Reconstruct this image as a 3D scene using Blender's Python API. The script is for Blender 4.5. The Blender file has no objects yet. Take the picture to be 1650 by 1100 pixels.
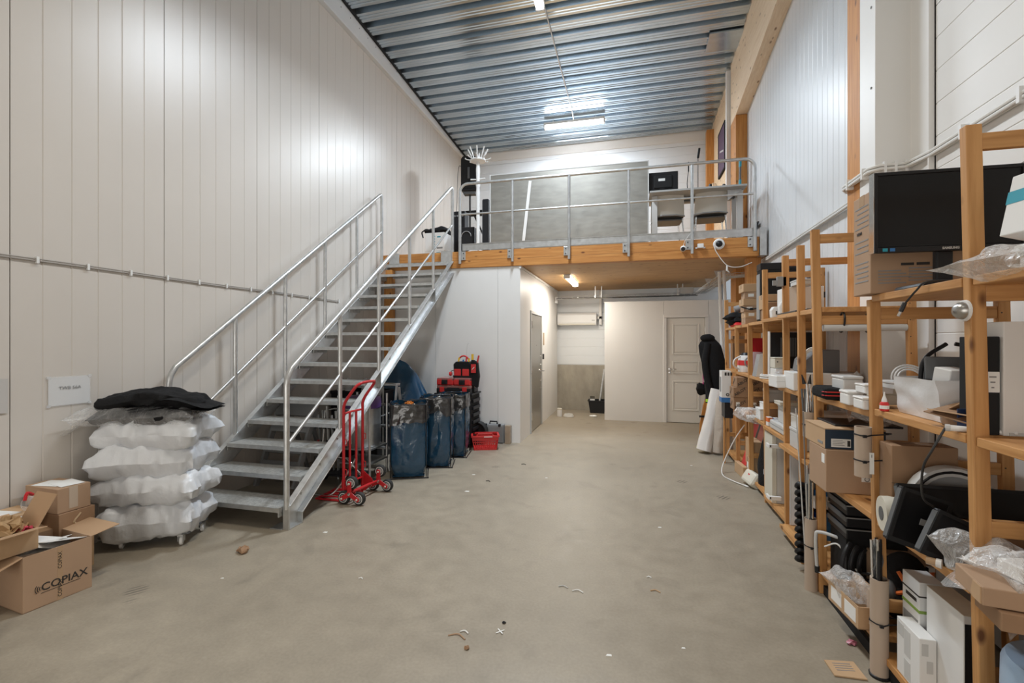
import bpy, math, random
from mathutils import Vector as V, Matrix, noise as mnoise

# ------------------------------------------------------------------ camera
S = bpy.context.scene
C = S.collection
EYE, YAW, FPX = 1.57, 14.431, 750.0
cam_d = bpy.data.cameras.new('camera')
cam = bpy.data.objects.new('camera', cam_d); C.objects.link(cam)
cam.location = (0, 0, EYE)
cam.rotation_euler = (math.radians(90), 0, math.radians(YAW))
cam_d.sensor_width = 36.0
cam_d.lens = FPX / 1650 * 36.0
cam_d.clip_start = 0.05
S.camera = cam
# ------------------------------------------------------------------ light and exposure
S.view_settings.view_transform = 'Standard'
S.view_settings.look = 'None'
S.view_settings.exposure = 0.68
S.view_settings.gamma = 1.0
S.view_settings.use_curve_mapping = False
W = bpy.data.worlds.new('world'); S.world = W; W.use_nodes = True
W.node_tree.nodes['Background'].inputs[0].default_value = (0.75, 0.82, 0.9, 1)
W.node_tree.nodes['Background'].inputs[1].default_value = 0.3

def area_lamp(name, loc, rot, sx, sy, power, col, spread=math.pi):
    d = bpy.data.lights.new(name, 'AREA'); d.shape = 'RECTANGLE'
    d.size, d.size_y, d.energy, d.color, d.spread = sx, sy, power, col, spread
    o = bpy.data.objects.new(name, d); C.objects.link(o)
    o.location = loc; o.rotation_euler = rot
    return o
COOL, WARM = (0.80, 0.90, 1.0), (1.0, 0.93, 0.82)
# light of the tube fixtures; near and behind are unseen ones, added without housings
area_lamp('tube_light_far', (-1.15, 9.6, 5.95), (0, 0, 0), 1.15, 0.12, 85, COOL)
area_lamp('tube_light_middle', (-1.22, 5.55, 6.05), (0, 0, 0), 0.12, 1.2, 95, COOL, 2.5)
area_lamp('unseen_tube_near', (-1.22, 2.2, 6.2), (0, 0, 0), 0.12, 1.2, 40, WARM, 2.3)
area_lamp('unseen_tube_behind', (-0.9, -1.6, 6.4), (0, 0, 0), 0.12, 1.2, 13, WARM, 2.2)
area_lamp('tube_light_low_room', (-1.1, 8.78, 2.66), (0, 0, 0), 0.12, 1.25, 26, (1.0, 0.93, 0.82))
# unseen daylight added behind the camera, as from an assumed open gate
area_lamp('unseen_gate_light', (-1.5, -4.35, 1.45), (math.radians(90), 0, 0), 4.4, 2.7, 66, (1.0, 0.965, 0.91))

# ------------------------------------------------------------------ survey: a measured photo point on a known plane
_c, _s = math.cos(math.radians(YAW)), math.sin(math.radians(YAW))
def _ray(px, py):
    u, v = (px - 825) / FPX, (550 - py) / FPX
    return V((u * _c - _s, u * _s + _c, v))
def sz(px, py, z=0.0):
    d = _ray(px, py); return V((0, 0, EYE)) + d * ((z - EYE) / d.z)
def sx(px, py, x):
    d = _ray(px, py); return V((0, 0, EYE)) + d * (x / d.x)
def sy(px, py, y):
    d = _ray(px, py); return V((0, 0, EYE)) + d * (y / d.y)

# ------------------------------------------------------------------ materials
MATS = {}
def mat(name, col, rough=0.5, metal=0.0, var=0.0, scale=6.0, bump=0.0, bscale=30.0, spec=0.5,
        alpha=1.0, trans=0.0, emit=None, estr=0.0, stretch=(1, 1, 1), detail=5.0, coat=0.0, rvar=0.0):
    if name in MATS: return MATS[name]
    m = bpy.data.materials.new(name); m.use_nodes = True; MATS[name] = m
    nt = m.node_tree; N = nt.nodes; L = nt.links
    b = N['Principled BSDF']; I = b.inputs
    I['Base Color'].default_value = (*col, 1); I['Roughness'].default_value = rough
    I['Metallic'].default_value = metal; I['Specular IOR Level'].default_value = spec
    I['Alpha'].default_value = alpha; I['Transmission Weight'].default_value = trans
    I['Coat Weight'].default_value = coat
    if emit: I['Emission Color'].default_value = (*emit, 1); I['Emission Strength'].default_value = estr
    if var or bump or rvar:
        tc = N.new('ShaderNodeTexCoord'); mp = N.new('ShaderNodeMapping')
        mp.inputs['Scale'].default_value = stretch
        L.new(tc.outputs['Object'], mp.inputs[0])
    if var:
        n = N.new('ShaderNodeTexNoise'); n.inputs['Scale'].default_value = scale; n.inputs['Detail'].default_value = detail
        L.new(mp.outputs[0], n.inputs['Vector'])
        r = N.new('ShaderNodeValToRGB'); r.color_ramp.elements[0].position = 0.3; r.color_ramp.elements[1].position = 0.7
        r.color_ramp.elements[0].color = (*[c * (1 - var) for c in col], 1)
        r.color_ramp.elements[1].color = (*[min(1, c * (1 + var)) for c in col], 1)
        L.new(n.outputs['Fac'], r.inputs[0]); L.new(r.outputs[0], I['Base Color'])
    if rvar:
        n3 = N.new('ShaderNodeTexNoise'); n3.inputs['Scale'].default_value = scale * 1.7
        L.new(mp.outputs[0], n3.inputs['Vector'])
        mr = N.new('ShaderNodeMapRange'); mr.inputs[3].default_value = max(0.03, rough - rvar); mr.inputs[4].default_value = rough + rvar
        L.new(n3.outputs['Fac'], mr.inputs[0]); L.new(mr.outputs[0], I['Roughness'])
    if bump:
        n2 = N.new('ShaderNodeTexNoise'); n2.inputs['Scale'].default_value = bscale; n2.inputs['Detail'].default_value = 4
        L.new(mp.outputs[0], n2.inputs['Vector'])
        bp = N.new('ShaderNodeBump'); bp.inputs['Strength'].default_value = bump; bp.inputs['Distance'].default_value = 0.02
        L.new(n2.outputs['Fac'], bp.inputs['Height']); L.new(bp.outputs[0], I['Normal'])
    return m

def wood(name, base, dark, axis, rough=0.55):
    """pine: grain stretched along one axis, and brown knots"""
    if name in MATS: return MATS[name]
    m = bpy.data.materials.new(name); m.use_nodes = True; MATS[name] = m
    nt = m.node_tree; N = nt.nodes; L = nt.links; b = N['Principled BSDF']
    b.inputs['Roughness'].default_value = rough
    tc = N.new('ShaderNodeTexCoord'); mp = N.new('ShaderNodeMapping')
    sc = [26, 26, 26]; sc['xyz'.index(axis)] = 1.6
    mp.inputs['Scale'].default_value = sc; L.new(tc.outputs['Object'], mp.inputs[0])
    n = N.new('ShaderNodeTexNoise'); n.inputs['Scale'].default_value = 1.6; n.inputs['Detail'].default_value = 5; n.inputs['Distortion'].default_value = 0.6
    L.new(mp.outputs[0], n.inputs['Vector'])
    r = N.new('ShaderNodeValToRGB'); r.color_ramp.elements[0].position = 0.3; r.color_ramp.elements[1].position = 0.72
    r.color_ramp.elements[0].color = (*dark, 1); r.color_ramp.elements[1].color = (*base, 1)
    L.new(n.outputs['Fac'], r.inputs[0])
    mp2 = N.new('ShaderNodeMapping'); sc2 = [9, 9, 9]; sc2['xyz'.index(axis)] = 4.5
    mp2.inputs['Scale'].default_value = sc2; L.new(tc.outputs['Object'], mp2.inputs[0])
    vo = N.new('ShaderNodeTexVoronoi'); vo.inputs['Scale'].default_value = 1.0; L.new(mp2.outputs[0], vo.inputs['Vector'])
    kr = N.new('ShaderNodeValToRGB'); kr.color_ramp.elements[0].position = 0.07; kr.color_ramp.elements[1].position = 0.17
    kr.color_ramp.elements[0].color = (1, 1, 1, 1); kr.color_ramp.elements[1].color = (0, 0, 0, 1)
    L.new(vo.outputs['Distance'], kr.inputs[0])
    mx = N.new('ShaderNodeMixRGB'); mx.inputs[2].default_value = (dark[0] * .35, dark[1] * .27, dark[2] * .22, 1)
    L.new(kr.outputs[0], mx.inputs[0]); L.new(r.outputs[0], mx.inputs[1]); L.new(mx.outputs[0], b.inputs['Base Color'])
    bp = N.new('ShaderNodeBump'); bp.inputs['Strength'].default_value = 0.08; bp.inputs['Distance'].default_value = 0.01
    L.new(n.outputs['Fac'], bp.inputs['Height']); L.new(bp.outputs[0], b.inputs['Normal'])
    return m

def film(name, tint=(0.9, 0.9, 0.9), a=0.28, bump=0.6, bscale=18):
    """thin clear crinkled plastic: mostly see-through with glossy folds"""
    if name in MATS: return MATS[name]
    m = bpy.data.materials.new(name); m.use_nodes = True; MATS[name] = m
    nt = m.node_tree; N = nt.nodes; L = nt.links; b = N['Principled BSDF']
    b.inputs['Base Color'].default_value = (*tint, 1); b.inputs['Roughness'].default_value = 0.16
    b.inputs['Specular IOR Level'].default_value = 0.9
    tc = N.new('ShaderNodeTexCoord'); n = N.new('ShaderNodeTexNoise'); n.inputs['Scale'].default_value = bscale; n.inputs['Detail'].default_value = 3; n.inputs['Distortion'].default_value = 1.2
    L.new(tc.outputs['Object'], n.inputs['Vector'])
    bp = N.new('ShaderNodeBump'); bp.inputs['Strength'].default_value = bump; bp.inputs['Distance'].default_value = 0.03
    L.new(n.outputs['Fac'], bp.inputs['Height']); L.new(bp.outputs[0], b.inputs['Normal'])
    fr = N.new('ShaderNodeLayerWeight'); fr.inputs[0].default_value = 0.4; L.new(bp.outputs[0], fr.inputs['Normal'])
    mr = N.new('ShaderNodeMapRange'); mr.inputs[3].default_value = a * 0.6; mr.inputs[4].default_value = min(1, a * 2.6)
    L.new(fr.outputs['Facing'], mr.inputs[0]); L.new(mr.outputs[0], b.inputs['Alpha'])
    return m

PINE = ((0.62, 0.33, 0.125), (0.43, 0.20, 0.06))
pz, px_, py_ = (wood('pine_' + a, *PINE, a) for a in 'zxy')
GLU = ((0.60, 0.28, 0.075), (0.43, 0.165, 0.035))
gx = wood('glulam_x', *GLU, 'x'); gz = wood('glulam_z', *GLU, 'z')
gy = wood('glulam_y', (0.80, 0.64, 0.46), (0.70, 0.52, 0.34), 'y')
palew = wood('pale_spruce', (0.78, 0.60, 0.40), (0.66, 0.46, 0.28), 'y')
deckw = wood('deck_plywood', (0.60, 0.36, 0.15), (0.40, 0.21, 0.075), 'x')
M_panel = mat('white_painted_steel', (0.62, 0.575, 0.525), 0.36, var=0.02, scale=1.2, bump=0.03, bscale=3, spec=0.9)
M_panel_r = mat('white_painted_steel_right', (0.66, 0.67, 0.68), 0.33, var=0.02, scale=1.2, bump=0.03, bscale=3)
M_seam = mat('panel_joint', (0.30, 0.28, 0.26), 0.7)
M_wcool = mat('cool_white_paint', (0.74, 0.765, 0.785), 0.4, var=0.015, scale=2)
M_white = mat('white_paint', (0.78, 0.77, 0.75), 0.45, var=0.015, scale=2)
M_door = mat('cream_door_paint', (0.77, 0.75, 0.70), 0.4)
M_galv = mat('galvanised_steel', (0.60, 0.61, 0.61), 0.36, 0.85, var=0.12, scale=14, rvar=0.1)
M_galvd = mat('galvanised_checker_plate', (0.50, 0.50, 0.48), 0.45, 0.6, var=0.2, scale=30, bump=0.5, bscale=90)
M_deck = mat('galvanised_roof_deck', (0.50, 0.57, 0.63), 0.22, 0.95, var=0.10, scale=3, rvar=0.08, stretch=(0.3, 2, 1))
M_sheet = mat('aluminium_sheet', (0.36, 0.345, 0.31), 0.42, 0.75, var=0.10, scale=4, rvar=0.1, stretch=(1, 1, 3))
M_card = mat('cardboard', (0.42, 0.275, 0.175), 0.8, var=0.06, scale=3)
M_card2 = mat('light_cardboard', (0.52, 0.345, 0.20), 0.8, var=0.06, scale=4)
M_card3 = mat('brown_cardboard', (0.33, 0.20, 0.115), 0.8, var=0.08, scale=4)
M_cardin = mat('cardboard_inside', (0.47, 0.305, 0.18), 0.85)
M_tape = mat('packing_tape', (0.45, 0.30, 0.18), 0.2)
M_paper = mat('white_paper', (0.82, 0.82, 0.80), 0.7)
M_print = mat('black_print', (0.03, 0.027, 0.025), 0.6)
M_greyprint = mat('grey_print', (0.25, 0.25, 0.25), 0.6)
M_black = mat('black_plastic', (0.015, 0.015, 0.017), 0.42, spec=0.3)
M_blackm = mat('matt_black', (0.018, 0.018, 0.019), 0.75, spec=0.25)
M_screen = mat('screen_glass', (0.010, 0.010, 0.011), 0.3, spec=0.25)
M_fab = mat('black_fabric', (0.013, 0.013, 0.014), 0.9, spec=0.2, bump=0.3, bscale=60)
M_dgrey = mat('dark_grey_plastic', (0.10, 0.105, 0.11), 0.5)
M_mgrey = mat('mid_grey_plastic', (0.27, 0.275, 0.28), 0.5)
M_lgrey = mat('light_grey_plastic', (0.55, 0.55, 0.54), 0.5)
M_wplas = mat('white_plastic', (0.78, 0.78, 0.77), 0.35)
M_cream = mat('cream_plastic', (0.66, 0.63, 0.54), 0.45)
M_red = mat('red_paint', (0.50, 0.016, 0.022), 0.35)
M_redp = mat('red_plastic', (0.60, 0.03, 0.03), 0.4)
M_orange = mat('orange_webbing', (0.75, 0.17, 0.03), 0.6)
M_blue = mat('blue_plastic', (0.03, 0.16, 0.42), 0.4)
M_navy = mat('navy_print', (0.015, 0.035, 0.065), 0.5)
M_yel = mat('yellow_plastic', (0.8, 0.5, 0.03), 0.4)
M_green = mat('green_print', (0.25, 0.38, 0.08), 0.6)
M_teal = mat('teal_print', (0.02, 0.30, 0.40), 0.5)
M_chrome = mat('chrome', (0.72, 0.72, 0.72), 0.15, 1.0)
M_steel = mat('brushed_steel', (0.42, 0.41, 0.39), 0.32, 0.9)
M_rubber = mat('rubber', (0.02, 0.02, 0.02), 0.7)
M_tube = mat('mailing_tube_card', (0.47, 0.37, 0.29), 0.7, var=0.05, scale=3)
M_sack = mat('white_woven_sack', (0.70, 0.72, 0.75), 0.36, var=0.04, scale=7, bump=0.8, bscale=6, detail=3)
M_bbag = mat('blue_poly_bag', (0.014, 0.062, 0.125), 0.13, bump=0.55, bscale=6, spec=0.8)
M_kbag = mat('black_poly_bag', (0.035, 0.035, 0.037), 0.14, bump=0.55, bscale=6, spec=0.8)
M_roll = mat('white_film_roll', (0.72, 0.69, 0.66), 0.18, bump=0.5, bscale=7)
M_conc = mat('rough_concrete', (0.34, 0.31, 0.255), 0.85, var=0.2, scale=3.5, bump=0.5, bscale=14, stretch=(1, 1, 0.5))
M_film = film('clear_film', a=0.2); M_film2 = film('bubble_film', (0.95, 0.95, 0.95), 0.24, 0.9, 20)
M_clear = mat('clear_plastic_box', (0.75, 0.75, 0.75), 0.15, alpha=0.35)
M_glow = mat('lit_tube', (1, 1, 1), 0.5, emit=(0.96, 0.98, 1.0), estr=26)
M_gloww = mat('lit_warm_tube', (1, 1, 1), 0.5, emit=(1.0, 0.93, 0.82), estr=9)
M_cable_w = mat('white_cable', (0.72, 0.71, 0.68), 0.5)
M_cable_g = mat('grey_cable', (0.34, 0.31, 0.28), 0.6)
M_cable_k = mat('black_cable', (0.02, 0.02, 0.02), 0.5)
M_purple = mat('purple_print', (0.075, 0.03, 0.075), 0.5)

# ------------------------------------------------------------------ mesh builder
class G:
    def __init__(s): s.v = []; s.f = []
    def add(s, vs, fs):
        k = len(s.v); s.v += [V(a) for a in vs]; s.f += [tuple(i + k for i in f) for f in fs]; return s
    def box(s, x0, x1, y0, y1, z0, z1):
        return s.add([(x, y, z) for z in (z0, z1) for y in (y0, y1) for x in (x0, x1)],
                     [(0, 2, 3, 1), (4, 5, 7, 6), (0, 1, 5, 4), (2, 6, 7, 3), (0, 4, 6, 2), (1, 3, 7, 5)])
    def obox(s, c, size, rot=None):
        a, b, d = size[0] / 2, size[1] / 2, size[2] / 2
        g = G().box(-a, a, -b, b, -d, d); R = rot if rot else Matrix.Identity(3); c = V(c)
        return s.add([R @ p + c for p in g.v], g.f)
    def bar(s, p0, p1, w, h, up=(0, 0, 1)):
        p0, p1 = V(p0), V(p1); d = (p1 - p0); l = d.length; d.normalize()
        x = d.cross(V(up)); x = x.normalized() if x.length > 1e-5 else V((1, 0, 0)); z = x.cross(d)
        R = Matrix((x, d, z)).transposed()
        return s.obox((p0 + p1) / 2, (w, l, h), R)
    def tube(s, pts, r, n=8, closed=False, cap=True):
        pts = [V(p) for p in pts]; m = len(pts); rings = []
        prev = None
        for i, p in enumerate(pts):
            if closed: t = pts[(i + 1) % m] - pts[i - 1]
            else: t = pts[min(i + 1, m - 1)] - pts[max(i - 1, 0)]
            t = t.normalized() if t.length > 1e-9 else V((0, 0, 1))
            if prev is None:
                a = V((0, 0, 1)) if abs(t.z) < 0.9 else V((1, 0, 0)); u = t.cross(a).normalized()
            else:
                u = prev - t * prev.dot(t); u = u.normalized() if u.length > 1e-6 else t.orthogonal().normalized()
            prev = u; w = t.cross(u); rr = r[i] if isinstance(r, (list, tuple)) else r
            rings.append([p + (u * math.cos(k * 2 * math.pi / n) + w * math.sin(k * 2 * math.pi / n)) * rr for k in range(n)])
        vs = [q for ring in rings for q in ring]; fs = []
        for i in range(m if closed else m - 1):
            j = (i + 1) % m
            for k in range(n):
                l = (k + 1) % n; fs.append((i * n + k, i * n + l, j * n + l, j * n + k))
        if cap and not closed:
            fs.append(tuple(range(n - 1, -1, -1))); fs.append(tuple((m - 1) * n + k for k in range(n)))
        return s.add(vs, fs)
    def cyl(s, p0, p1, r0, r1=None, n=16):
        return s.tube([p0, p1], [r0, r0 if r1 is None else r1], n)
    def lathe(s, prof, c=(0, 0, 0), n=20, axis=(0, 0, 1)):
        ax = V(axis).normalized(); u = ax.orthogonal().normalized(); w = ax.cross(u); c = V(c)
        vs = []; fs = []; m = len(prof)
        for (r, h) in prof:
            for k in range(n):
                a = 2 * math.pi * k / n; vs.append(c + ax * h + (u * math.cos(a) + w * math.sin(a)) * r)
        for i in range(m - 1):
            for k in range(n):
                l = (k + 1) % n; fs.append((i * n + k, i * n + l, (i + 1) * n + l, (i + 1) * n + k))
        return s.add(vs, fs)
    def prism(s, poly, ext, o=(0, 0, 0), ux=(1, 0, 0), uy=(0, 0, 1)):
        """poly in (ux, uy), extruded by vector ext"""
        o, ux, uy, ext = V(o), V(ux), V(uy), V(ext); n = len(poly)
        a = [o + ux * p[0] + uy * p[1] for p in poly]
        return s.add(a + [q + ext for q in a], [tuple(range(n - 1, -1, -1)), tuple(range(n, 2 * n))] +
                     [(i, (i + 1) % n, n + (i + 1) % n, n + i) for i in range(n)])
    def ball(s, c, r, n=14, m=9, sq=(1, 1, 1)):
        prof = [(max(1e-4, r * math.sin(math.pi * i / (m - 1))), -r * math.cos(math.pi * i / (m - 1))) for i in range(m)]
        g = G().lathe(prof, (0, 0, 0), n); c = V(c)
        return s.add([V((p.x * sq[0], p.y * sq[1], p.z * sq[2])) + c for p in g.v], g.f)
    def grid(s, fn, nu, nv):
        k = [(i / nu, j / nv) for j in range(nv + 1) for i in range(nu + 1)]
        return s.add([fn(a, b) for a, b in k], [(j * (nu + 1) + i, j * (nu + 1) + i + 1, (j + 1) * (nu + 1) + i + 1, (j + 1) * (nu + 1) + i) for j in range(nv) for i in range(nu)])
    def xf(s, R, t=(0, 0, 0)):
        t = V(t); s.v = [R @ p + t for p in s.v]; return s
    def mv(s, t):
        t = V(t); s.v = [p + t for p in s.v]; return s
    def noise(s, amp, sc, seed=0, ridged=False):
        off = V((seed * 13.7, seed * 7.1, seed * 3.3))
        for p in s.v:
            q = p * sc + off
            d = V((mnoise.noise(q), mnoise.noise(q + V((31, 0, 0))), mnoise.noise(q + V((0, 47, 0)))))
            if ridged: d = V([math.copysign(1 - abs(2 * abs(t) - 0.5), t) * 0.7 for t in d])
            p += d * amp
        return s
def Rz(a): return Matrix.Rotation(math.radians(a), 3, 'Z')
def Rx(a): return Matrix.Rotation(math.radians(a), 3, 'X')
def Ry(a): return Matrix.Rotation(math.radians(a), 3, 'Y')

BASE = {}
def _mesh(name, g, m, off, smooth):
    me = bpy.data.meshes.new(name)
    me.from_pydata([p - off for p in g.v], [], g.f); me.materials.append(m); me.update()
    if smooth:
        me.polygons.foreach_set('use_smooth', [True] * len(me.polygons))
        try: me.set_sharp_from_angle(angle=math.radians(smooth if smooth > 1 else 40))
        except Exception: pass
    return me
def part(name, g, m, parent, smooth=0, bevel=0, label=None, stuff=False):
    """one mesh that is a part (or sub-part) of parent; g is in the coordinates the parent was authored in"""
    off = BASE.get(parent.name, V((0, 0, 0)))
    o = bpy.data.objects.new(name, _mesh(name, g, m, off, smooth)); C.objects.link(o)
    o.parent = parent; BASE[o.name] = off
    if bevel: _bev(o, bevel)
    if label: o['label'] = label
    if stuff: o['kind'] = 'stuff'
    return o
def _bev(o, w):
    b = o.modifiers.new('bevel', 'BEVEL'); b.width = w; b.segments = 2; b.limit_method = 'ANGLE'; b.angle_limit = math.radians(35)
def thing(name, label, cat, loc, rot=0.0, group=None, world=False):
    """an Empty at the thing's base; world=True means its parts are authored in room coordinates"""
    o = bpy.data.objects.new(name, None); C.objects.link(o); o.empty_display_size = 0.1
    o.location = loc
    if rot: o.rotation_euler = (0, 0, math.radians(rot)) if not isinstance(rot, tuple) else tuple(math.radians(a) for a in rot)
    o['label'] = label; o['category'] = cat
    if group: o['group'] = group
    BASE[o.name] = V(loc) if world else V((0, 0, 0))
    return o
def solo(name, g, m, label, cat, group=None, smooth=0, bevel=0, kind=None, loc=None, rot=None):
    """a thing that is one mesh"""
    if loc is None:
        lo = V([min(p[i] for p in g.v) for i in range(3)]); hi = V([max(p[i] for p in g.v) for i in range(3)])
        off = V(((lo.x + hi.x) / 2, (lo.y + hi.y) / 2, lo.z)); at = off
    else: off = V((0, 0, 0)); at = V(loc)
    o = bpy.data.objects.new(name, _mesh(name, g, m, off, smooth)); C.objects.link(o); o.location = at
    if rot: o.rotation_euler = tuple(math.radians(a) for a in rot)
    o['label'] = label; o['category'] = cat
    if group: o['group'] = group
    if kind: o['kind'] = kind
    if bevel: _bev(o, bevel)
    BASE[o.name] = off
    return o
def struct(name, g, m, smooth=0, bevel=0):
    o = bpy.data.objects.new(name, _mesh(name, g, m, V((0, 0, 0)), smooth)); C.objects.link(o); o['kind'] = 'structure'
    if bevel: _bev(o, bevel)
    BASE[o.name] = V((0, 0, 0)); return o
def text(name, body, size, m, parent, o, ux, uy, align='LEFT', bold=0.0, label=None, shear=0.0):
    """lettering lying on a surface: o = start of the baseline, ux / uy = reading and up direction"""
    cu = bpy.data.curves.new(name, 'FONT'); cu.body = body; cu.size = size; cu.extrude = 0.0004
    cu.align_x = align; cu.offset = bold; cu.resolution_u = 3; cu.shear = shear
    tmp = bpy.data.objects.new(name, cu); C.objects.link(tmp)
    me = bpy.data.meshes.new_from_object(tmp); bpy.data.objects.remove(tmp)
    ux, uy, o = V(ux).normalized(), V(uy).normalized(), V(o); n = ux.cross(uy); off = BASE.get(parent.name, V((0, 0, 0)))
    for v in me.vertices: v.co = o - off + ux * v.co.x + uy * v.co.y + n * (v.co.z + 0.0008)
    me.materials.clear(); me.materials.append(m); me.name = name
    t = bpy.data.objects.new(name, me); C.objects.link(t); t.parent = parent; BASE[t.name] = off
    if label: t['label'] = label
    return t
def arc(c, r, a0, a1, n, ux, uy):
    c, ux, uy = V(c), V(ux), V(uy)
    return [c + ux * r * math.cos(math.radians(a0 + (a1 - a0) * i / n)) + uy * r * math.sin(math.radians(a0 + (a1 - a0) * i / n)) for i in range(n + 1)]
def dup(root, loc, rot=None, label=None, group=None):
    """copy a thing with copies of its parts and sub-parts"""
    r = root.copy(); C.objects.link(r); r.location = loc
    if rot is not None: r.rotation_euler = (0, 0, math.radians(rot)) if not isinstance(rot, tuple) else tuple(math.radians(a) for a in rot)
    if label: r['label'] = label
    if group: r['group'] = group
    for ch in list(root.children):
        c = ch.copy(); C.objects.link(c); c.parent = r
        for gch in ch.children:
            d = gch.copy(); C.objects.link(d); d.parent = c
    return r
def bez(pts, n=8):
    """smooth curve through points (Catmull-Rom)"""
    P = [V(p) for p in pts]; P = [P[0] * 2 - P[1]] + P + [P[-1] * 2 - P[-2]]; out = []
    for i in range(1, len(P) - 2):
        a, b, c, d = P[i - 1:i + 3]
        for k in range(n):
            t = k / n
            out.append(0.5 * ((2 * b) + (c - a) * t + (2 * a - 5 * b + 4 * c - d) * t * t + (3 * b - a - 3 * c + d) * t ** 3))
    return out + [P[-2]]

# ================================================================== ROOM
XL, XR, YB, YR = -4.05, 1.8, 10.8, -4.6
ZM, ZD = 2.74, 3.03                      # underside and top of the mezzanine
def zceil(y): return 6.40 - 0.058 * (y - 5.8)

# floor: worn concrete with faint blotches, tyre prints and specks
fm = bpy.data.materials.new('concrete_floor'); fm.use_nodes = True
nt = fm.node_tree; N, L = nt.nodes, nt.links; b = N['Principled BSDF']
tc = N.new('ShaderNodeTexCoord')
def _noise(sc, det=6, dist=0.0, vec=None):
    n = N.new('ShaderNodeTexNoise'); n.inputs['Scale'].default_value = sc; n.inputs['Detail'].default_value = det; n.inputs['Distortion'].default_value = dist
    L.new(vec or tc.outputs['Object'], n.inputs['Vector']); return n
def _ramp(src, p0, c0, p1, c1):
    r = N.new('ShaderNodeValToRGB'); r.color_ramp.elements[0].position = p0; r.color_ramp.elements[1].position = p1
    r.color_ramp.elements[0].color = (*c0, 1); r.color_ramp.elements[1].color = (*c1, 1); L.new(src, r.inputs[0]); return r
def _mix(a, bb, fac, mode='MIX'):
    m = N.new('ShaderNodeMixRGB'); m.blend_type = mode
    for k, q in ((1, a), (2, bb)):
        if isinstance(q, tuple): m.inputs[k].default_value = (*q, 1)
        else: L.new(q, m.inputs[k])
    if isinstance(fac, float): m.inputs[0].default_value = fac
    else: L.new(fac, m.inputs[0])
    return m
n1 = _noise(0.9, 8, 0.4); base = _ramp(n1.outputs['Fac'], 0.3, (0.283, 0.243, 0.186), 0.72, (0.345, 0.298, 0.230))
n2 = _noise(7, 8); f2 = _mix(base.outputs[0], _ramp(n2.outputs['Fac'], 0.25, (0.88, 0.88, 0.88), 0.75, (1.08, 1.08, 1.08)).outputs[0], 1.0, 'MULTIPLY')
n4 = _noise(60, 3); f3 = _mix(f2.outputs[0], _ramp(n4.outputs['Fac'], 0.3, (0.93, 0.93, 0.93), 0.7, (1.06, 1.06, 1.06)).outputs[0], 1.0, 'MULTIPLY')
n3 = _noise(2.6, 5, 0.8); stain = _ramp(n3.outputs['Fac'], 0.60, (0, 0, 0), 0.76, (0.42, 0.42, 0.42))
f4 = _mix(f3.outputs[0], (0.165, 0.142, 0.112), stain.outputs[0])
# tyre tread prints: small barred patches scattered over the slab
mpv = N.new('ShaderNodeMapping'); mpv.inputs['Rotation'].default_value = (0, 0, 0.6); L.new(tc.outputs['Object'], mpv.inputs[0])
vo = N.new('ShaderNodeTexVoronoi'); vo.inputs['Scale'].default_value = 1.6; L.new(mpv.outputs[0], vo.inputs['Vector'])
patch = _ramp(vo.outputs['Distance'], 0.07, (1, 1, 1), 0.12, (0, 0, 0))
wv = N.new('ShaderNodeTexWave'); wv.inputs['Scale'].default_value = 9; wv.inputs['Distortion'].default_value = 0.6; L.new(mpv.outputs[0], wv.inputs['Vector'])
bars = _ramp(wv.outputs['Fac'], 0.5, (0, 0, 0), 0.62, (0.85, 0.85, 0.85))
pm = _mix(patch.outputs[0], bars.outputs[0], 1.0, 'MULTIPLY')
f5 = _mix(f4.outputs[0], (0.13, 0.112, 0.09), pm.outputs[0])
L.new(f5.outputs[0], b.inputs['Base Color'])
rr = _ramp(n2.outputs['Fac'], 0.2, (0.36, 0.36, 0.36), 0.8, (0.56, 0.56, 0.56)); L.new(rr.outputs[0], b.inputs['Roughness'])
bp = N.new('ShaderNodeBump'); bp.inputs['Strength'].default_value = 0.08; bp.inputs['Distance'].default_value = 0.01; L.new(n4.outputs['Fac'], bp.inputs['Height']); L.new(bp.outputs[0], b.inputs['Normal'])
struct('floor', G().box(XL - .1, XR + .1, YR, YB + .1, -0.1, 0), fm)

# ---- walls made of panels
def ribbed(width, height, nsub, th=0.03, g=0.006, d=0.003):
    """panel lying in (u = width, z), front at +t; shallow grooves between nsub ribs"""
    prof = [(0.003, 0), (0.003, th)]
    for i in range(1, nsub):
        u = width * i / nsub; prof += [(u - g, th), (u - g * .3, th - d), (u + g * .3, th - d), (u + g, th)]
    prof += [(width - 0.003, th), (width - 0.003, 0)]
    return prof
def panel_run(name, wall, m, y0, pitch, n, nsub, z0, z1, x, face, label=None):
    me = None
    for i in range(n):
        if me is None:
            g = G().prism([(u, t * face) for u, t in ribbed(pitch, 1, nsub)], (0, 0, z1 - z0), (0, 0, 0), (0, 1, 0), (1, 0, 0))
            o = part(name, g, m, wall); me = o.data
        else:
            o = bpy.data.objects.new(name, me); C.objects.link(o); o.parent = wall
        o.location = (x, y0 + i * pitch, z0)
wl = struct('wall_left', G().box(XL - .15, XL - .03, YR, YB, 0, 7.2), M_seam)
panel_run('wall_panel', wl, M_panel, 2.19 - 7 * 1.065, 1.065, 16, 6, 0, 7.0, XL - .03, 1)
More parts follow.
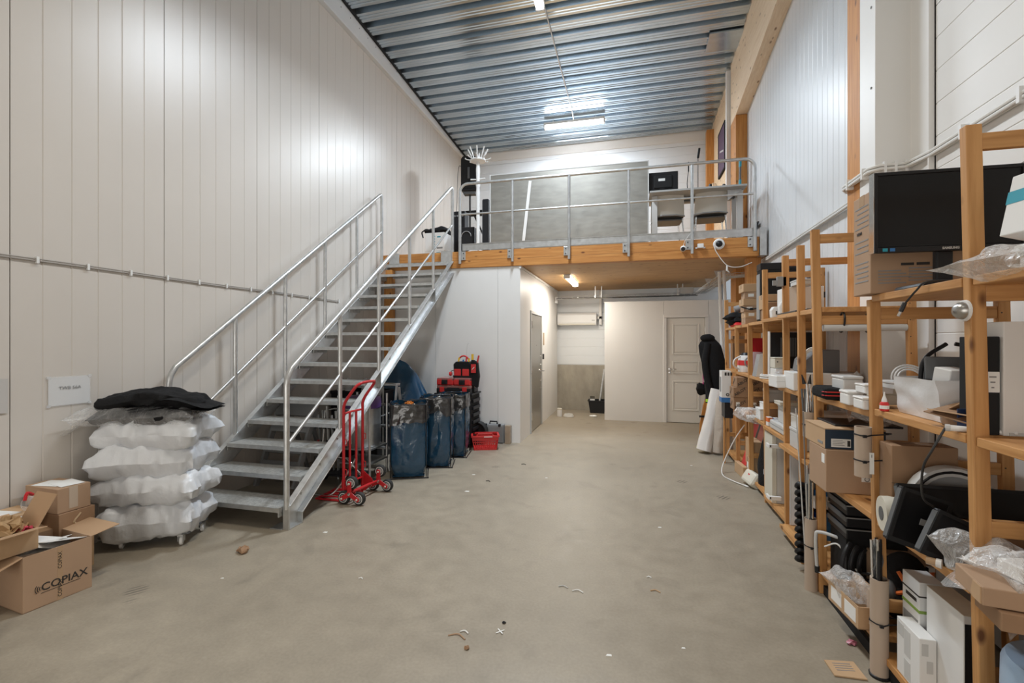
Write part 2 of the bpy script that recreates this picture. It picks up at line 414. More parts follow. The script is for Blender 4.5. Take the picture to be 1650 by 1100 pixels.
# wall to the right: ribbed upright panels beyond the column, flat lying panels in front of it
wr = struct('wall_right', G().box(XR + .03, XR + .15, 3.64, 8.9, 0, 7.2), M_seam)
panel_run('wall_panel', wr, M_panel_r, 3.9, 1.0, 5, 8, 0, 7.0, XR + .03, -1)
wn = struct('wall_right_front', G().box(XR + .03, XR + .15, YR, 3.66, 0, 7.3), M_seam)
for i in range(6):
    z0 = 0.02 + i * 1.2
    prof = [(z, t) for z, t in ribbed(1.2, 1, 6, 0.03, 0.005, 0.003)]
    for (ya, yb) in ((YR, -0.6), (-0.595, 3.40)):
        part('wall_panel', G().prism([(z, -t) for z, t in prof], (0, yb - ya, 0), (XR + .03, ya, z0), (0, 0, 1), (1, 0, 0)), M_white, wn)
struct('trim_1', G().prism([(0, 0), (0, .235), (-.012, .235), (-.012, .012), (-.03, .012), (-.03, 0)], (0, 0, 7.1), (XR - .002, 3.41, 0), (1, 0, 0), (0, 1, 0)), M_white)
# boxed white column and the glulam post behind it
struct('column', G().box(1.585, XR, 3.64, 3.86, 0, 6.9), M_white, bevel=.004)
struct('column_2', G().box(1.585, XR, 3.862, 4.06, 0, 6.6), gz, bevel=.004)
sc = G()
for i in range(9): sc.lathe([(.0001, .006), (.008, .005), (.009, 0)], (1.585, 3.69, .55 + i * .55), 8, (-1, 0, 0))
part('screw_heads', sc, M_greyprint, bpy.data.objects['column'], stuff=True)
# glulam beam rising towards the roof along the wall to the right
struct('beam_1', G().prism([(3.9, 5.80), (8.19, 5.24), (8.6, 5.24), (8.6, 6.32), (3.9, 6.62)], (.17, 0, 0), (1.63, 0, 0), (0, 1, 0), (0, 0, 1)), gy, bevel=.004)
struct('column_3', G().box(1.63, XR, 8.2, 8.6, 0, 5.235), gz, bevel=.004)
# timber wall on the upper floor behind that post, with its white edge strip and brace
wt = struct('wall_upper_right', G().box(1.66, 1.78, 8.66, YB, ZD, 6.3), palew)
part('edge_strip', G().box(1.57, 1.655, 8.63, 8.72, ZD, 6.2), M_white, wt)
part('brace', G().bar((1.62, 8.75, 3.55), (1.62, 10.3, 4.75), .06, .16), gy, wt)
part('edge_post', G().box(1.52, 1.66, 10.45, 10.62, ZD, 6.0), gz, wt)
# back wall with horizontal grooves, concrete upstand below
wb = struct('wall_back', G().box(XL, XR + .1, YB + .03, YB + .15, 0, 7), M_seam)
for i in range(6):
    part('wall_panel', G().prism([(z, -t) for z, t in ribbed(1.2, 1, 6, 0.03, 0.006, 0.005)], (XR - XL, 0, 0), (XL, YB + .03, 1.04 + i * 1.2 - 1.2), (0, 0, 1), (0, 1, 0)), M_wcool, wb)
part('upstand', G().box(XL, XR, 10.70, YB + .03, 0, 1.03), M_conc, wb)
struct('wall_rear', G().box(XL - .1, XR + .1, YR - .12, YR, 0, 7.4), M_white)

# ---- roof deck of trapezoid sheets running across, over a closed roof
def deck(ya, n, pitch=0.28):
    pr = []
    for i in range(n):
        y = ya + i * pitch
        for (dy, dz) in ((0, .14), (.03, 0.0), (.075, 0.0), (.084, .014), (.094, .014), (.103, 0.0), (.128, 0.0), (.137, .014), (.147, .014), (.156, 0.0), (.2, 0.0), (.23, .14)):
            pr.append((y + dy, zceil(y + dy) + dz))
    return pr
pr = deck(YR, 56)
vs = [(x, y, z) for (y, z) in pr for x in (-3.97, XR + .02)]
ceil = struct('ceiling', G().add(vs, [(2 * i, 2 * i + 1, 2 * i + 3, 2 * i + 2) for i in range(len(pr) - 1)]), M_deck)
part('roof', G().add([(XL - .2, YR - .2, zceil(YR) + .2), (XR + .2, YR - .2, zceil(YR) + .2), (XR + .2, YB + .2, zceil(YB) + .2), (XL - .2, YB + .2, zceil(YB) + .2)], [(0, 1, 2, 3)]), M_dgrey, ceil)
part('closer_strip', G().prism([(YR, zceil(YR) - .02), (YB, zceil(YB) - .02), (YB, zceil(YB) + .2), (YR, zceil(YR) + .2)], (.02, 0, 0), (XL + .085, 0, 0), (0, 1, 0), (0, 0, 1)), M_blackm, ceil)
part('soffit_patch', G().box(1.15, 1.64, 7.62, 8.1, zceil(7.86) - .03, zceil(7.86) - .006), M_deck, ceil)
# folded white trim under the deck along the wall to the left
tr = struct('trim_2', G().prism([(YR, 6.19), (YB, 6.06), (YB, zceil(YB) - .005), (YR, zceil(YR) - .005)], (.075, 0, 0), (XL, 0, 0), (0, 1, 0), (0, 0, 1)), M_panel_r, bevel=.006)
sc = G()
for i in range(34): sc.lathe([(.0001, .006), (.008, .004), (.009, 0)], (XL + .075, 3 + i * .23, 6.30 - i * .001), 6, (1, 0, 0))
part('screw_heads', sc, M_greyprint, tr, stuff=True)
struct('trim_3', G().box(XL, XR, YB - .02, YB, 5.93, 6.5), M_white)

# ---- the upper floor: laminated edge beam, deck, room walls below
bm = struct('beam_2', G().box(XL, 1.68, 6.98, 7.12, ZM, 2.86), gx, bevel=.004)
for k in range(3): part('lamella', G().box(XL, 1.68, 6.979 - .0006 * (k % 2), 7.12, 2.861 + k * .0465, 2.861 + k * .0465 + .0455), gx, bm)
part('end_plate', G().box(1.685, 1.77, 6.96, 7.12, 2.74, 3.12), M_galv, bm, bevel=.003)
struct('floor_upper', G().box(XL, XR, 7.12, YB, ZM + .005, ZD), deckw)
struct('column_4', G().box(1.56, 1.74, 7.13, 7.26, 0, ZM), gz, bevel=.004)
struct('column_5', G().box(-3.93, -3.79, 6.86, 6.97, 0, ZM), gz, bevel=.004)
wp = struct('wall_partition', G().box(XL, -1.72, 7.03, 7.11, 0, ZM), M_seam)
xs = [-4.05, -3.08, -2.03, -1.67]
for a, b_ in zip(xs, xs[1:]): part('wall_panel', G().box(a + .002, b_ - .002, 7.0, 7.04, 0, ZM - .002), M_white, wp)
ws = struct('wall_room_side', G().box(-1.75, -1.71, 7.04, YB, 0, ZM), M_seam)
ys = [7.002, 7.72, 8.80, 9.4, 10.0, 10.7]
for a, b_ in zip(ys, ys[1:]):
    z0 = 2.10 if a == 7.72 else 0
    part('wall_panel', G().box(-1.71, -1.67, a + .002, b_ - .002, z0, ZM - .002), M_white, ws)
part('corner_angle', G().box(-1.685, -1.655, 6.99, 10.7, ZM - .04, ZM - .002), M_white, ws)
wq = struct('wall_box_room', G().box(-.49, XR, 9.54, 9.6, 0, 2.35), M_seam)
for a, b_, z0 in ((-.53, .60, 0), (.60, 1.41, 2.08), (1.41, 1.8, 0)): part('wall_panel', G().box(a + .002, b_ - .002, 9.5, 9.545, z0, 2.35), M_white, wq)
part('side_wall', G().box(-.53, -.49, 9.546, 10.69, 0, 2.35), M_white, wq)
part('top_strip', G().box(-.535, XR, 9.494, 9.61, 2.35, 2.362), M_white, wq)

# ---- doors
d1 = struct('door_1', G().box(-1.70, -1.672, 7.80, 8.72, 0.012, 2.045), M_steel, bevel=.003)
for (a, b_, z0, z1) in ((7.745, 7.795, 0, 2.048), (8.725, 8.775, 0, 2.048), (7.745, 8.775, 2.05, 2.095)): part('door_frame', G().box(-1.70, -1.655, a, b_, z0, z1), M_lgrey, d1)
for z in (.22, 1.02, 1.80): part('hinge', G().cyl((-1.655, 7.80, z), (-1.655, 7.80, z + .12), .011, n=10), M_chrome, d1)
h = G().lathe([(.0001, .014), (.026, .012), (.028, 0)], (-1.672, 8.66, 1.02), 14, (1, 0, 0)); h.tube([(-1.672, 8.66, 1.02), (-1.61, 8.66, 1.02), (-1.60, 8.645, 1.02), (-1.60, 8.53, 1.02)], .0095, 8)
part('door_handle', h, M_chrome, d1, smooth=40)
for z in (1.14, 1.30, .84, .7): part('lock_cylinder', G().lathe([(.0001, .012), (.018, .012), (.02, 0)], (-1.672, 8.665, z), 12, (1, 0, 0)), M_chrome, d1)
part('card_reader', G().box(-1.67, -1.635, 8.80, 8.85, 1.23, 1.33), M_black, d1, bevel=.004)
part('door_viewer', G().lathe([(.0001, .006), (.01, .004)], (-1.672, 8.27, 1.50), 10, (1, 0, 0)), M_print, d1)
solo('wooden_strip', G().box(-1.669, -1.655, 8.92, 8.97, 1.50, 1.74), mat('beech_strip', (.42, .29, .17), .5), 'small upright wooden strip on the white wall beside the steel door', 'sign', bevel=.003)

d2 = struct('door_2', G().box(.661, 1.347, 9.515, 9.55, 0.008, 2.022), M_door, bevel=.003)
for (z0, z1) in ((1.316, 1.913), (.948, 1.193), (.235, .814)):
    f = G(); a, c = .76, 1.253; t = .028
    for q in ((a, a + t, z0, z1), (c - t, c, z0, z1), (a + t, c - t, z0, z0 + t), (a + t, c - t, z1 - t, z1)): f.box(q[0], q[1], 9.503, 9.516, q[2], q[3])
    p_ = part('panel_moulding', f, M_door, d2, bevel=.005)
    part('raised_panel', G().box(a + t + .02, c - t - .02, 9.508, 9.516, z0 + t + .02, z1 - t - .02), M_door, d2, bevel=.004)
for q in ((.595, .655, 0, 2.028), (1.353, 1.413, 0, 2.028), (.595, 1.413, 2.03, 2.09)): part('door_frame', G().box(q[0], q[1], 9.485, 9.56, q[2], q[3]), M_white, d2, bevel=.004)
h = G().lathe([(.0001, .01), (.026, .009), (.028, 0)], (.715, 9.513, 1.035), 14, (0, -1, 0)); h.tube([(.715, 9.513, 1.035), (.715, 9.46, 1.035), (.73, 9.453, 1.035), (.83, 9.453, 1.035)], .010, 8)
part('door_handle', h, M_chrome, d2, smooth=40)
part('lock_cylinder', G().lathe([(.0001, .008), (.022, .007), (.024, 0)], (.715, 9.513, .965), 14, (0, -1, 0)), M_chrome, d2)
for z in (.25, 1.75): part('hinge', G().cyl((1.35, 9.50, z), (1.35, 9.50, z + .1), .01, n=8), M_chrome, d2)

# ---- tube fixtures
def fixture(loc, rot, lab, ln, w=.13, glow=M_glow, up=True):
    t = thing('ceiling_light', lab, 'lamp', loc, rot)
    part('housing', G().box(-ln / 2, ln / 2, -w / 2, w / 2, .0, .06), M_wplas, t, bevel=.012)
    part('diffuser', G().prism([(-w * .42, 0), (-w * .36, -.045), (-w * .15, -.06), (w * .15, -.06), (w * .36, -.045), (w * .42, 0)], (ln - .06, 0, 0), (-ln / 2 + .03, 0, 0), (0, 1, 0), (0, 0, 1)), glow, t)
    for s in (-1, 1): part('end_cap', G().box(s * (ln / 2 - .03) - .028 * (s < 0), s * (ln / 2 - .03) + .028 * (s > 0), -w * .45, w * .45, -.062, .0), M_wplas, t, bevel=.006)
    if up:
        for s in (-1, 1): part('hanger', G().cyl((s * ln * .35, 0, .06), (s * ln * .35, 0, .2), .006, n=6), M_galv, t)
    return t
fixture((-1.15, 9.6, 6.06), 0, 'lit tube lamp across the steel roof deck above the upper floor', 1.25)
fixture((-1.22, 5.62, 6.17), 90, 'lit tube lamp at the top edge of the photo, cable running from it', 1.35)
fixture((-1.1, 8.78, 2.735), 90, 'lit tube lamp on the wooden underside of the upper floor', 1.3, .13, M_gloww, False)
solo('lamp_cable', G().tube([(-1.22, 6.2, 6.2), (-1.21, 6.4, 6.35), (-1.19, 7.6, 6.28), (-1.16, 9.2, 6.19), (-1.15, 9.55, 6.1)], .009, 6), M_wplas, 'white cable strung along the roof deck between two tube lamps', 'cable')

# ================================================================== STAIR AND GUARDRAIL
st = thing('staircase', 'galvanised steel staircase with open checker plate treads rising to the upper floor', 'staircase', (-3.4, 3.3, 0), world=True)
SL = .7265
def stringer(x, fl, lab=None):
    """channel section: web plus two flanges that point to side fl"""
    y1 = 7.1
    top = lambda y: .195 + SL * (y - 3.32)
    web = [(3.29, 0), (3.455, 0), (3.455, top(3.455) - .205), (y1, top(y1) - .205), (y1, top(y1)), (3.32, .195), (3.29, .195)]
    g = G().prism(web, (.007 * fl, 0, 0), (x, 0, 0), (0, 1, 0), (0, 0, 1))
    w = .06 * fl
    for (a, b_, th) in (((3.305, .193), (y1, top(y1) - .005), .01), ((3.45, top(3.45) - .2), (y1, top(y1) - .2), .01)):
        g.bar((x + w / 2, a[0], a[1]), (x + w / 2, b_[0], b_[1]), .06, th)
    g.box(min(x, x + w), max(x, x + w), 3.285, 3.297, 0, .195)
    g.box(min(x, x + w), max(x, x + w), 3.447, 3.457, 0, .10)
    g.box(min(x, x + w), max(x, x + w), 3.29, 3.455, .0, .01)
    p = part('stringer', g, M_galv, st, bevel=.002)
    for yy in ((4.76, 6.28) if fl > 0 else ()):
        part('web_stiffener', G().box(x, x + .055, yy - .004, yy + .004, top(yy) - .19, top(yy) - .01), M_galv, p)
    bl = G()
    for i in range(14):
        yy = 3.5 + i * .258; bl.lathe([(.0001, .01), (.011, .009), (.012, 0)], (x + .007 * fl, yy, top(yy) - .09), 6, (fl, 0, 0))
    part('bolts', bl, M_galv, p, stuff=True)
    part('foot_plate', G().box(x - .12 * (fl > 0), x + .12 * (fl < 0), 3.27, 3.40, 0, .008), M_galv, st, bevel=.002)
stringer(-2.82, 1); stringer(-3.90, -1)
me = None
for n in range(1, 16):
    if me is None:
        g = G().box(-.525, .525, 0, .30, -.006, 0).box(-.525, .525, 0, .006, -.036, 0).box(-.525, .525, .294, .30, -.03, 0)
        for sx_ in (-1, 1): g.box(sx_ * .525 - .005, sx_ * .525 + .005, .0, .262, -.075, 0)
        tr_ = part('tread', g, M_galvd, st); me = tr_.data; tr_.data.transform(Matrix.Translation(BASE[st.name])) 
        lip = G().box(-.526, .526, -.003, .004, -.037, .001)
        lp = part('nosing', lip, M_galv, tr_); lme = lp.data; lme.transform(Matrix.Translation(BASE[st.name]))
    else:
        tr_ = bpy.data.objects.new('tread', me); C.objects.link(tr_); tr_.parent = st
        lp = bpy.data.objects.new('nosing', lme); C.objects.link(lp); lp.parent = tr_
    tr_.location = V((-3.36, 3.25 + .258 * (n - 1), .1875 * n)) - BASE[st.name]
RS = .745
def hand_rail(x, ys, lab):
    y0, y1 = ys[0], ys[-1]
    zt = lambda y: 1.30 + RS * (y - y0)
    zs = lambda y: .19 + SL * (y - 3.32)
    top = [(x, y0, max(0.02, zs(y0))), (x, y0, 1.20)] + [tuple(p) for p in bez([(x, y0, 1.20), (x, y0 + .015, 1.27), (x, y0 + .06, zt(y0 + .06))], 4)][1:] + \
          [(x, y1 - .12, zt(y1 - .12))] + [tuple(p) for p in bez([(x, y1 - .12, zt(y1 - .12)), (x, y1 - .03, zt(y1 - .05)), (x, y1, zt(y1 - .14))], 4)][1:] + [(x, y1, zs(y1))]
    h = part('handrail', G().tube(top, .024, 10), M_galv, st, smooth=60)
    part('mid_rail', G().tube([(x, y0, .70), (x, y1, .70 + .74 * (y1 - y0))], .0145, 8), M_galv, h, smooth=60)
    for y in ys[1:-1]: part('baluster', G().tube([(x, y, zs(y) - .02), (x, y, zt(y) - .01)], .021, 10), M_galv, h, smooth=60)
hand_rail(-2.79, [3.294, 4.028, 4.757, 5.514, 6.256, 7.0], '')
hand_rail(-3.93, [3.205, 3.908, 4.62, 5.35, 6.084, 6.79], '')
for x in (-3.78, -2.86):
    part('landing_bracket', G().box(x - .11, x + .07, 6.955, 6.978, 2.83, 3.02), M_galv, st, bevel=.003)
part('landing_edge', G().box(-3.9, -2.82, 6.95, 6.976, 2.80, 2.85), M_galvd, st)

gr = thing('guardrail', 'galvanised tube guardrail along the front edge of the upper floor', 'railing', (-.5, 6.95, 2.8), world=True)
PX = [-2.64, -1.78, -.907, -.044, .818, 1.62]
ZT = 4.06; y = 6.945
a = arc((PX[0] + .13, y, ZT - .13), .13, 180, 90, 6, (1, 0, 0), (0, 0, 1)); b_ = arc((PX[-1] - .13, y, ZT - .13), .13, 90, 0, 6, (1, 0, 0), (0, 0, 1))
part('top_rail', G().tube([(PX[0], y, 2.80)] + a + b_ + [(PX[-1], y, 2.80)], .022, 10), M_galv, gr, smooth=60)
part('mid_rail', G().tube([(PX[0], y, 3.58), (PX[-1], y, 3.58)], .015, 8), M_galv, gr, smooth=60)
part('toe_board', G().box(PX[0] + .03, PX[-1] - .02, 6.972, 6.979, 3.012, 3.115).box(PX[0] + .03, PX[-1] - .02, 6.965, 6.979, 3.112, 3.118), M_galv, gr)
for i, x in enumerate(PX):
    q = part('post', G().tube([(x, y, 2.80), (x, y, ZT - .02)], .0215, 10) if 0 < i < 5 else G().tube([(x, y, 2.80), (x, y, 3.02)], .0235, 10), M_galv, gr, smooth=60)
    s = 1 if i == 0 else -1
    part('post_bracket', G().box(min(x, x + s * .085), max(x, x + s * .085), 6.962, 6.978, 2.86, 3.0), M_galv, q, bevel=.003)
    bl = G()
    for z in (2.89, 2.965): bl.lathe([(.0001, .012), (.011, .011), (.012, 0)], (x + s * .055, 6.962, z), 6, (0, -1, 0))
    part('bolts', bl, M_dgrey, q, stuff=True)

# ================================================================== LEFT SIDE: wall things, cartons, sacks
xw = XL + .004
a, b_ = sx(78, 607, xw), sx(144.5, 656, xw)
zt = [sx(78, 609, xw).z, sx(78, 655, xw).z]
sg = thing('paper_sign', 'white A4 sign with small lettering taped to the panel wall', 'sign', (xw, (a.y + b_.y) / 2, zt[1]), world=True)
part('sheet', G().box(xw, xw + .001, a.y, b_.y, zt[1], zt[0]), mat('sheet_white', (.66, .66, .66), .6), sg)
part('sleeve', G().box(xw - .001, xw + .003, a.y - .004, b_.y + .004, zt[1] - .006, zt[0] + .006), mat('sleeve_film', (.9, .9, .9), .15, alpha=.25), sg)
for (yy, zz) in ((a.y, zt[0]), (b_.y, zt[0]), (a.y, zt[1]), (b_.y, zt[1])): part('tape', G().box(xw, xw + .0035, yy - .012, yy + .012, zz - .01, zz + .01), mat('clear_tape', (.8, .8, .8), .1, alpha=.4), sg)
text('lettering', 'TWB 56A', .034, M_greyprint, sg, (xw + .004, (a.y + b_.y) / 2, zt[1] + (zt[0] - zt[1]) * .56), (0, 1, 0), (0, 0, 1), 'CENTER')
a, b_ = sx(-22, 612, xw), sx(12, 665, xw)
solo('grey_sheet', G().box(xw, xw + .004, a.y, b_.y, b_.z, a.z), mat('grey_notice', (.52, .50, .48), .5), 'plain grey sheet on the panel wall at the left edge of the photo', 'sign')
cb = thing('wall_cable', 'thin grey double cable clipped level along the left panel wall', 'cable', (xw, 2.5, 2.14), world=True)
for dz in (0, -.014): part('wire', G().tube([(xw + .006, y, 2.147 + dz + .003 * math.sin(y * 3)) for y in [0.2 + .28 * i for i in range(21)]], .0048, 6), M_cable_g, cb)
cl = G()
for i in range(17): cl.box(xw, xw + .016, .75 + i * .315, .765 + i * .315, 2.118, 2.165)
part('cable_clips', cl, M_wplas, cb, stuff=True)

def carton(label, loc, size, rot=0, m=M_card, flaps=None, tape=True, group=None, cat='cardboard box', seam=True, name='cardboard_box'):
    """corrugated carton, local x/y/z size, base centre at loc; flaps = {side: opening angle} makes it open"""
    sx_, sy_, sz_ = size; t = thing(name, label, cat, loc, rot, group)
    a, b = sx_ / 2, sy_ / 2; k = .004
    if not flaps:
        part('body', G().box(-a, a, -b, b, 0, sz_), m, t, bevel=.0035)
        if seam: part('lid_seam', G().box(-a + .002, a - .002, -.0012, .0012, sz_ - .001, sz_ + .0006), M_print, t)
        if tape: part('tape', G().box(-a - .0008, a + .0008, -.024, .024, sz_ - .05, sz_ + .0009), M_tape, t)
    else:
        g = G().box(-a, a, -b, -b + k, 0, sz_).box(-a, a, b - k, b, 0, sz_).box(-a, -a + k, -b + k, b - k, 0, sz_).box(a - k, a, -b + k, b - k, 0, sz_).box(-a, a, -b, b, 0, k)
        part('body', g, m, t)
        for s, ang in flaps.items():
            ln = (sy_ if s in 'NS' else sx_) * .48; wd = sx_ if s in 'NS' else sy_
            f = G().box(-wd / 2 + .004, wd / 2 - .004, 0, ln, -k, 0)
            f.xf(Rx(ang))
            r, off = {'S': (180, (0, -b, sz_)), 'N': (0, (0, b, sz_)), 'E': (-90, (a, 0, sz_)), 'W': (90, (-a, 0, sz_))}[s]
            f.xf(Rz(r), off)
            part('flap', f, M_cardin, t)
    return t
def onface(t, name, x0, x1, z0, z1, m, face, depth, th=.0012):
    """flat sticker on a carton side; face one of N S E W T, depth = half size in that direction"""
    d = depth
    g = {'S': G().box(x0, x1, -d - th, -d + .001, z0, z1), 'N': G().box(x0, x1, d - .001, d + th, z0, z1), 'E': G().box(d - .001, d + th, x0, x1, z0, z1),
         'W': G().box(-d - th, -d + .001, x0, x1, z0, z1), 'T': G().box(x0, x1, z0, z1, d - .001, d + th)}[face]
    return part(name, g, m, t)
def barcode(t, x0, x1, z0, z1, face, depth, n=11):
    rnd = random.Random(int(x0 * 999) + n); g = G(); x = x0
    while x < x1:
        w = rnd.choice((.0015, .003, .0045)); e = min(x + w, x1)
        d = depth + .0014
        if face == 'S': g.box(x, e, -d - .0006, -d, z0, z1)
        elif face == 'E': g.box(d, d + .0006, x, e, z0, z1)
        elif face == 'W': g.box(-d - .0006, -d, x, e, z0, z1)
        x = e + rnd.choice((.0015, .003))
    return part('barcode', g, M_print, t, stuff=True)

# the lettered carton in front
R_ = -6.8; cc = V((-3.39, 1.89, 0)); ex, ey = V((math.cos(math.radians(R_)), math.sin(math.radians(R_)), 0)), V((-math.sin(math.radians(R_)), math.cos(math.radians(R_)), 0))
ctr = cc - ex * .19 + ey * .165
t = carton('open brown carton with black lettering and a long underline on its side', tuple(ctr), (.38, .33, .325), R_, flaps={'N': 8, 'W': 10, 'S': -20})
text('lettering', 'COPIAX', .062, M_print, t, (.190, -.085, .094), (0, 1, 0), (0, 0, 1), bold=.0008)
part('underline', G().box(.190, .1913, -.085, .105, .082, .0845), M_print, t)
for k in range(3):
    g = G().tube(arc((.191, -.073, .112), .019 + k * .0095, 145, 215, 8, (0, 1, 0), (0, 0, 1)), .0018, 5); part('emblem_arc', g, M_print, t)
tp = part('printed_tape', G().box(.1895, .1908, -.008, .018, .001, .324), M_tape, t)
for z in (.02, .19): text('tape_lettering', 'COPIAX', .028, M_print, t, (.1905, .013, z), (0, 0, 1), (0, -1, 0))
rnd = random.Random(3)
for i in range(5):
    g = G().obox((0, 0, 0), (.16, .22, .002), None); g.xf(Rx(rnd.uniform(-25, 25)) @ Ry(rnd.uniform(-20, 25)), (-.03 + i * .025, -.06 + i * .03, .292 + .008 * i))
    part('paper_filling', g, M_paper, t)
# smaller open carton standing on its flap
t = carton('small open carton of crumpled brown paper, perched on the lettered carton', (-3.555, 1.80, .335), (.20, .40, .125), -4, m=M_card2, flaps={'E': 12, 'N': 62, 'W': 30})
def crumple(w, d, h, seed, n=26):
    g = G().ball((0, 0, 0), 1, n, n // 2 + 3)
    for p in g.v: p.x *= w / 2; p.y *= d / 2; p.z = p.z * h / 2 + h / 2
    g.noise(min(w, d, h) * .28, 3.2 / min(w, d, h) * .8, seed, True); return g
part('crumpled_paper', crumple(.15, .22, .13, 5).mv((0, .08, .06)), mat('kraft_paper', (.40, .25, .12), .75, bump=.4, bscale=24), t)
part('red_cloth', crumple(.09, .08, .07, 9).mv((.04, .16, .07)), mat('red_cloth', (.55, .05, .09), .8), t)
carton('plain carton on the floor under the taped cartons, next to the sacks', (-3.85, 2.35, 0), (.36, .2, .245), -3, m=M_card2, tape=False)
t = carton('flat brown carton with a torn tape mark, middle of the stack by the sacks', (-3.85, 2.345, .247), (.37, .21, .175), -2, m=M_card3, tape=False)
part('torn_tape', G().tube(bez([(.1855, -.03, .03), (.1855, .0, .07), (.1855, -.02, .10), (.1855, .02, .15)], 4), .007, 4), mat('torn_tape', (.50, .36, .22), .6), t)
t = carton('brown carton with loose white papers on top, uppermost beside the sacks', (-3.84, 2.335, .424), (.33, .19, .165), -3, m=M_card)
onface(t, 'pale_tape', -.03, .02, .02, .164, mat('pale_tape', (.52, .42, .33), .25), 'E', .165)
for (x, y, r) in ((-.03, -.01, 12), (.05, .02, -8)): part('paper', G().obox((0, 0, 0), (.19, .13, .0012)).xf(Rz(r), (x, y, .1675 + x * .02)), M_paper, t)
carton('carton against the panel wall, hidden low behind the lettered carton', (-3.915, 1.90, 0), (.22, .55, .395), 0, tape=False)
t = carton('flat light carton with a white address label, beneath a sheet of paper', (-3.90, 2.0, .397), (.25, .42, .068), -2, m=M_card2)
onface(t, 'label', .02, .19, .008, .060, M_paper, 'E', .125); barcode(t, .04, .11, .012, .035, 'E', .125); onface(t, 'label_emblem', .155, .18, .012, .056, M_navy, 'E', .1256)
part('paper', G().obox((0, 0, 0), (.17, .24, .0012)).xf(Rz(10), (0, 0, .0695)), M_paper, t)
t = thing('safety_goggles', 'clear goggles with a red strap end on the light carton', 'goggles', (-3.795, 2.15, .467), -10)
part('lens', G().ball((0, 0, .05), .048, 12, 9, (.5, .9, 1.0)), M_film, t, smooth=60)
part('strap', G().tube(bez([(.02, -.03, .08), (.0, -.01, .12), (-.01, .02, .10)], 5), .01, 6), M_red, t)
carton('dark carton end at the very left edge of the floor', (-3.80, 1.52, 0), (.3, .3, .26), 4, m=M_card3)

# dolly with four sacks
DR = 24; DC = V((-3.645, 2.87, 0))
t = thing('dolly', 'low platform dolly on white castors under the stack of sacks', 'dolly', tuple(DC), DR)
part('platform', G().box(-.32, .30, -.15, .17, .085, .103), M_dgrey, t, bevel=.003)
def caster(x, y, par):
    c = part('castor_fork', G().box(x - .02, x + .02, y - .022, y + .022, .07, .085).box(x - .02, x - .016, y - .015, y + .015, .03, .075).box(x + .016, x + .02, y - .015, y + .015, .03, .075), M_galv, par)
    part('castor_wheel', G().lathe([(.01, -.013), (.026, -.013), (.034, -.008), (.035, 0), (.034, .008), (.026, .013), (.01, .013)], (x, y, .035), 16, (1, .3, 0)), M_wplas, c, smooth=40)
for (x, y) in ((-.17, -.13), (.24, -.13), (-.26, .13), (.27, .13)): caster(x, y, t)
def pillow(w, d, h, seed, n=44, k=30, sag=.02, ears=.05):
    """stuffed sack: flat cushion with pulled corners and ridges; base at z=0"""
    rnd = random.Random(seed)
    def fn(side):
        def f(u, v):
            a, b = 2 * u - 1, 2 * v - 1
            th = (max(0, 1 - abs(a) ** 6) ** .40) * (max(0, 1 - abs(b) ** 5) ** .40)
            cx = 1 + ears * (a * a * b * b) - .05 * (1 - abs(b) ** 2)
            x, y = a * w / 2 * cx, b * d / 2 * (1 + ears * (a * a * b * b) - .05 * (1 - abs(a) ** 2))
            z = h / 2 + side * th * h / 2 - sag * (a * a + b * b) * .3
            q = V((x * 6 + z * 5, y * 7, z * 13 - x * 3)) + V((seed * 5.1, 0, 0)); q2 = V((x * 11 - z * 12, y * 15, z * 21 + x * 9 + seed * 3))
            r = (.6 - abs(mnoise.noise(q)) * 2) * .022 + (.35 - abs(mnoise.noise(q2))) * .02
            nx, ny = a ** 3, b ** 3
            wob = 1 + .09 * mnoise.noise(V((a * 1.3, b * 1.3, seed * 2.7))); x *= wob; y *= wob; z += .035 * mnoise.noise(V((a * 1.1 + 9, b * 1.1, seed))) * th
            return V((x + r * nx * 1.5, y + r * ny * 1.5, z + side * r * th + .01 * mnoise.noise(V((x * 4, y * 4, seed))) * (1 - th)))
        return f
    g = G().grid(fn(1), n, k); h2 = G().grid(fn(-1), n, k); h2.f = [tuple(reversed(q)) for q in h2.f]; g.add(h2.v, h2.f); return g
for i, (w, d, h, z, dx, dy, r, lab) in enumerate([
        (.64, .40, .29, .066, .02, -.01, 2, 'white stuffed plastic sack at the bottom of the stack on the dolly'),
        (.68, .40, .24, .33, .02, -.02, -3, 'white stuffed plastic sack, second from the bottom of the stack'),
        (.68, .40, .27, .525, .0, -.01, 3, 'white stuffed plastic sack, third from the bottom, with a pulled-out corner'),
        (.66, .40, .23, .75, .03, .0, -4, 'white stuffed plastic sack, uppermost, under the clear plastic bag')]):
    t = thing('sack', lab, 'sack', tuple(DC + Rz(DR) @ V((dx, dy, 0)) + V((0, 0, z))), DR + r, 'white sacks on the dolly')
    part('sack_body', pillow(w, d, h, i + 2, ears=.055), M_sack, t, smooth=80)
    0 and part('sack_fold', G().grid(lambda u, v, i=i, w=w, d=d, h=h: V(((.18 + .30 * u - .1 * i % .2), -d / 2 * (.98 + .03 * math.sin(u * 9)) - .012 * v, h * (.30 + .25 * v + .05 * math.sin(u * 6 + i)))), 10, 4), M_sack, t, smooth=80)
top = DC + V((0, 0, .94))
t = thing('clear_plastic_bag', 'clear crinkled bag with dark flat goods inside, on the uppermost sack', 'plastic bag', tuple(top + V((-.05, -.03, 0))), DR)
part('bag_film', pillow(.76, .40, .13, 21, 36, 20, ears=.10), M_film, t, smooth=80)
part('dark_goods', pillow(.64, .35, .10, 22, 24, 14).mv((.02, .0, .01)), M_fab, t, smooth=60)
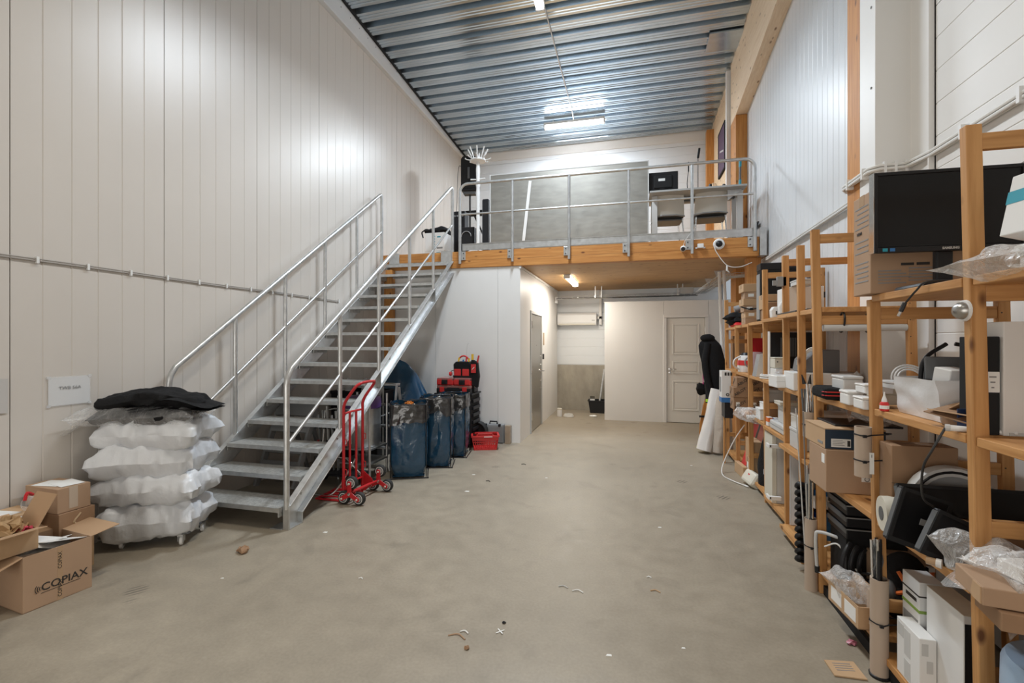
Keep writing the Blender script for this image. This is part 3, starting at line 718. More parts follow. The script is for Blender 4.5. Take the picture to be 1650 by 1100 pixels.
part('hanging_film', G().grid(lambda u, v: V((-.36 - .16 * v + .02 * math.sin(u * 9), -.19 + .22 * u, .045 - .14 * v + .012 * math.sin(u * 13 + v * 5))), 12, 8), M_film, t, smooth=80)
t = thing('garment_bag', 'black folded padded cover lying across the top of the sacks', 'cover', tuple(top + V((.0, -.02, .10))), DR)
def drape(w, d, h, seed, n=40, k=18):
    def f(s):
        def q(u, v):
            a, b = 2 * u - 1, 2 * v - 1
            prof = max(0, 1 - abs(a) ** 2.6) ** .6 * max(0, 1 - abs(b) ** 3) ** .4
            z = .03 * (1 - abs(a)) + (.055 * math.exp(-((a - .15) / .5) ** 2)) * (s > 0) + s * (.012 + h * .5 * prof) * (1 if s > 0 else .25)
            return V((a * w / 2, b * d / 2 * (1 - .25 * abs(a) ** 3), z + .006 * mnoise.noise(V((a * 3, b * 3, seed))) + .03))
        return q
    g = G().grid(f(1), n, k); g2 = G().grid(f(-1), n, k); g2.f = [tuple(reversed(q)) for q in g2.f]; g.add(g2.v, g2.f); return g
part('cover', (lambda g: ([p.__setitem__(2, p.z + .05 * math.exp(-((p.x - .05) / .22) ** 2)) for p in g.v], [p.__setitem__(1, p.y * (1 - .35 * abs(p.x / .39) ** 3)) for p in g.v], g)[2])(pillow(.76, .36, .10, 43, 36, 18, ears=-.12)), M_fab, t, smooth=70)
part('lower_fold', drape(.60, .36, .02, 6, 20, 10).mv((.17, -.02, -.03)), M_fab, t, smooth=60)
part('zip_pull', G().obox((.40, -.09, .0), (.03, .01, .004)), M_chrome, t)

# ================================================================== STAIR SIDE: hand truck and things under the stair
t = thing('hand_truck', 'red stair-climbing hand truck with triple wheels beside the staircase', 'hand truck', (-2.66, 4.15, 0), world=True)
Y0, Y1, UX = 3.985, 4.315, -2.72
fr = [(UX, Y0, .03), (UX, Y0, .93)] + [tuple(p) for p in bez([(UX, Y0, .93), (UX + .03, Y0, 1.0), (UX + .13, Y0 + .005, 1.13), (UX + .165, Y0 + .05, 1.165)], 4)][1:] + \
     [tuple(p) for p in bez([(UX + .165, Y0 + .05, 1.165), (UX + .17, (Y0 + Y1) / 2, 1.17), (UX + .165, Y1 - .05, 1.165)], 4)][1:] + \
     [tuple(p) for p in bez([(UX + .165, Y1 - .05, 1.165), (UX + .13, Y1 - .005, 1.13), (UX + .03, Y1, 1.0), (UX, Y1, .93)], 4)][1:] + [(UX, Y1, .03)]
fp = part('frame', G().tube(fr, .0145, 10), M_red, t, smooth=60)
for y in (Y0 + .11, Y1 - .11): part('upright', G().tube([(UX - .005, y, .12), (UX - .005, y, .86)], .012, 8), M_red, fp, smooth=60)
for z in (.865, .16): part('crossbar', G().tube([(UX, Y0, z), (UX - .02, (Y0 + Y1) / 2, z), (UX, Y1, z)], .011, 8), M_red, fp, smooth=60)
for y in (Y0, Y1):
    for z in (.62, .33): part('guide_loop', G().tube([(UX, y, z), (UX + .035, y, z - .01), (UX + .035, y, z - .06), (UX, y, z - .07)], .004, 6), M_red, fp)
    part('side_plate', G().prism([(UX - .02, .02), (UX + .03, .02), (UX + .13, .10), (UX + .11, .15), (UX + .02, .22), (UX - .02, .22)], (0, .006, 0), (0, y - .003, 0), (1, 0, 0), (0, 0, 1)), M_red, t)
tp = part('toe_plate', G().box(UX - .30, UX + .01, Y0, Y0 + .02, .006, .02).box(UX - .30, UX + .01, Y1 - .02, Y1, .006, .02).box(UX - .32, UX - .30, Y0, Y1, .006, .02), M_red, t)
for k in range(4): part('toe_bar', G().tube([(UX, Y0 + .07 + k * .063, .03 + .012 * (k % 2)), (UX - .31, Y0 + .07 + k * .063, .015)], .009, 8), M_red, tp)
part('axle', G().tube([(-2.61, 3.95, .12), (-2.565, 4.40, .12)], .012, 8), M_red, t, smooth=60)
part('brace', G().tube([(-2.66, 4.0, .10), (-2.63, 4.33, .10)], .010, 8), M_red, t, smooth=60)
wheel_me = hub_me = None
for (cx, cy) in ((-2.61, 3.955), (-2.56, 4.395)):
    P = [(cx - .082, .066), (cx + .082, .066), (cx, .212)]
    tri = []
    for j, (x, z) in enumerate(P):
        a0 = (210, 330, 90)[j]
        for q in range(-3, 4): aa = math.radians(a0 + q * 18); tri.append((x + .024 * math.cos(aa), z + .024 * math.sin(aa)))
        nx, nz = P[(j + 1) % 3]; mx_, mz = (x + nx) / 2, (z + nz) / 2; tri.append((mx_ + (cx - mx_) * .42, mz + (.115 - mz) * .42))
    br = part('wheel_star', G().prism(tri, (0, .006, 0), (0, cy - .045, 0), (1, 0, 0), (0, 0, 1)), M_red, t, bevel=.002)
    part('hub_bolt', G().lathe([(.0001, .012), (.014, .010), (.016, 0)], (cx, cy - .045, .115), 10, (0, -1, 0)), M_chrome, br)
    for (x, z) in P:
        w = part('wheel', G().lathe([(.030, -.022), (.052, -.022), (.062, -.014), (.065, 0), (.062, .014), (.052, .022), (.030, .022)], (x, cy, z), 22, (0, 1, 0)), M_rubber, t, smooth=40)
        part('wheel_hub', G().lathe([(.0001, -.021), (.026, -.021), (.028, -.016), (.036, -.016), (.038, -.0255), (.046, -.0245), (.047, 0), (.046, .0245), (.0001, .022)], (x, cy, z), 22, (0, 1, 0)), M_lgrey, w, smooth=40)
        part('axle_nut', G().lathe([(.0001, .008), (.009, .006), (.01, 0)], (x, cy - .048, z), 8, (0, -1, 0)), M_cream, br)

# folded step ladder with broad grey treads under the stair
t = thing('step_ladder', 'grey step ladder with broad treads leaning under the staircase', 'ladder', (-3.62, 4.55, 0), world=True)
fl = lambda x, s: V((x, 4.20 + .36 * s, .0 + .82 * s))
for (xa, xb) in ((-3.95, -3.95), (-3.47, -3.47)): part('side_rail', G().bar(fl(xa, 0), fl(xb, 1), .03, .07, (0, -1, .3)), M_mgrey, t, bevel=.003)
for k, s in enumerate((.24, .50, .76, .97)):
    x0, x1 = -3.95, -3.47
    a = fl(0, s)
    part('tread', G().obox(((x0 + x1) / 2, a.y - .02, a.z), (x1 - x0, .03, .15), Rx(-30)), M_mgrey, t, bevel=.004)
for x in (-3.70, -3.45): part('rear_leg', G().bar((x - .14, 4.57, .80), (x - .14, 4.9, .0), .025, .05), M_mgrey, t)
# silver drum with purple collar on a steel frame
t = thing('drum', 'silver drum with a purple collar standing on a steel frame', 'drum', (-3.05, 4.85, 0), world=True)
part('drum_body', G().lathe([(.0001, .36), (.19, .36), (.20, .38), (.20, .60), (.203, .61), (.203, .63), (.20, .64), (.20, .80), (.0001, .80)], (-3.05, 4.85, 0), 26), M_galv, t, smooth=40)
part('collar', G().lathe([(.203, .80), (.205, .81), (.205, .90), (.19, .93), (.0001, .94)], (-3.05, 4.85, 0), 26), mat('purple_plastic', (.12, .06, .22), .4), t, smooth=40)
fr = G()
for (x, y) in ((-3.25, 4.66), (-2.85, 4.66), (-3.25, 5.04), (-2.85, 5.04)): fr.tube([(x, y, 0), (x, y, .95)], .014, 8)
for z in (.34, .18): fr.box(-3.26, -2.84, 4.65, 5.05, z, z + .018)
part('stand', fr, M_galv, t)
# small aluminium ladder next to it
t = thing('stepladder', 'small aluminium folding ladder between the hand truck and the blue refuse bags', 'ladder', (-3.0, 5.38, 0), world=True)
for (xa, xb) in ((-3.20, -3.14), (-2.84, -2.92)): 
    part('rail', G().bar((xa, 5.10, 0), (xb, 5.42, 1.02), .022, .05), M_galv, t)
    part('rear_rail', G().bar((xa, 5.56, 0), (xb, 5.46, .98), .02, .04), M_galv, t)
for s in (.25, .5, .75): part('rung', G().box(-3.19 + .05 * s, -2.85 - .08 * s, 5.08 + .32 * s, 5.15 + .32 * s, 1.02 * s - .01, 1.02 * s + .012), M_galv, t)
part('top_cap', G().box(-3.15, -2.91, 5.39, 5.49, 1.0, 1.03), M_galv, t, bevel=.004)
part('brace', G().tube([(-3.1, 5.3, .62), (-2.9, 5.36, .70)], .008, 6), M_galv, t)
# chrome tube trolley
t = thing('chrome_trolley', 'folding chrome tube trolley lying behind the stair stringer', 'trolley', (-3.1, 4.2, 0), world=True)
part('tube_loop', G().tube(bez([(-2.83, 4.35, .33), (-2.88, 4.18, .12), (-2.95, 4.10, .02), (-3.08, 4.08, .014), (-3.3, 4.12, .014)], 6), .010, 8), M_chrome, t, smooth=60)
part('tube_frame', G().tube([(-3.42, 4.5, .014), (-3.40, 4.45, .30), (-2.98, 4.42, .31), (-2.80, 4.44, .12), (-2.78, 4.6, .014)], .012, 8), M_chrome, t, smooth=60)
part('post', G().tube([(-3.32, 4.46, .29), (-3.32, 4.52, .80), (-3.22, 4.54, .82), (-3.02, 4.54, .82), (-2.98, 4.5, .45)], .010, 8), M_chrome, t, smooth=60)
part('base_plate', G().box(-3.42, -2.85, 4.42, 4.64, .10, .13), M_black, t, bevel=.004)
for x in (-3.38, -2.9): part('wheel', G().lathe([(.01, -.015), (.05, -.015), (.055, 0), (.05, .015), (.01, .015)], (x, 4.60, .055), 16, (1, 0, 0)), M_rubber, t, smooth=40)
# bar clamps and a black crate
t = thing('crate', 'tall black crate on the floor behind the grey step ladder', 'crate', (-3.62, 5.75, 0), 0)
part('crate_body', G().box(-.35, .35, -.22, .22, 0, .90).box(-.36, .36, -.23, .23, .86, .90), M_black, t, bevel=.006)
for k in range(3): part('crate_rib', G().box(-.30 + k * .25, -.26 + k * .25, -.226, -.21, .05, .84), M_blackm, t)
for i in range(5):
    x = -3.40 + i * .055
    t = thing('bar_clamp', ['bar clamp with a red grip under the stair', 'bar clamp with a thin black bar, second under the stair', 'bar clamp with a white bar, middle of the row under the stair', 'bar clamp with grey bar, fourth under the stair', 'bar clamp nearest the red hand truck under the stair'][i], 'clamp', (x, 4.56, .132), (4, 0, 0), 'bar clamps standing under the stair')
    part('bar', G().box(-.006, .006, -.012, .012, 0, .62 + .05 * (i % 3)), M_lgrey if i == 2 else M_galv, t)
    part('jaw', G().box(-.012, .012, -.07, .02, .48, .52), M_blackm, t, bevel=.003)
    part('grip', G().cyl((0, -.03, .20), (0, -.03, .34), .015, .012, 8), M_red if i == 0 else M_black, t, smooth=60)
for i, (x, y) in enumerate(((-3.88, 5.62), (-3.74, 5.60), (-3.50, 5.62), (-3.36, 5.60))):
    t = thing('glass_dome', ['clear glass jar on the black crate, leftmost of four', 'clear glass jar on the black crate, second from the left', 'clear glass jar on the black crate, third from the left', 'clear glass jar on the black crate, nearest the blue bags'][i], 'jar', (x, y, .902), 0, 'glass jars under the stair')
    part('glass', G().lathe([(.0001, .0), (.05, .0), (.052, .01), (.052, .11), (.044, .15), (.025, .172), (.0001, .178)], (0, 0, 0), 16), M_clear, t, smooth=40)
    part('rim', G().lathe([(.053, 0), (.055, .004), (.053, .012)], (0, 0, 0), 16), M_lgrey, t)
solo('plank', G().box(-3.0, -2.66, 5.68, 5.78, .30, .34), pz, 'short wooden plank end poking out behind the aluminium ladder', 'plank', rot=None)
solo('storage_box', G().box(-2.98, -2.64, 5.62, 5.95, 0, .298), M_black, 'black plastic box on the floor carrying the wooden plank', 'box', bevel=.01)

# big blue plastic wrapped heap against the wall
def heap(w, d, h, seed, n=46, m=30):
    g = G(); rnd = random.Random(seed)
    def fn(u, v):
        a = 2 * math.pi * u; t_ = v
        r = (1 - t_ ** 2.4) * .62 + .38 * (1 - t_) ** .5 if t_ < 1 else 0
        r = max(r, 0.0) ** .7
        fold = 1 + .07 * math.sin(a * 7 + seed + 3 * t_) * (1 - t_) + .12 * mnoise.noise(V((math.cos(a) * 2.2, math.sin(a) * 2.2, t_ * 3 + seed)))
        tip = .25 * t_
        return V((math.cos(a) * w / 2 * r * fold - tip * w * .35, math.sin(a) * d / 2 * r * fold, h * t_ + .03 * mnoise.noise(V((math.cos(a) * 3, t_ * 5, seed)))))
    return g.grid(fn, n, m)
t = thing('wrapped_heap', 'tall heap wrapped in blue plastic against the wall behind the stair', 'plastic heap', (-3.36, 6.45, 0), 0)
part('blue_wrap', heap(1.05, .50, 1.30, 4), M_bbag, t, smooth=80)
part('side_wrap', heap(.42, .4, .85, 8, 30, 20).mv((-.35, -.12, 0)), M_bbag, t, smooth=80)
solo('folded_sheet', pillow(.42, .3, .05, 31, 20, 14).xf(Rz(8), (-3.42, 5.62, 1.0)), M_bbag, 'folded dark blue sheet lying over the black crate under the stair', 'sheet', smooth=80) if False else None

# refuse bag stands
def bag_stand(loc, rot, w, d, h, seed, lab):
    t = thing('bag_stand', lab, 'waste bag', loc, rot, 'refuse bag stands by the stair')
    f = G().tube([(-w / 2, -d / 2, h), (w / 2, -d / 2, h), (w / 2, d / 2, h), (-w / 2, d / 2, h)], .007, 6, closed=True)
    for (sx_, sy_) in ((-1, -1), (1, -1), (1, 1), (-1, 1)): f.tube([(sx_ * w / 2, sy_ * d / 2, h), (sx_ * w * .50, sy_ * d * .46, .01)], .006, 6)
    f.tube([(-w / 2 - .02, -d / 2 - .02, .008), (w / 2 + .03, -d / 2 - .02, .008)], .006, 6); f.tube([(w / 2 + .02, -d / 2 - .02, .008), (w / 2 + .02, d / 2, .008)], .006, 6)
    part('wire_frame', f, M_black, t)
    def sk(u, v):
        a = 2 * math.pi * u; c, s = math.cos(a), math.sin(a); k = max(abs(c), abs(s)); c, s = c / k ** .72, s / k ** .72
        b = v; bulge = 1.0 + .05 * math.sin(b * 3.1) - .16 * max(0, .16 - b) / .16
        cr = .06 * mnoise.noise(V((c * 3.5, s * 3.5, b * 4 + seed * 3))) + .05 * (0.5 - abs(mnoise.noise(V((c * 6, s * 6 + b * 5, b * 7 + seed))))) * 2
        return V((c * w / 2 * bulge * (1 + cr), s * d / 2 * bulge * (1 + cr), .012 + h * b + .012 * mnoise.noise(V((c * 2, s * 2, seed)))))
    part('blue_bag', G().grid(sk, 60, 26), M_bbag, t, smooth=80)
    part('bag_bottom', G().grid(lambda u, v: V(((u - .5) * w * .9, (v - .5) * d * .9, .02)), 4, 4), M_bbag, t)
    def cuff(u, v):
        a = 2 * math.pi * u; c, s = math.cos(a), math.sin(a); k = max(abs(c), abs(s)); c, s = c / k ** .72, s / k ** .72
        drop = .30 * h * (.85 + .25 * mnoise.noise(V((c * 1.6, s * 1.6, seed * 2))))
        if v < .8: zz = h + .022 - drop * (1 - v / .8); o_ = 1.07 + .06 * (1 - v / .8)
        else: zz = h + .022 - .16 * (v - .8) / .2 * h; o_ = 1.07 - .16 * (v - .8) / .2
        cr = .05 * mnoise.noise(V((c * 4, s * 4, v * 2 + seed))) + .04 * (0.5 - abs(mnoise.noise(V((c * 7, s * 7, v * 4 + seed))))) * 2
        return V((c * w / 2 * (o_ + cr), s * d / 2 * (o_ + cr), zz + .03 * mnoise.noise(V((c * 2.2, s * 2.2, seed + 5)))))
    part('black_cuff', G().grid(cuff, 60, 16), M_kbag, t, smooth=80)
    return t
t = bag_stand((-2.56, 5.05, 0), 24, .40, .40, .84, 1, 'blue refuse bag with black cuff on a wire stand, nearest the red hand truck')
part('orange_scrap', crumple(.10, .06, .05, 4).mv((.0, .05, .80)), mat('orange_scrap', (.6, .2, .03), .6), t)
bag_stand((-2.42, 5.55, 0), 16, .38, .38, .86, 2, 'blue refuse bag with black cuff on a wire stand, middle of the three')
bag_stand((-2.40, 6.08, 0), 10, .38, .38, .84, 3, 'blue refuse bag under a long black cuff, nearest the red tool cases')

# tool rack with red tool cases
t = thing('tool_rack', 'black wheeled tool tower behind the farthest refuse bag', 'tool box', (-2.56, 6.68, 0), 0)
part('tower_body', G().box(-.29, .27, -.2, .2, .06, .78), M_blackm, t, bevel=.01)
for k in range(6): part('side_catch', G().box(.265, .30, -.17, .14, .14 + k * .105, .19 + k * .105), M_black, t, bevel=.005)
for x in (-.24, .24): part('wheel', G().lathe([(.01, -.02), (.06, -.02), (.065, 0), (.06, .02), (.01, .02)], (x, .1, .065), 16, (1, 0, 0)), M_rubber, t, smooth=40)
part('top_tray', G().box(-.31, .29, -.22, .22, .775, .80), M_black, t, bevel=.006)
def tool_case(loc, w, d, h, lab, m):
    t = thing('tool_case', lab, 'tool case', loc, 0, 'red tool cases on the black tower')
    part('case_body', G().box(-w / 2, w / 2, -d / 2, d / 2, 0, h * .62), m, t, bevel=.008)
    part('clear_lid', G().box(-w / 2 + .004, w / 2 - .004, -d / 2 + .004, d / 2 - .004, h * .62, h), mat('smoky_lid', (.30, .13, .12), .2), t, bevel=.008)
    for s in (-1, 1): part('latch', G().box(s * w * .33 - .035, s * w * .33 + .035, -d / 2 - .012, -d / 2 + .002, h * .15, h * .8), M_redp, t, bevel=.003)
    part('handle', G().box(-w * .17, w * .17, -d / 2 - .016, -d / 2, h * .1, h * .75).box(-w * .1, w * .1, -d / 2 - .02, -d / 2 - .012, h * .3, h * .6), M_black, t, bevel=.003)
tool_case((-2.57, 6.66, .80), .54, .36, .115, 'wide black and red tool case directly on the tower', M_black)
tool_case((-2.71, 6.66, .916), .26, .34, .11, 'small red lidded tool case on the left, under the goggles', M_redp)
tool_case((-2.435, 6.66, .916), .26, .34, .11, 'small red lidded tool case on the right, under the tool bag', M_redp)
t = thing('tool_bag', 'open black and red tool bag full of tools on the tool cases', 'tool bag', (-2.47, 6.66, 1.027), 0)
part('bag_body', G().prism([(-.13, 0), (.13, 0), (.14, .2), (.10, .24), (-.10, .24), (-.14, .2)], (0, .16, 0), (0, -.08, 0), (1, 0, 0), (0, 0, 1)), M_fab, t, bevel=.012)
for x in (-.065, .065): part('red_pocket', G().box(x - .055, x + .05, -.098, -.078, .03, .13), M_redp, t, bevel=.006)
part('base', G().box(-.14, .14, -.09, .09, 0, .035), M_black, t, bevel=.006)
part('carry_handle', G().tube(arc((0, 0, .24), .085, 0, 180, 8, (1, 0, 0), (0, 0, 1)), .012, 8), M_redp, t, smooth=60)
for i, (x, c, hh) in enumerate(((-.07, M_yel, .30), (.0, M_blue, .27), (.05, M_redp, .31), (.09, M_yel, .29))): part('tool_grip', G().cyl((x, -.05, .18), (x + .01, -.04, hh), .011, .013, 8), c, t, smooth=60)
part('whip_aerial', G().tube(bez([(.03, .03, .2), (.035, .03, .40), (.05, .03, .5), (.075, .03, .515)], 5), .003, 5), M_lgrey, t)
t = thing('tool_pouch', 'red badged black tool pouch strapped to the right of the tool bag', 'tool pouch', (-2.285, 6.60, .802), 0)
part('pouch', G().prism([(-.05, .13), (.06, .08), (.085, .25), (.06, .46), (-.03, .5), (-.055, .35)], (0, .09, 0), (0, -.045, 0), (1, 0, 0), (0, 0, 1)), M_fab, t, bevel=.012)
part('badge', G().box(-.03, .045, -.055, -.044, .30, .43), M_redp, t, bevel=.003)
part('badge_print', G().tube([(-.012, -.0565, .35), (.01, -.0565, .38), (.0, -.0565, .36), (.025, -.0565, .39)], .004, 4), M_paper, t)
part('foot_strap', G().box(-.03, .0, -.02, .02, 0, .14), M_fab, t)
part('pliers_grip', G().cyl((.05, 0, .44), (.075, 0, .56), .013, n=8), M_redp, t, smooth=60)
part('level', G().box(-.035, -.01, -.02, .02, .46, .58), M_yel, t)
t = thing('ear_defenders', 'red ear defenders lying behind the tool bag', 'ear defenders', (-2.66, 6.72, 1.027), 0)
for s in (-1, 1): part('ear_cup', G().lathe([(.0001, .02), (.03, .016), (.034, 0), (.03, -.02), (.0001, -.022)], (s * .045, 0, .045), 14, (1, 0, 0)), M_redp, t, smooth=40)
part('band', G().tube(arc((0, 0, .05), .05, 0, 180, 8, (1, 0, 0), (0, 0, 1)), .006, 6), M_black, t)

# red shopping basket, reel, organiser case
t = thing('shopping_basket', 'red plastic shopping basket on the floor by the white wall', 'basket', (-2.09, 6.53, 0), 20)
g = G(); w, d, h = .38, .28, .20
def wall_(p0, p1, q0, q1):  # slatted side between bottom edge p and top edge q
    p0, p1, q0, q1 = map(V, (p0, p1, q0, q1))
    g.bar(p0, p1, .008, .03); g.bar(p0.lerp(q0, .55), p1.lerp(q1, .55), .007, .012); g.bar(p0.lerp(q0, .85), p1.lerp(q1, .85), .008, .06)
    for i in range(13): f = i / 12; g.bar(p0.lerp(p1, f), q0.lerp(q1, f), .012, .005, (0, 1, 0) if abs((p1 - p0).x) > abs((p1 - p0).y) else (1, 0, 0))
B = [(-w * .42, -d * .42, .01), (w * .42, -d * .42, .01), (w * .42, d * .42, .01), (-w * .42, d * .42, .01)]; T = [(-w / 2, -d / 2, h), (w / 2, -d / 2, h), (w / 2, d / 2, h), (-w / 2, d / 2, h)]
for i in range(4): wall_(B[i], B[(i + 1) % 4], T[i], T[(i + 1) % 4])
g.box(-w * .42, w * .42, -d * .42, d * .42, 0, .012)
part('slatted_body', g, M_redp, t)
rim = G()
for i in range(4): rim.bar(T[i], T[(i + 1) % 4], .03, .022)
part('rim', rim, M_redp, t)
for s in (-1, 1): part('handle', G().tube([(-w * .3, s * d * .45, h + .01), (-w * .28, s * .03, h + .015), (w * .28, s * .03, h + .015), (w * .3, s * d * .45, h + .01)], .006, 6), M_redp, t)
part('badge', G().box(-.02, .10, -d / 2 - .016, -d / 2 - .012, h - .008, h + .004), M_paper, t)
t = thing('hose_reel', 'black coil behind the red shopping basket', 'coil', (-2.30, 6.80, 0), 0)
for k in range(4): part('hose_turn', G().tube(arc((0, -.05 + k * .03, .185), .15, 0, 360, 26, (1, 0, 0), (0, 0, 1))[:-1], .016, 7, closed=True), M_rubber, t, smooth=60)
part('inner_drum', G().lathe([(.0001, -.04), (.13, -.04), (.13, .04), (.0001, .04)], (0, 0, .185), 20, (0, 1, 0)), M_blackm, t)
part('foot', G().box(-.09, .09, -.05, .05, 0, .035), M_black, t)
t = thing('organiser_case', 'grey organiser case with clear lid and black handle upright by the wall', 'case', (-2.08, 6.93, 0), 0)
part('case_body', G().box(-.17, .17, -.02, .05, .0, .29), M_mgrey, t, bevel=.01)
part('clear_lid', G().box(-.16, .16, -.05, -.018, .01, .28), mat('smoky_clear', (.35, .36, .36), .15, alpha=.6), t, bevel=.006)
dv = G()
for i in range(7): dv.box(-.15 + i * .05, -.147 + i * .05, -.046, -.02, .02, .27)
for i in range(5): dv.box(-.15, .15, -.046, -.02, .03 + i * .055, .033 + i * .055)
part('dividers', dv, M_lgrey, t, stuff=True)
part('handle', G().tube([(-.06, 0, .285), (-.055, 0, .33), (.055, 0, .33), (.06, 0, .285)], .012, 8), M_black, t, smooth=60)
for s in (-1, 1): part('latch', G().box(s * .11 - .02, s * .11 + .02, -.056, -.04, .26, .30), M_black, t)
solo('amber_case', G().box(-1.885, -1.80, 6.88, 6.975, 0, .28), mat('amber_clear', (.45, .36, .26), .2, alpha=.75), 'narrow clear amber case beside the grey organiser case', 'case', bevel=.006)

# ================================================================== UPPER FLOOR
t = thing('metal_sheet', 'large aluminium faced panel standing behind the guardrail', 'panel', (-1.06, 7.72, ZD), world=True)
part('face_sheet', G().box(-2.37, .255, 7.70, 7.705, ZD, 4.44), M_sheet, t)
part('core', G().box(-2.36, .245, 7.705, 7.745, ZD, 4.43), M_lgrey, t)
e = G().box(-2.378, -2.36, 7.695, 7.75, ZD, 4.445).box(.246, .264, 7.695, 7.75, ZD, 4.445).box(-2.36, .246, 7.695, 7.75, 4.43, 4.445)
part('edge_frame', e, M_lgrey, t)
solo('white_batten', G().bar((-1.80, 7.67, ZD), (-1.66, 7.685, 4.28), .05, .01, (0, 1, 0)), M_white, 'thin white batten leaning on the big metal panel', 'batten')

t = thing('coat_stand', 'white turned coat stand with splayed pegs behind the guardrail', 'coat stand', (-2.56, 7.6, ZD), 0)
part('pole', G().lathe([(.0001, 0), (.05, .0), (.045, .08), (.03, .14), (.042, .18), (.028, .24), (.03, .9), (.034, 1.1), (.028, 1.18), (.040, 1.24), (.028, 1.30), (.034, 1.5), (.026, 1.56), (.036, 1.60), (.024, 1.66), (.022, 1.72), (.0001, 1.74)], (0, 0, 0), 14), M_wplas, t, smooth=50)
part('peg_ring', G().lathe([(.02, 1.62), (.13, 1.63), (.135, 1.645), (.13, 1.66), (.02, 1.67)], (0, 0, 0), 18), M_wplas, t, smooth=40)
for k in range(8):
    a = k * math.pi / 4 + .2; c, s = math.cos(a), math.sin(a)
    part('peg', G().tube([(.06 * c, .06 * s, 1.64), (.20 * c, .20 * s, 1.67), (.22 * c, .22 * s, 1.69)], [.009, .009, .014], 6), M_wplas, t, smooth=60)
    part('peg', G().tube([(.08 * c, .08 * s, 1.65), (.19 * c * .9, .19 * s * .9, 1.84)], [.009, .012], 6), M_wplas, t, smooth=60)
for s in (-1, 1): part('peg', G().tube([(0, 0, 1.32), (s * .13, 0, 1.33)], [.01, .014], 6), M_wplas, t, smooth=60)
for k in range(4):
    a = k * math.pi / 2 + .5; part('foot', G().tube(bez([(.03 * math.cos(a), .03 * math.sin(a), .10), (.15 * math.cos(a), .15 * math.sin(a), .08), (.25 * math.cos(a), .25 * math.sin(a), .015)], 4), .014, 6), M_wplas, t, smooth=60)

t = thing('loudspeaker', 'black loudspeaker on a pole stand in the far left corner upstairs', 'loudspeaker', (-3.06, 8.6, ZD), 6)
part('cabinet', G().prism([(-.16, 1.46), (.16, 1.46), (.16, 2.10), (.10, 2.13), (-.12, 2.13), (-.16, 2.08)], (0, .28, 0), (0, -.1, 0), (1, 0, 0), (0, 0, 1)), M_black, t, bevel=.015)
part('grille', G().box(-.14, .14, -.112, -.098, 1.50, 2.06), M_blackm, t, bevel=.004)
part('carry_handle', G().box(-.02, .02, -.125, -.11, 1.68, 1.9), M_dgrey, t, bevel=.004)
part('pole', G().cyl((0, 0, 0.05), (0, 0, 1.47), .018, n=8), M_black, t)
part('tilt_bracket', G().box(-.12, .12, -.06, .08, 1.40, 1.46), M_dgrey, t, bevel=.006)
for k in range(3): a = k * 2.094 + .5; part('leg', G().tube([(0, 0, .75), (.28 * math.cos(a), .28 * math.sin(a), .012)], .011, 6), M_black, t)
part('cable', G().tube(bez([(-.15, -.02, 1.95), (-.22, -.05, 1.9), (-.25, -.06, 1.2), (-.30, -.08, .5)], 6), .005, 5), M_cable_k, t)

t = thing('amplifier', 'black amplifier cabinet with a cable loop, on the floor upstairs left', 'amplifier', (-2.80, 7.95, ZD), 0)
part('cabinet', G().box(-.20, .10, -.15, .2, 0, .57), M_black, t, bevel=.01)
part('grille_cloth', G().box(-.18, .08, -.158, -.148, .03, .50), M_blackm, t)
part('cable_loop', G().tube(arc((-.04, -.17, .40), .09, 0, 180, 10, (1, 0, 0), (0, 0, 1)), .008, 6), M_mgrey, t)
t = thing('tall_speaker', 'taller black speaker cabinet with controls behind the amplifier', 'loudspeaker', (-3.08, 8.18, ZD), 0)
part('cabinet', G().box(-.11, .11, -.12, .1, 0, .94), M_black, t, bevel=.01)
for k in range(4): part('knob', G().lathe([(.0001, .02), (.015, .018), (.018, 0)], (-.08 + k * .05, -.12, .85), 10, (0, -1, 0)), M_mgrey, t)
t = thing('keyboard_stand', 'black cross-legged keyboard stand by the metal panel', 'stand', (-2.88, 9.1, ZD), 0)
for s in (-1, 1): part('cross_leg', G().bar((s * .26, s * .02, .02), (-s * .26, s * .02, 1.12), .03, .03), M_black, t)
part('top_bar', G().box(-.36, .36, -.03, .03, 1.12, 1.16), M_black, t, bevel=.004)
part('keyboard', G().box(-.42, .40, -.12, .12, 1.16, 1.21), M_blackm, t, bevel=.008)
for s in (-1, 1): part('foot_bar', G().box(s * .26 - .02, s * .26 + .02, -.2, .2, 0, .03), M_black, t)
t = thing('tall_case', 'narrow black case standing upright at the left end of the metal panel', 'case', (-2.50, 7.92, ZD), 0)
part('case_body', G().box(-.05, .06, -.1, .12, 0, 1.05), M_black, t, bevel=.012)
part('edge_trim', G().box(-.055, -.045, -.105, .125, .02, 1.03), M_dgrey, t)
t = thing('bucket', 'white bucket on the upper floor beside the coat stand', 'bucket', (-2.62, 8.15, ZD), 0)
part('bucket_body', G().lathe([(.0001, 0), (.11, 0), (.135, .26), (.14, .26), (.14, .275), (.128, .275), (.105, .01), (.0001, .01)], (0, 0, 0), 20), M_wplas, t, smooth=40)
part('bail', G().tube(arc((0, 0, .25), .14, 0, 180, 10, (1, 0, 0), (0, -.8, .6)), .004, 5), M_galv, t)

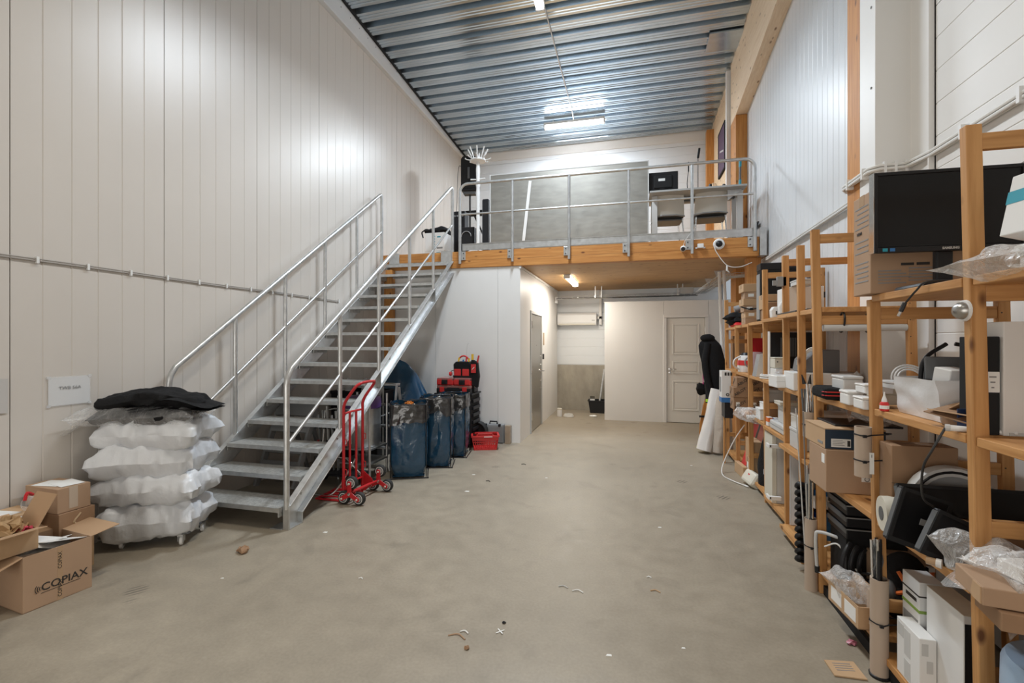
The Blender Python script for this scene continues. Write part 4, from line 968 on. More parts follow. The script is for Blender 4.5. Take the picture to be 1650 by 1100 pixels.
def printed_box(loc, w, d, h, lab, dots=True):
    t = carton(lab, loc, (w, d, h), 0, m=M_wplas, tape=False, group='white printed cartons upstairs')
    g = G()
    for k in range(5): g.lathe([(.0001, .001), (.014, .001), (.014, 0)], (-w * .02, -d / 2, h * (.2 + .15 * k)), 8, (0, -1, 0))
    part('printed_dots', g, M_teal if dots else M_greyprint, t, stuff=True)
    onface(t, 'print_bar', w * .1, w * .4, h * .10, h * .2, M_greyprint, 'S', d / 2); onface(t, 'emblem', w * .12, w * .3, h * .72, h * .8, M_teal, 'S', d / 2)
    return t
printed_box((-3.33, 7.65, ZD), .37, .3, .115, 'low white printed carton under the taller one by the stair head')
printed_box((-3.315, 7.65, ZD + .116), .36, .3, .315, 'taller white printed carton with teal dots by the stair head')
t = thing('black_bag', 'black soft bag lying on the white printed cartons by the stair head', 'bag', (-3.31, 7.65, ZD + .432), 0)
part('bag_body', pillow(.38, .30, .10, 41, 20, 14, ears=.03), M_fab, t, smooth=60)
part('strap', G().tube(bez([(-.2, -.1, .06), (-.25, -.14, .02), (-.22, -.16, -.08)], 4), .012, 5), M_fab, t)

# desk, monitor, chairs
t = thing('desk', 'grey desk close to the guardrail, seen from below', 'desk', (.95, 7.65, ZD), world=True)
part('desk_top', G().box(.26, 1.60, 7.28, 8.02, 3.80, 3.828), mat('desk_laminate', (.40, .40, .39), .5), t, bevel=.003)
part('cross_beam', G().box(.35, 1.5, 7.62, 7.68, 3.73, 3.795), M_dgrey, t)
for x in (.30, 1.50):
    l = part('leg', G().box(x, x + .08, 7.45, 7.52, ZD, 3.795), M_lgrey, t, bevel=.004); part('leg', G().box(x, x + .08, 7.82, 7.88, ZD, 3.795), M_lgrey, t, bevel=.004)
    part('foot_bar', G().box(x, x + .08, 7.35, 7.98, ZD, ZD + .03), M_lgrey, t)
part('side_bracket', G().prism([(0, 0), (.2, 0), (0, -.16)], (0, .01, 0), (1.36, 7.40, 3.795), (1, 0, 0), (0, 0, 1)), M_galv, t)
t = thing('monitor', 'black monitor seen from behind on the grey desk upstairs', 'monitor', (.47, 7.80, 3.829), 0)
part('housing', G().box(-.22, .24, -.02, .02, .12, .44), M_black, t, bevel=.006)
part('back_bulge', G().box(-.13, .15, -.045, -.015, .18, .38), M_blackm, t, bevel=.015)
part('rating_label', G().box(-.06, .04, -.047, -.044, .29, .33), M_paper, t)
part('neck', G().box(-.03, .03, -.035, .0, .01, .22), M_black, t); part('base', G().box(-.13, .13, -.10, .08, 0, .014), M_black, t, bevel=.004)
part('screen', G().box(-.21, .23, .018, .022, .135, .43), M_screen, t)
def office_chair():
    t = thing('chair', 'beige backed chair with chrome legs under the desk, left of the two', 'chair', (.55, 7.56, ZD), 4, 'chairs under the desk upstairs')
    sh = mat('beige_chair_shell', (.56, .53, .47), .5)
    def bk(u, v): a = 2 * u - 1; return V((a * (.23 - .015 * v), .0 - .05 * (1 - a * a) - .05 * v, .47 + .36 * v))
    def bk2(u, v): q = bk(1 - u, v); return q + V((0, .02, 0))
    part('backrest', G().grid(bk, 12, 8).add(*(lambda g: (g.v, g.f))(G().grid(bk2, 12, 8))), sh, t, smooth=60)
    part('seat', G().grid(lambda u, v: V(((u - .5) * .46, .0 + .42 * v, .45 - .02 * math.sin(v * 3) + .03 * (1 - v) ** 3)), 8, 8).box(-.22, .22, .03, .40, .41, .43), M_dgrey, t, smooth=50)
    part('back_edge', G().tube([(-.235, -.01, .46), (-.1, -.06, .47), (.1, -.06, .47), (.235, -.01, .46)], .012, 6), M_mgrey, t)
    for s in (-1, 1):
        part('leg', G().tube(bez([(s * .2, .36, .41), (s * .22, .39, .2), (s * .235, .42, .012)], 4), .011, 7), M_chrome, t, smooth=60)
        part('leg', G().tube(bez([(s * .2, .0, .43), (s * .215, -.03, .2), (s * .235, -.07, .012)], 4), .011, 7), M_chrome, t, smooth=60)
    return t
ch = office_chair(); dup(ch, (1.15, 7.54, ZD), -3, 'beige backed chair with chrome legs under the desk, right of the two')
for i, (x, hh, lab) in enumerate(((.86, .42, 'thin black microphone arm on the desk behind the guardrail, left'), (1.0, .62, 'thick topped black microphone stand on the desk, right of the thin one'))):
    t = thing('microphone', lab, 'microphone', (x, 7.75, 3.829), 0, 'microphones on the desk upstairs')
    part('base', G().lathe([(.0001, .02), (.06, .018), (.065, 0), (.0001, 0)], (0, 0, 0), 14), M_black, t)
    part('stem', G().tube(bez([(0, 0, .01), (-.02 + .02 * i, 0, hh * .5), (.0, 0, hh)], 5), .006, 6), M_black, t)
    part('capsule', G().tube([(0, 0, hh - .02), (.02 * i, 0, hh + .13)], .017 if i else .009, 8), M_blackm, t, smooth=60)
t = thing('headset', 'black headset lying on the right part of the desk', 'headset', (1.22, 7.42, 3.829), 15)
part('band', G().tube(arc((0, 0, .01), .10, 0, 180, 10, (1, 0, 0), (0, .9, .3)), .008, 6), M_black, t)
for s in (-1, 1): part('ear_pad', G().lathe([(.0001, .015), (.035, .012), (.035, -.012), (.0001, -.015)], (s * .1, 0, .035), 12, (1, 0, 0)), M_black, t)
t = thing('spirit_level', 'turquoise topped spirit level leaning on the timber post upstairs', 'spirit level', (1.66, 8.10, ZD), (3, 0, 0))
part('beam', G().box(-.012, .012, -.03, .03, 0, 1.35), M_dgrey, t, bevel=.003)
part('end_cap', G().box(-.014, .014, -.032, .032, 1.30, 1.40), M_teal, t); part('mid_grip', G().box(-.014, .014, -.032, .032, .95, 1.10), M_teal, t)
t = thing('framed_backing', 'small black frame leaning under the right end of the desk', 'frame', (1.70, 7.5, ZD), (0, 14, 0))
f = G().box(-.01, .01, -.12, .12, 0, .02).box(-.01, .01, -.12, .12, .26, .28).box(-.01, .01, -.12, -.10, .02, .26).box(-.01, .01, .10, .12, .02, .26)
part('frame_border', f, M_black, t); part('backing', G().box(.0, .008, -.10, .10, .02, .26), M_dgrey, t)
t = thing('wall_picture', 'dark purple picture with a pale diagonal mark on the timber wall upstairs', 'picture', (1.655, 9.45, 4.75), world=True)
part('panel', G().box(1.63, 1.658, 9.15, 9.75, 4.75, 5.55), M_purple, t)
part('frame_border', G().box(1.625, 1.66, 9.12, 9.15, 4.72, 5.58).box(1.625, 1.66, 9.75, 9.78, 4.72, 5.58).box(1.625, 1.66, 9.15, 9.75, 4.72, 4.75).box(1.625, 1.66, 9.15, 9.75, 5.55, 5.58), M_blackm, t)
part('print_mark', G().bar((1.628, 9.25, 5.08), (1.628, 9.6, 5.18), .004, .03), M_lgrey, t)

# cameras and plug on the edge beam
t = thing('dome_camera', 'large white dome camera with black eye on the edge beam', 'camera', (1.17, 6.98, 2.92), (90, 0, 0))
part('ring', G().lathe([(.0001, 0), (.075, 0), (.075, .02), (.062, .035), (.045, .035), (.045, .03)], (0, 0, 0), 22), M_wplas, t, smooth=35)
part('dome', G().lathe([(.045, .03), (.042, .05), (.028, .066), (.0001, .072)], (0, 0, 0), 18), M_black, t, smooth=60)
part('cable', G().tube(bez([(-.06, -.03, .02), (-.03, -.12, .03), (.10, -.30, .03), (.26, -.33, .03), (.42, -.27, .0)], 6), .006, 6), M_cable_w, t, smooth=60)
part('plug', G().tube([(.10, -.30, .03), (.10, -.37, .03), (.13, -.40, .03)], [.01, .014, .006], 6), M_cable_w, t)
t = thing('small_camera', 'small white ball camera with black lens left of the bracket on the edge beam', 'camera', (.70, 6.98, 2.875), (90, 0, 0))
part('mount', G().lathe([(.0001, 0), (.035, 0), (.035, .012), (.02, .02), (.02, .03)], (0, 0, 0), 16), M_wplas, t, smooth=35)
part('ball', G().ball((0, 0, .055), .04, 16, 10), M_wplas, t, smooth=60)
part('lens', G().lathe([(.0001, .018), (.024, .016), (.03, 0)], (-.006, -.012, .085), 14, (-.2, -.25, 1)), M_black, t, smooth=40)
part('cable', G().tube(bez([(0, .03, .02), (.03, .12, .02), (.10, .22, .02)], 5), .004, 5), M_cable_w, t)
t = thing('power_adapter', 'white plug adapter on the edge beam right of the small camera', 'adapter', (.93, 6.98, 2.905), (90, 0, 0))
part('adapter_body', G().box(-.04, .04, -.03, .03, 0, .05), M_wplas, t, bevel=.006)
for x in (-.055, .05): part('ear', G().box(x - .012, x + .012, -.035, -.015, 0, .02), M_wplas, t)

# ================================================================== UNDER THE UPPER FLOOR
t = thing('air_conditioner', 'white wall mounted air conditioner in the back recess', 'air conditioner', (-1.2, 10.6, 1.93), world=True)
part('casing', G().prism([(10.56, 2.0), (10.58, 1.95), (10.79, 1.93), (10.79, 2.21), (10.60, 2.21), (10.56, 2.17)], (.88, 0, 0), (-1.65, 0, 0), (0, 1, 0), (0, 0, 1)), M_wplas, t, bevel=.008)
part('outlet_flap', G().box(-1.62, -.80, 10.57, 10.60, 1.945, 1.985), M_cream, t, bevel=.003)
part('top_grille', G().box(-1.62, -.80, 10.62, 10.76, 2.208, 2.216), M_lgrey, t)
part('display', G().box(-.87, -.80, 10.553, 10.565, 2.03, 2.06), M_lgrey, t)
part('pipe_duct', G().box(-.72, -.66, 10.7, 10.79, 1.95, 2.72).box(-.78, -.66, 10.7, 10.79, 2.08, 2.14), M_white, t, bevel=.004)
def mesh_tray(label, pts, w=.18, h=.05):
    t = thing('cable_tray', label, 'cable tray', pts[0], world=True)
    P = [V(p) for p in pts]; g = G(); step = .12
    for a, b in zip(P, P[1:]):
        d = (b - a).normalized(); s = d.cross(V((0, 0, 1))).normalized()
        for k in (-1, -.5, 0, .5, 1): g.tube([a + s * w / 2 * k, b + s * w / 2 * k], .004, 4)
        for k in (-1, 1): g.tube([a + s * w / 2 * k + V((0, 0, h)), b + s * w / 2 * k + V((0, 0, h))], .004, 4)
        n = int((b - a).length / step)
        for i in range(n + 1):
            q = a + d * step * i; g.tube([q - s * w / 2 + V((0, 0, h)), q - s * w / 2, q + s * w / 2, q + s * w / 2 + V((0, 0, h))], .0035, 4)
    part('wire_mesh', g, M_galv, t)
    return t, P
t, P = mesh_tray('wire cable tray hung across the back below the wooden underside', [(-1.6, 10.2, 2.50), (1.28, 10.0, 2.50)])
for x in (-.75, -.62, .9, 1.0): part('hanger', G().box(x - .01, x + .01, 10.0, 10.02, 2.50, ZM), M_galv, t)
for k in range(3): part('cable', G().tube([(-1.6, 10.15 + k * .03, 2.51), (.2, 10.08 + k * .03, 2.512), (1.25, 9.97 + k * .03, 2.51)], .009, 6), (M_cable_k, M_cable_w, M_cable_g)[k], t)
part('junction_box', G().box(.95, 1.2, 9.92, 10.1, 2.53, 2.66), M_lgrey, t, bevel=.006)
t, P = mesh_tray('wire cable tray running forward along the wall to the right and round the post', [(1.33, 10.0, 2.53), (1.40, 7.75, 2.55), (1.72, 7.62, 2.55)])
for y in (8.3, 9.3): part('hanger_bracket', G().prism([(-.06, 0), (.06, 0), (.02, -.1), (-.02, -.1)], (0, .01, 0), (1.38, y, ZM), (1, 0, 0), (0, 0, 1)).box(1.375, 1.385, y, y + .01, 2.55, 2.66), M_galv, t)
for k in range(2): part('cable', G().tube([(1.30 + k * .05, 10.0, 2.545), (1.38 + k * .05, 7.78, 2.565), (1.72, 7.6 + k * .05, 2.565)], .011, 6), M_cable_w, t)
solo('junction_box', G().box(-1.66, -1.60, 10.25, 10.36, 2.42, 2.56), M_wplas, 'white junction box high at the inner end of the white side wall', 'box', bevel=.006)
t = thing('black_tub', 'black tub holding a brush and a steel tube in the back recess', 'tub', (-.735, 10.45, 0), 0)
g = G(); n = 4
g.add([(-.15, -.12, 0), (.15, -.12, 0), (.15, .12, 0), (-.15, .12, 0), (-.19, -.15, .27), (.19, -.15, .27), (.19, .15, .27), (-.19, .15, .27)], [(3, 2, 1, 0), (0, 1, 5, 4), (1, 2, 6, 5), (2, 3, 7, 6), (3, 0, 4, 7)])
part('tub_body', g, M_black, t, bevel=.01); rim = G()
for p0, p1 in (((-.19, -.15, .27), (.19, -.15, .27)), ((.19, -.15, .27), (.19, .15, .27)), ((.19, .15, .27), (-.19, .15, .27)), ((-.19, .15, .27), (-.19, -.15, .27))): rim.bar(p0, p1, .03, .02)
part('rim', rim, M_black, t)
part('steel_tube', G().tube([(.02, 0, .05), (.14, .12, .95)], .025, 10), M_galv, t, smooth=60)
part('brush', G().box(-.16, -.06, -.02, .0, .26, .30), M_wplas, t)
for k in range(4): part('bristle_tuft', G().box(-.155 + k * .025, -.14 + k * .025, -.02, .0, .30, .36), M_blackm, t)
t = thing('white_can', 'white can with lid on the floor by the white side wall', 'can', (-1.47, 9.72, 0), 0)
part('can_body', G().lathe([(.0001, 0), (.05, 0), (.052, .01), (.052, .14), (.0001, .14)], (0, 0, 0), 18), M_wplas, t, smooth=40); part('lid', G().lathe([(.055, .14), (.055, .165), (.05, .17), (.0001, .17)], (0, 0, 0), 18), M_cream, t, smooth=40)
t = thing('cable_roll', 'white coil of cable beside the white can on the floor', 'coil', (-1.28, 9.72, 0), 0)
for k in range(3): part('turn', G().tube(arc((0, 0, .012 + k * .018), .10 - .01 * k, 0, 360, 20, (1, 0, 0), (0, 1, 0))[:-1], .012, 6, closed=True), M_cable_w, t, smooth=60)
solo('paper_scrap', crumple(.16, .1, .03, 3).mv((-.78, 9.85, 0)), M_paper, 'crumpled white scrap on the floor in front of the back recess', 'scrap', smooth=50)

# ================================================================== SHELVING ALONG THE RIGHT WALL
PW = .046
def slope(x, z): return x + (.036 - .020 * z if x < 1.14 or x == 1.60 else .008 - .010 * z)           # the uprights lean a little into the room
FR = [(1.10, 1.26, 2.30, 1.60), (1.10, 1.90, 2.30, 1.60), (1.10, 2.58, 1.77, 1.60), (1.10, 3.29, 2.27, 1.60), (1.15, 3.69, 2.25, 1.56),
      (1.205, 4.22, 2.27, 1.72), (1.25, 5.0, 2.27, 1.74), (1.25, 5.62, 1.77, 1.74), (1.25, 6.28, 1.77, 1.74), (1.255, 6.95, 2.14, 1.74)]
sn = thing('shelving_unit', 'near pine shelving with tall uprights and full boards along the right wall', 'shelving', (1.35, 2.2, 0), world=True)
sf = thing('shelving_unit', 'far pine shelving receding along the right wall past the glulam post', 'shelving', (1.48, 5.1, 0), world=True)
for i, (xf, y, h, xr) in enumerate(FR):
    own = sn if i <= 3 else sf
    for x in ((xf, xr) if i != 4 else (xf,)):
        g = G().box(0, PW, 0, .034, 0, h)
        for p in g.v: p.x += slope(x, p.z); p.y += y
        q = part('post', g, pz, own, bevel=.003)
        if x == xr:
            pn = G()
            for k in range(int(h / .1)): pn.lathe([(.0001, .0005), (.0035, .0003), (.0036, 0)], (slope(x, .1 + k * .1) + .012, y, .1 + k * .1), 6, (0, -1, 0))
            part('peg_holes', pn, M_print, q, stuff=True)
    if i != 4:
        for z in ((h - .05, h - .56, .95, .30) if h > 2 else (h - .06, 1.0, .32)):
            part('crossbar', G().box(slope(xf, z) + PW, slope(xr, z), y + .004, y + .030, z - .035, z + .02), px_, own, bevel=.003)
def board(own, y0, y1, z, xf, xr=1.62, th=.032):
    x = slope(xf, z)
    b = part('shelf', G().box(x + .006, xr, y0 + .004, y1 - .004, z - th, z), py_, own, bevel=.003)
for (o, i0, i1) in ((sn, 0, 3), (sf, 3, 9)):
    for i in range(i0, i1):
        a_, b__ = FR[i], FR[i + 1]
        part('gap_shade_strip', G().prism([(a_[0] + .055, a_[1] + .036), (b__[0] + .055, b__[1] - .002), (b__[0] + .075, b__[1] - .002), (a_[0] + .075, a_[1] + .036)], (0, 0, .055), (0, 0, 0), (1, 0, 0), (0, 1, 0)), M_blackm, o)  # black strip added to stand for the shade under the bottom boards
for (i, j, zs) in ((0, 1, (1.79, 1.25, .73, .105)), (1, 2, (1.79, 1.25, .73, .105)), (2, 3, (1.235, .735, .15)), (3, 5, (1.785, 1.21, .745, .09)),
                   (5, 6, (1.785, 1.205, .76, .085)), (6, 7, (1.775, 1.20, .765, .085)), (7, 8, (1.765, 1.20, .77, .085)), (8, 9, (1.755, 1.20, .77, .085))):
    for k, z in enumerate(zs):
        o = sn if j <= 3 else sf
        board(o, FR[i][1] + (PW if i in (0, 1, 2) else 0), FR[j][1], z, (FR[i][0] + FR[j][0]) / 2, 1.62 if j <= 5 else 1.76)

def rr(px): return (lambda d: d.x / d.y)(_ray(px, 550))
def SB(X0, pxa, pxb, px1, pyt, z):
    """a box measured from its far-left, near-left and near-right upright edges and its top"""
    Y0, Y1 = X0 / rr(pxb), X0 / rr(pxa); X1 = rr(px1) * Y0
    d = _ray(pxb, pyt); top = EYE + d.z * Y0 / d.y
    return ((X0 + X1) / 2, (Y0 + Y1) / 2, z), (X1 - X0, Y1 - Y0, top - z)
def carton_at(label, sb, m=M_card, group=None, depth=None, **k):
    (x, y, z), (w, d, h) = sb
    if depth: y += (depth - d) / 2; d = depth
    return carton(label, (x, y, z), (w, d, h), 0, m=m, group=group, **k), (w, d, h)
def lidded(label, sb, m=M_wplas, group=None, cat='box', name='storage_box', lid=.2, depth=None, mlid=None):
    (x, y, z), (w, d, h) = sb
    if depth: y += (depth - d) / 2; d = depth
    t = thing(name, label, cat, (x, y, z), 0, group)
    part('box_body', G().box(-w / 2 + .003, w / 2 - .003, -d / 2 + .003, d / 2 - .003, 0, h * (1 - lid)), m, t, bevel=min(.006, h * .1))
    part('lid', G().box(-w / 2, w / 2, -d / 2, d / 2, h * (1 - lid), h), mlid or m, t, bevel=min(.005, h * .08))
    return t, (w, d, h)

# ---------------------------------------------------------------- top boards
t, (w, d, h) = carton_at('tall brown television carton covered in small print behind the black monitor', ((1.35, 2.585, 1.792), (.56, .17, .475)), M_card)
for (z0, z1, n) in ((.32, .44, 5), (.20, .28, 3), (.06, .17, 5)):
    for k in range(n): onface(t, 'print_line', -d / 2 + .02, d / 2 - .02 - .02 * (k % 2), z0 + k * (z1 - z0) / n, z0 + k * (z1 - z0) / n + .006, M_greyprint, 'W', w / 2)
for k in range(5): onface(t, 'print_line', -w / 2 + .03, -w / 2 + .12 + .02 * (k % 3), .10 - k * .014, .105 - k * .014, M_greyprint, 'S', d / 2); onface(t, 'print_line', -w / 2 + .15, -w / 2 + .24, .11 - k * .014, .115 - k * .014, M_greyprint, 'S', d / 2)
for (x0, z0) in ((-w / 2 + .12, .125), (-w / 2 + .18, .125)): onface(t, 'print_box', x0, x0 + .05, z0, z0 + .012, M_print, 'S', d / 2)
text('lettering', 'HDMI', .02, M_print, t, (-w / 2 - .0012, d / 2 - .04, .29), (0, -1, 0), (0, 0, 1), bold=.0006)
# crossed bin sign on the carton front
bn = G().bar((-w / 2 + .27, -d / 2 - .001, .07), (-w / 2 + .295, -d / 2 - .001, .11), .002, .004).bar((-w / 2 + .295, -d / 2 - .001, .07), (-w / 2 + .27, -d / 2 - .001, .11), .002, .004).box(-w / 2 + .27, -w / 2 + .296, -d / 2 - .0015, -d / 2, .055, .062)
part('bin_symbol', bn, M_print, t)

t = thing('monitor', 'large black monitor with small blue stickers on the top board by the column', 'monitor', (1.255, 2.30, 1.792), 2)
part('housing', G().box(-.262, .262, .0, .03, .155, .485), M_black, t, bevel=.006)
part('screen', G().box(-.252, .252, -.004, .002, .175, .475), M_screen, t)
f = G().box(-.265, -.252, -.010, .012, .150, .488).box(.252, .265, -.010, .012, .150, .488).box(-.252, .252, -.010, .012, .474, .488).box(-.252, .252, -.010, .012, .150, .172)
part('bezel', f, M_black, t, bevel=.002)
part('chrome_edge', G().box(-.267, -.264, -.008, .028, .150, .488), M_chrome, t)
part('neck', G().box(-.03, .03, .01, .04, .012, .25), M_black, t, bevel=.006)
part('base', G().prism([(-.14, 0), (.14, 0), (.13, .014), (-.13, .014)], (0, .2, 0), (0, -.10, 0), (1, 0, 0), (0, 0, 1)), M_black, t, bevel=.003)
for (x, c) in ((-.235, M_teal), (-.208, M_blue)): part('sticker', G().box(x, x + .018, -.0112, -.0098, .155, .168), c, t)
text('lettering', 'SAMSUNG', .013, M_lgrey, t, (-.022, -.0105, .157), (1, 0, 0), (0, 0, 1), bold=.0006)
t = thing('usb_cable', 'black cable end with a plug hanging over the top board edge', 'cable', (1.1, 2.15, 1.79), world=True)
part('wire', G().tube(bez([(1.20, 2.12, 1.80), (1.10, 2.13, 1.80), (1.075, 2.15, 1.77), (1.055, 2.19, 1.72)], 5), .004, 6), M_cable_k, t)
part('plug', G().tube([(1.056, 2.19, 1.725), (1.046, 2.20, 1.690)], .008, 6), M_black, t); part('plug_tip', G().tube([(1.046, 2.20, 1.690), (1.040, 2.205, 1.672)], .006, 4), M_chrome, t)
t = thing('clear_bag', 'clear bag of white boxes on the top board at the right edge', 'plastic bag', (1.19, 1.68, 1.792), 0)
part('bag_film', pillow(.32, .32, .055, 51, 30, 22, ears=.16).mv((-.01, 0, 0)), M_film2, t, smooth=80)
part('white_box', G().obox((.02, -.02, .07), (.22, .12, .035), Ry(-14) @ Rz(10)), M_wplas, t, bevel=.003)
part('white_box', G().obox((.05, .06, .10), (.22, .08, .03), Ry(-30) @ Rz(-8)), M_wplas, t, bevel=.003)
t = thing('teal_striped_box', 'white box with a teal stripe tilted on the top board at the right edge', 'box', (1.18, 1.74, 1.885), (0, 12, 10))
part('box_body', G().box(-.06, .14, -.05, .06, 0, .19), M_wplas, t, bevel=.003); part('stripe', G().box(-.061, .141, -.051, .061, .10, .14), M_teal, t)
t = thing('wall_dome', 'silver half dome on a white ring screwed to the nearest tall upright', 'dome', (1.096, 1.92, 1.675), (0, -90, 0))
part('ring', G().lathe([(.0001, .004), (.036, .003), (.037, -.004), (.0001, -.004)], (0, 0, 0), 20), M_wplas, t); part('dome', G().lathe([(.030, .003), (.028, .014), (.020, .025), (.010, .030), (.0001, .032)], (0, 0, 0), 20), M_steel, t, smooth=60)

# ---------------------------------------------------------------- second boards, near
Y = 1.94
x0 = rr(1582) * Y + .008
t = thing('file_box', 'black file box with a white label standing next to the nearest upright', 'file', (x0 + .022, Y + .065, 1.252), 0)
part('spine', G().box(-.021, .021, -.065, .065, 0, .335), M_blackm, t, bevel=.003); part('label', G().box(-.019, .019, -.0662, -.0645, .145, .215), M_paper, t)
for k in range(3): part('label_line', G().box(-.010 + .003 * k, .010 - .003 * k, -.0666, -.066, .195 - k * .018, .200 - k * .018), M_greyprint, t)
for k, lab in enumerate(('thick white archive box beside the black file box', 'white archive box at the right edge of the photo, second board')):
    t = thing('archive_box', lab, 'file', (x0 + .081 + k * .073, Y + .08, 1.252), 0, 'white archive boxes')
    part('spine', G().box(-.035, .035, -.09, .05, 0, .385), M_white, t, bevel=.003); part('edge_line', G().box(.031, .034, -.0912, -.089, .004, .372), M_mgrey, t); part('finger_tab', G().box(-.02, .02, -.093, -.089, .002, .012), M_lgrey, t)

t = thing('poly_lined_crate', 'white open mailer bag full of grey parts beside the nearest upright', 'bag', (1.36, 2.33, 1.252), 0)
g = G(); a, b, h = .21, .15, .165
def mail(u, v):
    q = u * 4; k = int(q) % 4; f = q - int(q); C4 = [(-a, -b), (a, -b), (a, b), (-a, b)]; p, r_ = C4[k], C4[(k + 1) % 4]
    x, y = p[0] + (r_[0] - p[0]) * f, p[1] + (r_[1] - p[1]) * f; s = 1 - .12 * (1 - v) * (x < 0)
    return V((x * s + .008 * mnoise.noise(V((x * 9, y * 9, v * 3))), y + .008 * mnoise.noise(V((x * 8, y * 9, v * 4 + 7))), h * v + .01 * mnoise.noise(V((x * 5, y * 5, 2))) * v))
part('mailer_wall', g.grid(mail, 64, 12), mat('glossy_white_film', (.72, .73, .75), .25, bump=.25, bscale=14), t, smooth=60)
part('printed_marks', G().box(-.04, -.03, -b - .012, -b - .008, .07, .09).box(-.015, -.005, -b - .012, -b - .008, .065, .08).box(.03, .08, -b - .012, -b - .008, .085, .095).box(.09, .12, -b - .012, -b - .008, .083, .093), M_greyprint, t)
for k, (x, y, s, m_, r) in enumerate(((-.11, -.06, (.09, .07, .12), M_wplas, 20), (-.02, -.05, (.10, .08, .08), M_lgrey, -12), (.07, -.07, (.14, .06, .10), M_blue, 5), (.04, .02, (.12, .09, .14), M_cream, 24), (-.06, .06, (.14, .08, .10), M_dgrey, -20), (.13, .04, (.12, .10, .12), M_mgrey, 8))):
    part('content', G().obox((x, y, .15 + .012 * k), s, Rz(r) @ Rx(r * .5)), m_, t, bevel=.004)
for s, lab in ((-.15, ''), (.07, '')): pass
t = thing('tool_hooks', 'two curved black bars rising out of the white mailer bag', 'tool', (1.30, 2.42, 1.255), world=True)
part('bar', G().tube(bez([(1.225, 2.42, 1.26), (1.225, 2.42, 1.42), (1.25, 2.43, 1.50), (1.325, 2.43, 1.56)], 6), .0085, 8), M_black, t, smooth=60)
part('bar', G().tube(bez([(1.355, 2.43, 1.56), (1.40, 2.42, 1.545), (1.44, 2.42, 1.50)], 6), .0085, 8), M_black, t, smooth=60)
t = carton('small brown carton with its dark lid up, in front of the white mailer bag', (1.235, 2.07, 1.252), (.13, .17, .05), 14, m=M_card, flaps={'N': 150, 'W': 12})
part('lid_panel', G().obox((-.005, .0, .067), (.24, .20, .004), Ry(-14) @ Rx(6)), M_card3, t); part('lid_tongue', G().obox((-.03, -.09, .088), (.05, .018, .004), Rx(40)), M_card2, t)
onface(t, 'label', -.03, .02, .015, .048, M_paper, 'S', .085); onface(t, 'code_patch', -.02, .01, .004, .022, M_lgrey, 'S', .0856)
t = thing('parts_bin', 'small dark blue parts bin beside the nearest upright', 'bin', (1.19, 1.995, 1.252), 10)
g = G().box(-.045, .06, -.045, -.041, 0, .05).box(-.045, .06, .041, .045, 0, .075).box(-.045, -.041, -.045, .045, 0, .035).box(.056, .06, -.045, .045, 0, .075).box(-.045, .06, -.045, .045, 0, .004)
part('bin_body', g, mat('dark_blue_plastic', (.025, .05, .14), .4), t, bevel=.002); part('front_lip', G().box(-.055, -.040, -.045, .045, .03, .037), mat('dark_blue_plastic', (.025, .05, .14), .4), t)
t = thing('stick_lamp', 'slim white stick lamp with a black cord on the second board', 'lamp', (1.12, 1.97, 1.258), world=True)
part('body', G().tube([(1.095, 2.0, 1.262), (1.25, 1.93, 1.262)], [.011, .007], 10), M_wplas, t, smooth=50); part('end_ring', G().tube([(1.088, 2.003, 1.262), (1.10, 1.998, 1.262)], .0125, 10), M_lgrey, t)
part('cord', G().tube(bez([(1.088, 2.003, 1.26), (1.06, 2.02, 1.18), (1.045, 2.05, 1.10), (1.07, 2.10, .98), (1.13, 2.15, .93)], 6), .004, 6), M_cable_k, t)
t = thing('glue_bottle', 'tiny red bottle with a white nozzle on the second board', 'bottle', (1.125, 2.50, 1.251), 0)
part('bottle_body', G().lathe([(.0001, 0), (.017, 0), (.018, .003), (.018, .034), (.012, .042), (.0001, .042)], (0, 0, 0), 14), M_redp, t, smooth=40); part('nozzle', G().lathe([(.011, .042), (.010, .052), (.004, .07), (.003, .086), (.0001, .087)], (0, 0, 0), 12), M_wplas, t, smooth=40); part('label', G().lathe([(.0184, .010), (.0184, .026)], (0, 0, 0), 14), M_paper, t)
t, _ = lidded('low cream plastic case under the white cable loop on the second board', SB(1.20, 1413, 1416, 1452, 624, 1.252), M_cream, depth=.14, lid=.4)
t, _ = lidded('flat grey cream box lying on the low cream case', ((1.275, 2.63, 1.345), (.17, .16, .035)), M_lgrey, lid=.3)
t = thing('cable_bundle', 'loops of white cable on the cream boxes by the second upright', 'cable', (1.28, 2.63, 1.382), 0)
for k in range(3): part('loop', G().tube(arc((.01 * k, -.02 + .02 * k, .005), .075 - .012 * k, 0, 180, 14, (1, 0, 0), (0, .35, .93)), .004, 6), M_cable_w, t, smooth=60)
solo('yellow_card', G().box(1.305, 1.312, 2.34, 2.42, 1.252, 1.325), M_yel, 'small yellow card standing against the white mailer bag', 'card')
t = thing('zip_case', 'flat black zipped case with red piping at the front of the second board', 'case', (1.15, 3.12, 1.237), -4)
part('case_body', G().box(-.085, .10, -.12, .12, 0, .068), M_fab, t, bevel=.02)
for z in (.026, .046): part('piping', G().tube([(-.088, -.10, z), (-.07, -.122, z), (.085, -.122, z), (.102, -.10, z)], .003, 5), M_redp, t)
part('zip_pull', G().box(-.004, .003, -.126, -.121, .018, .036), M_chrome, t)
t, _ = lidded('clear grey plastic tub, rear of the white tubs on the second board', SB(1.14, 1352, 1358, 1392, 606, 1.237), mat('frosted_plastic', (.60, .61, .61), .3), depth=.16, lid=.12)
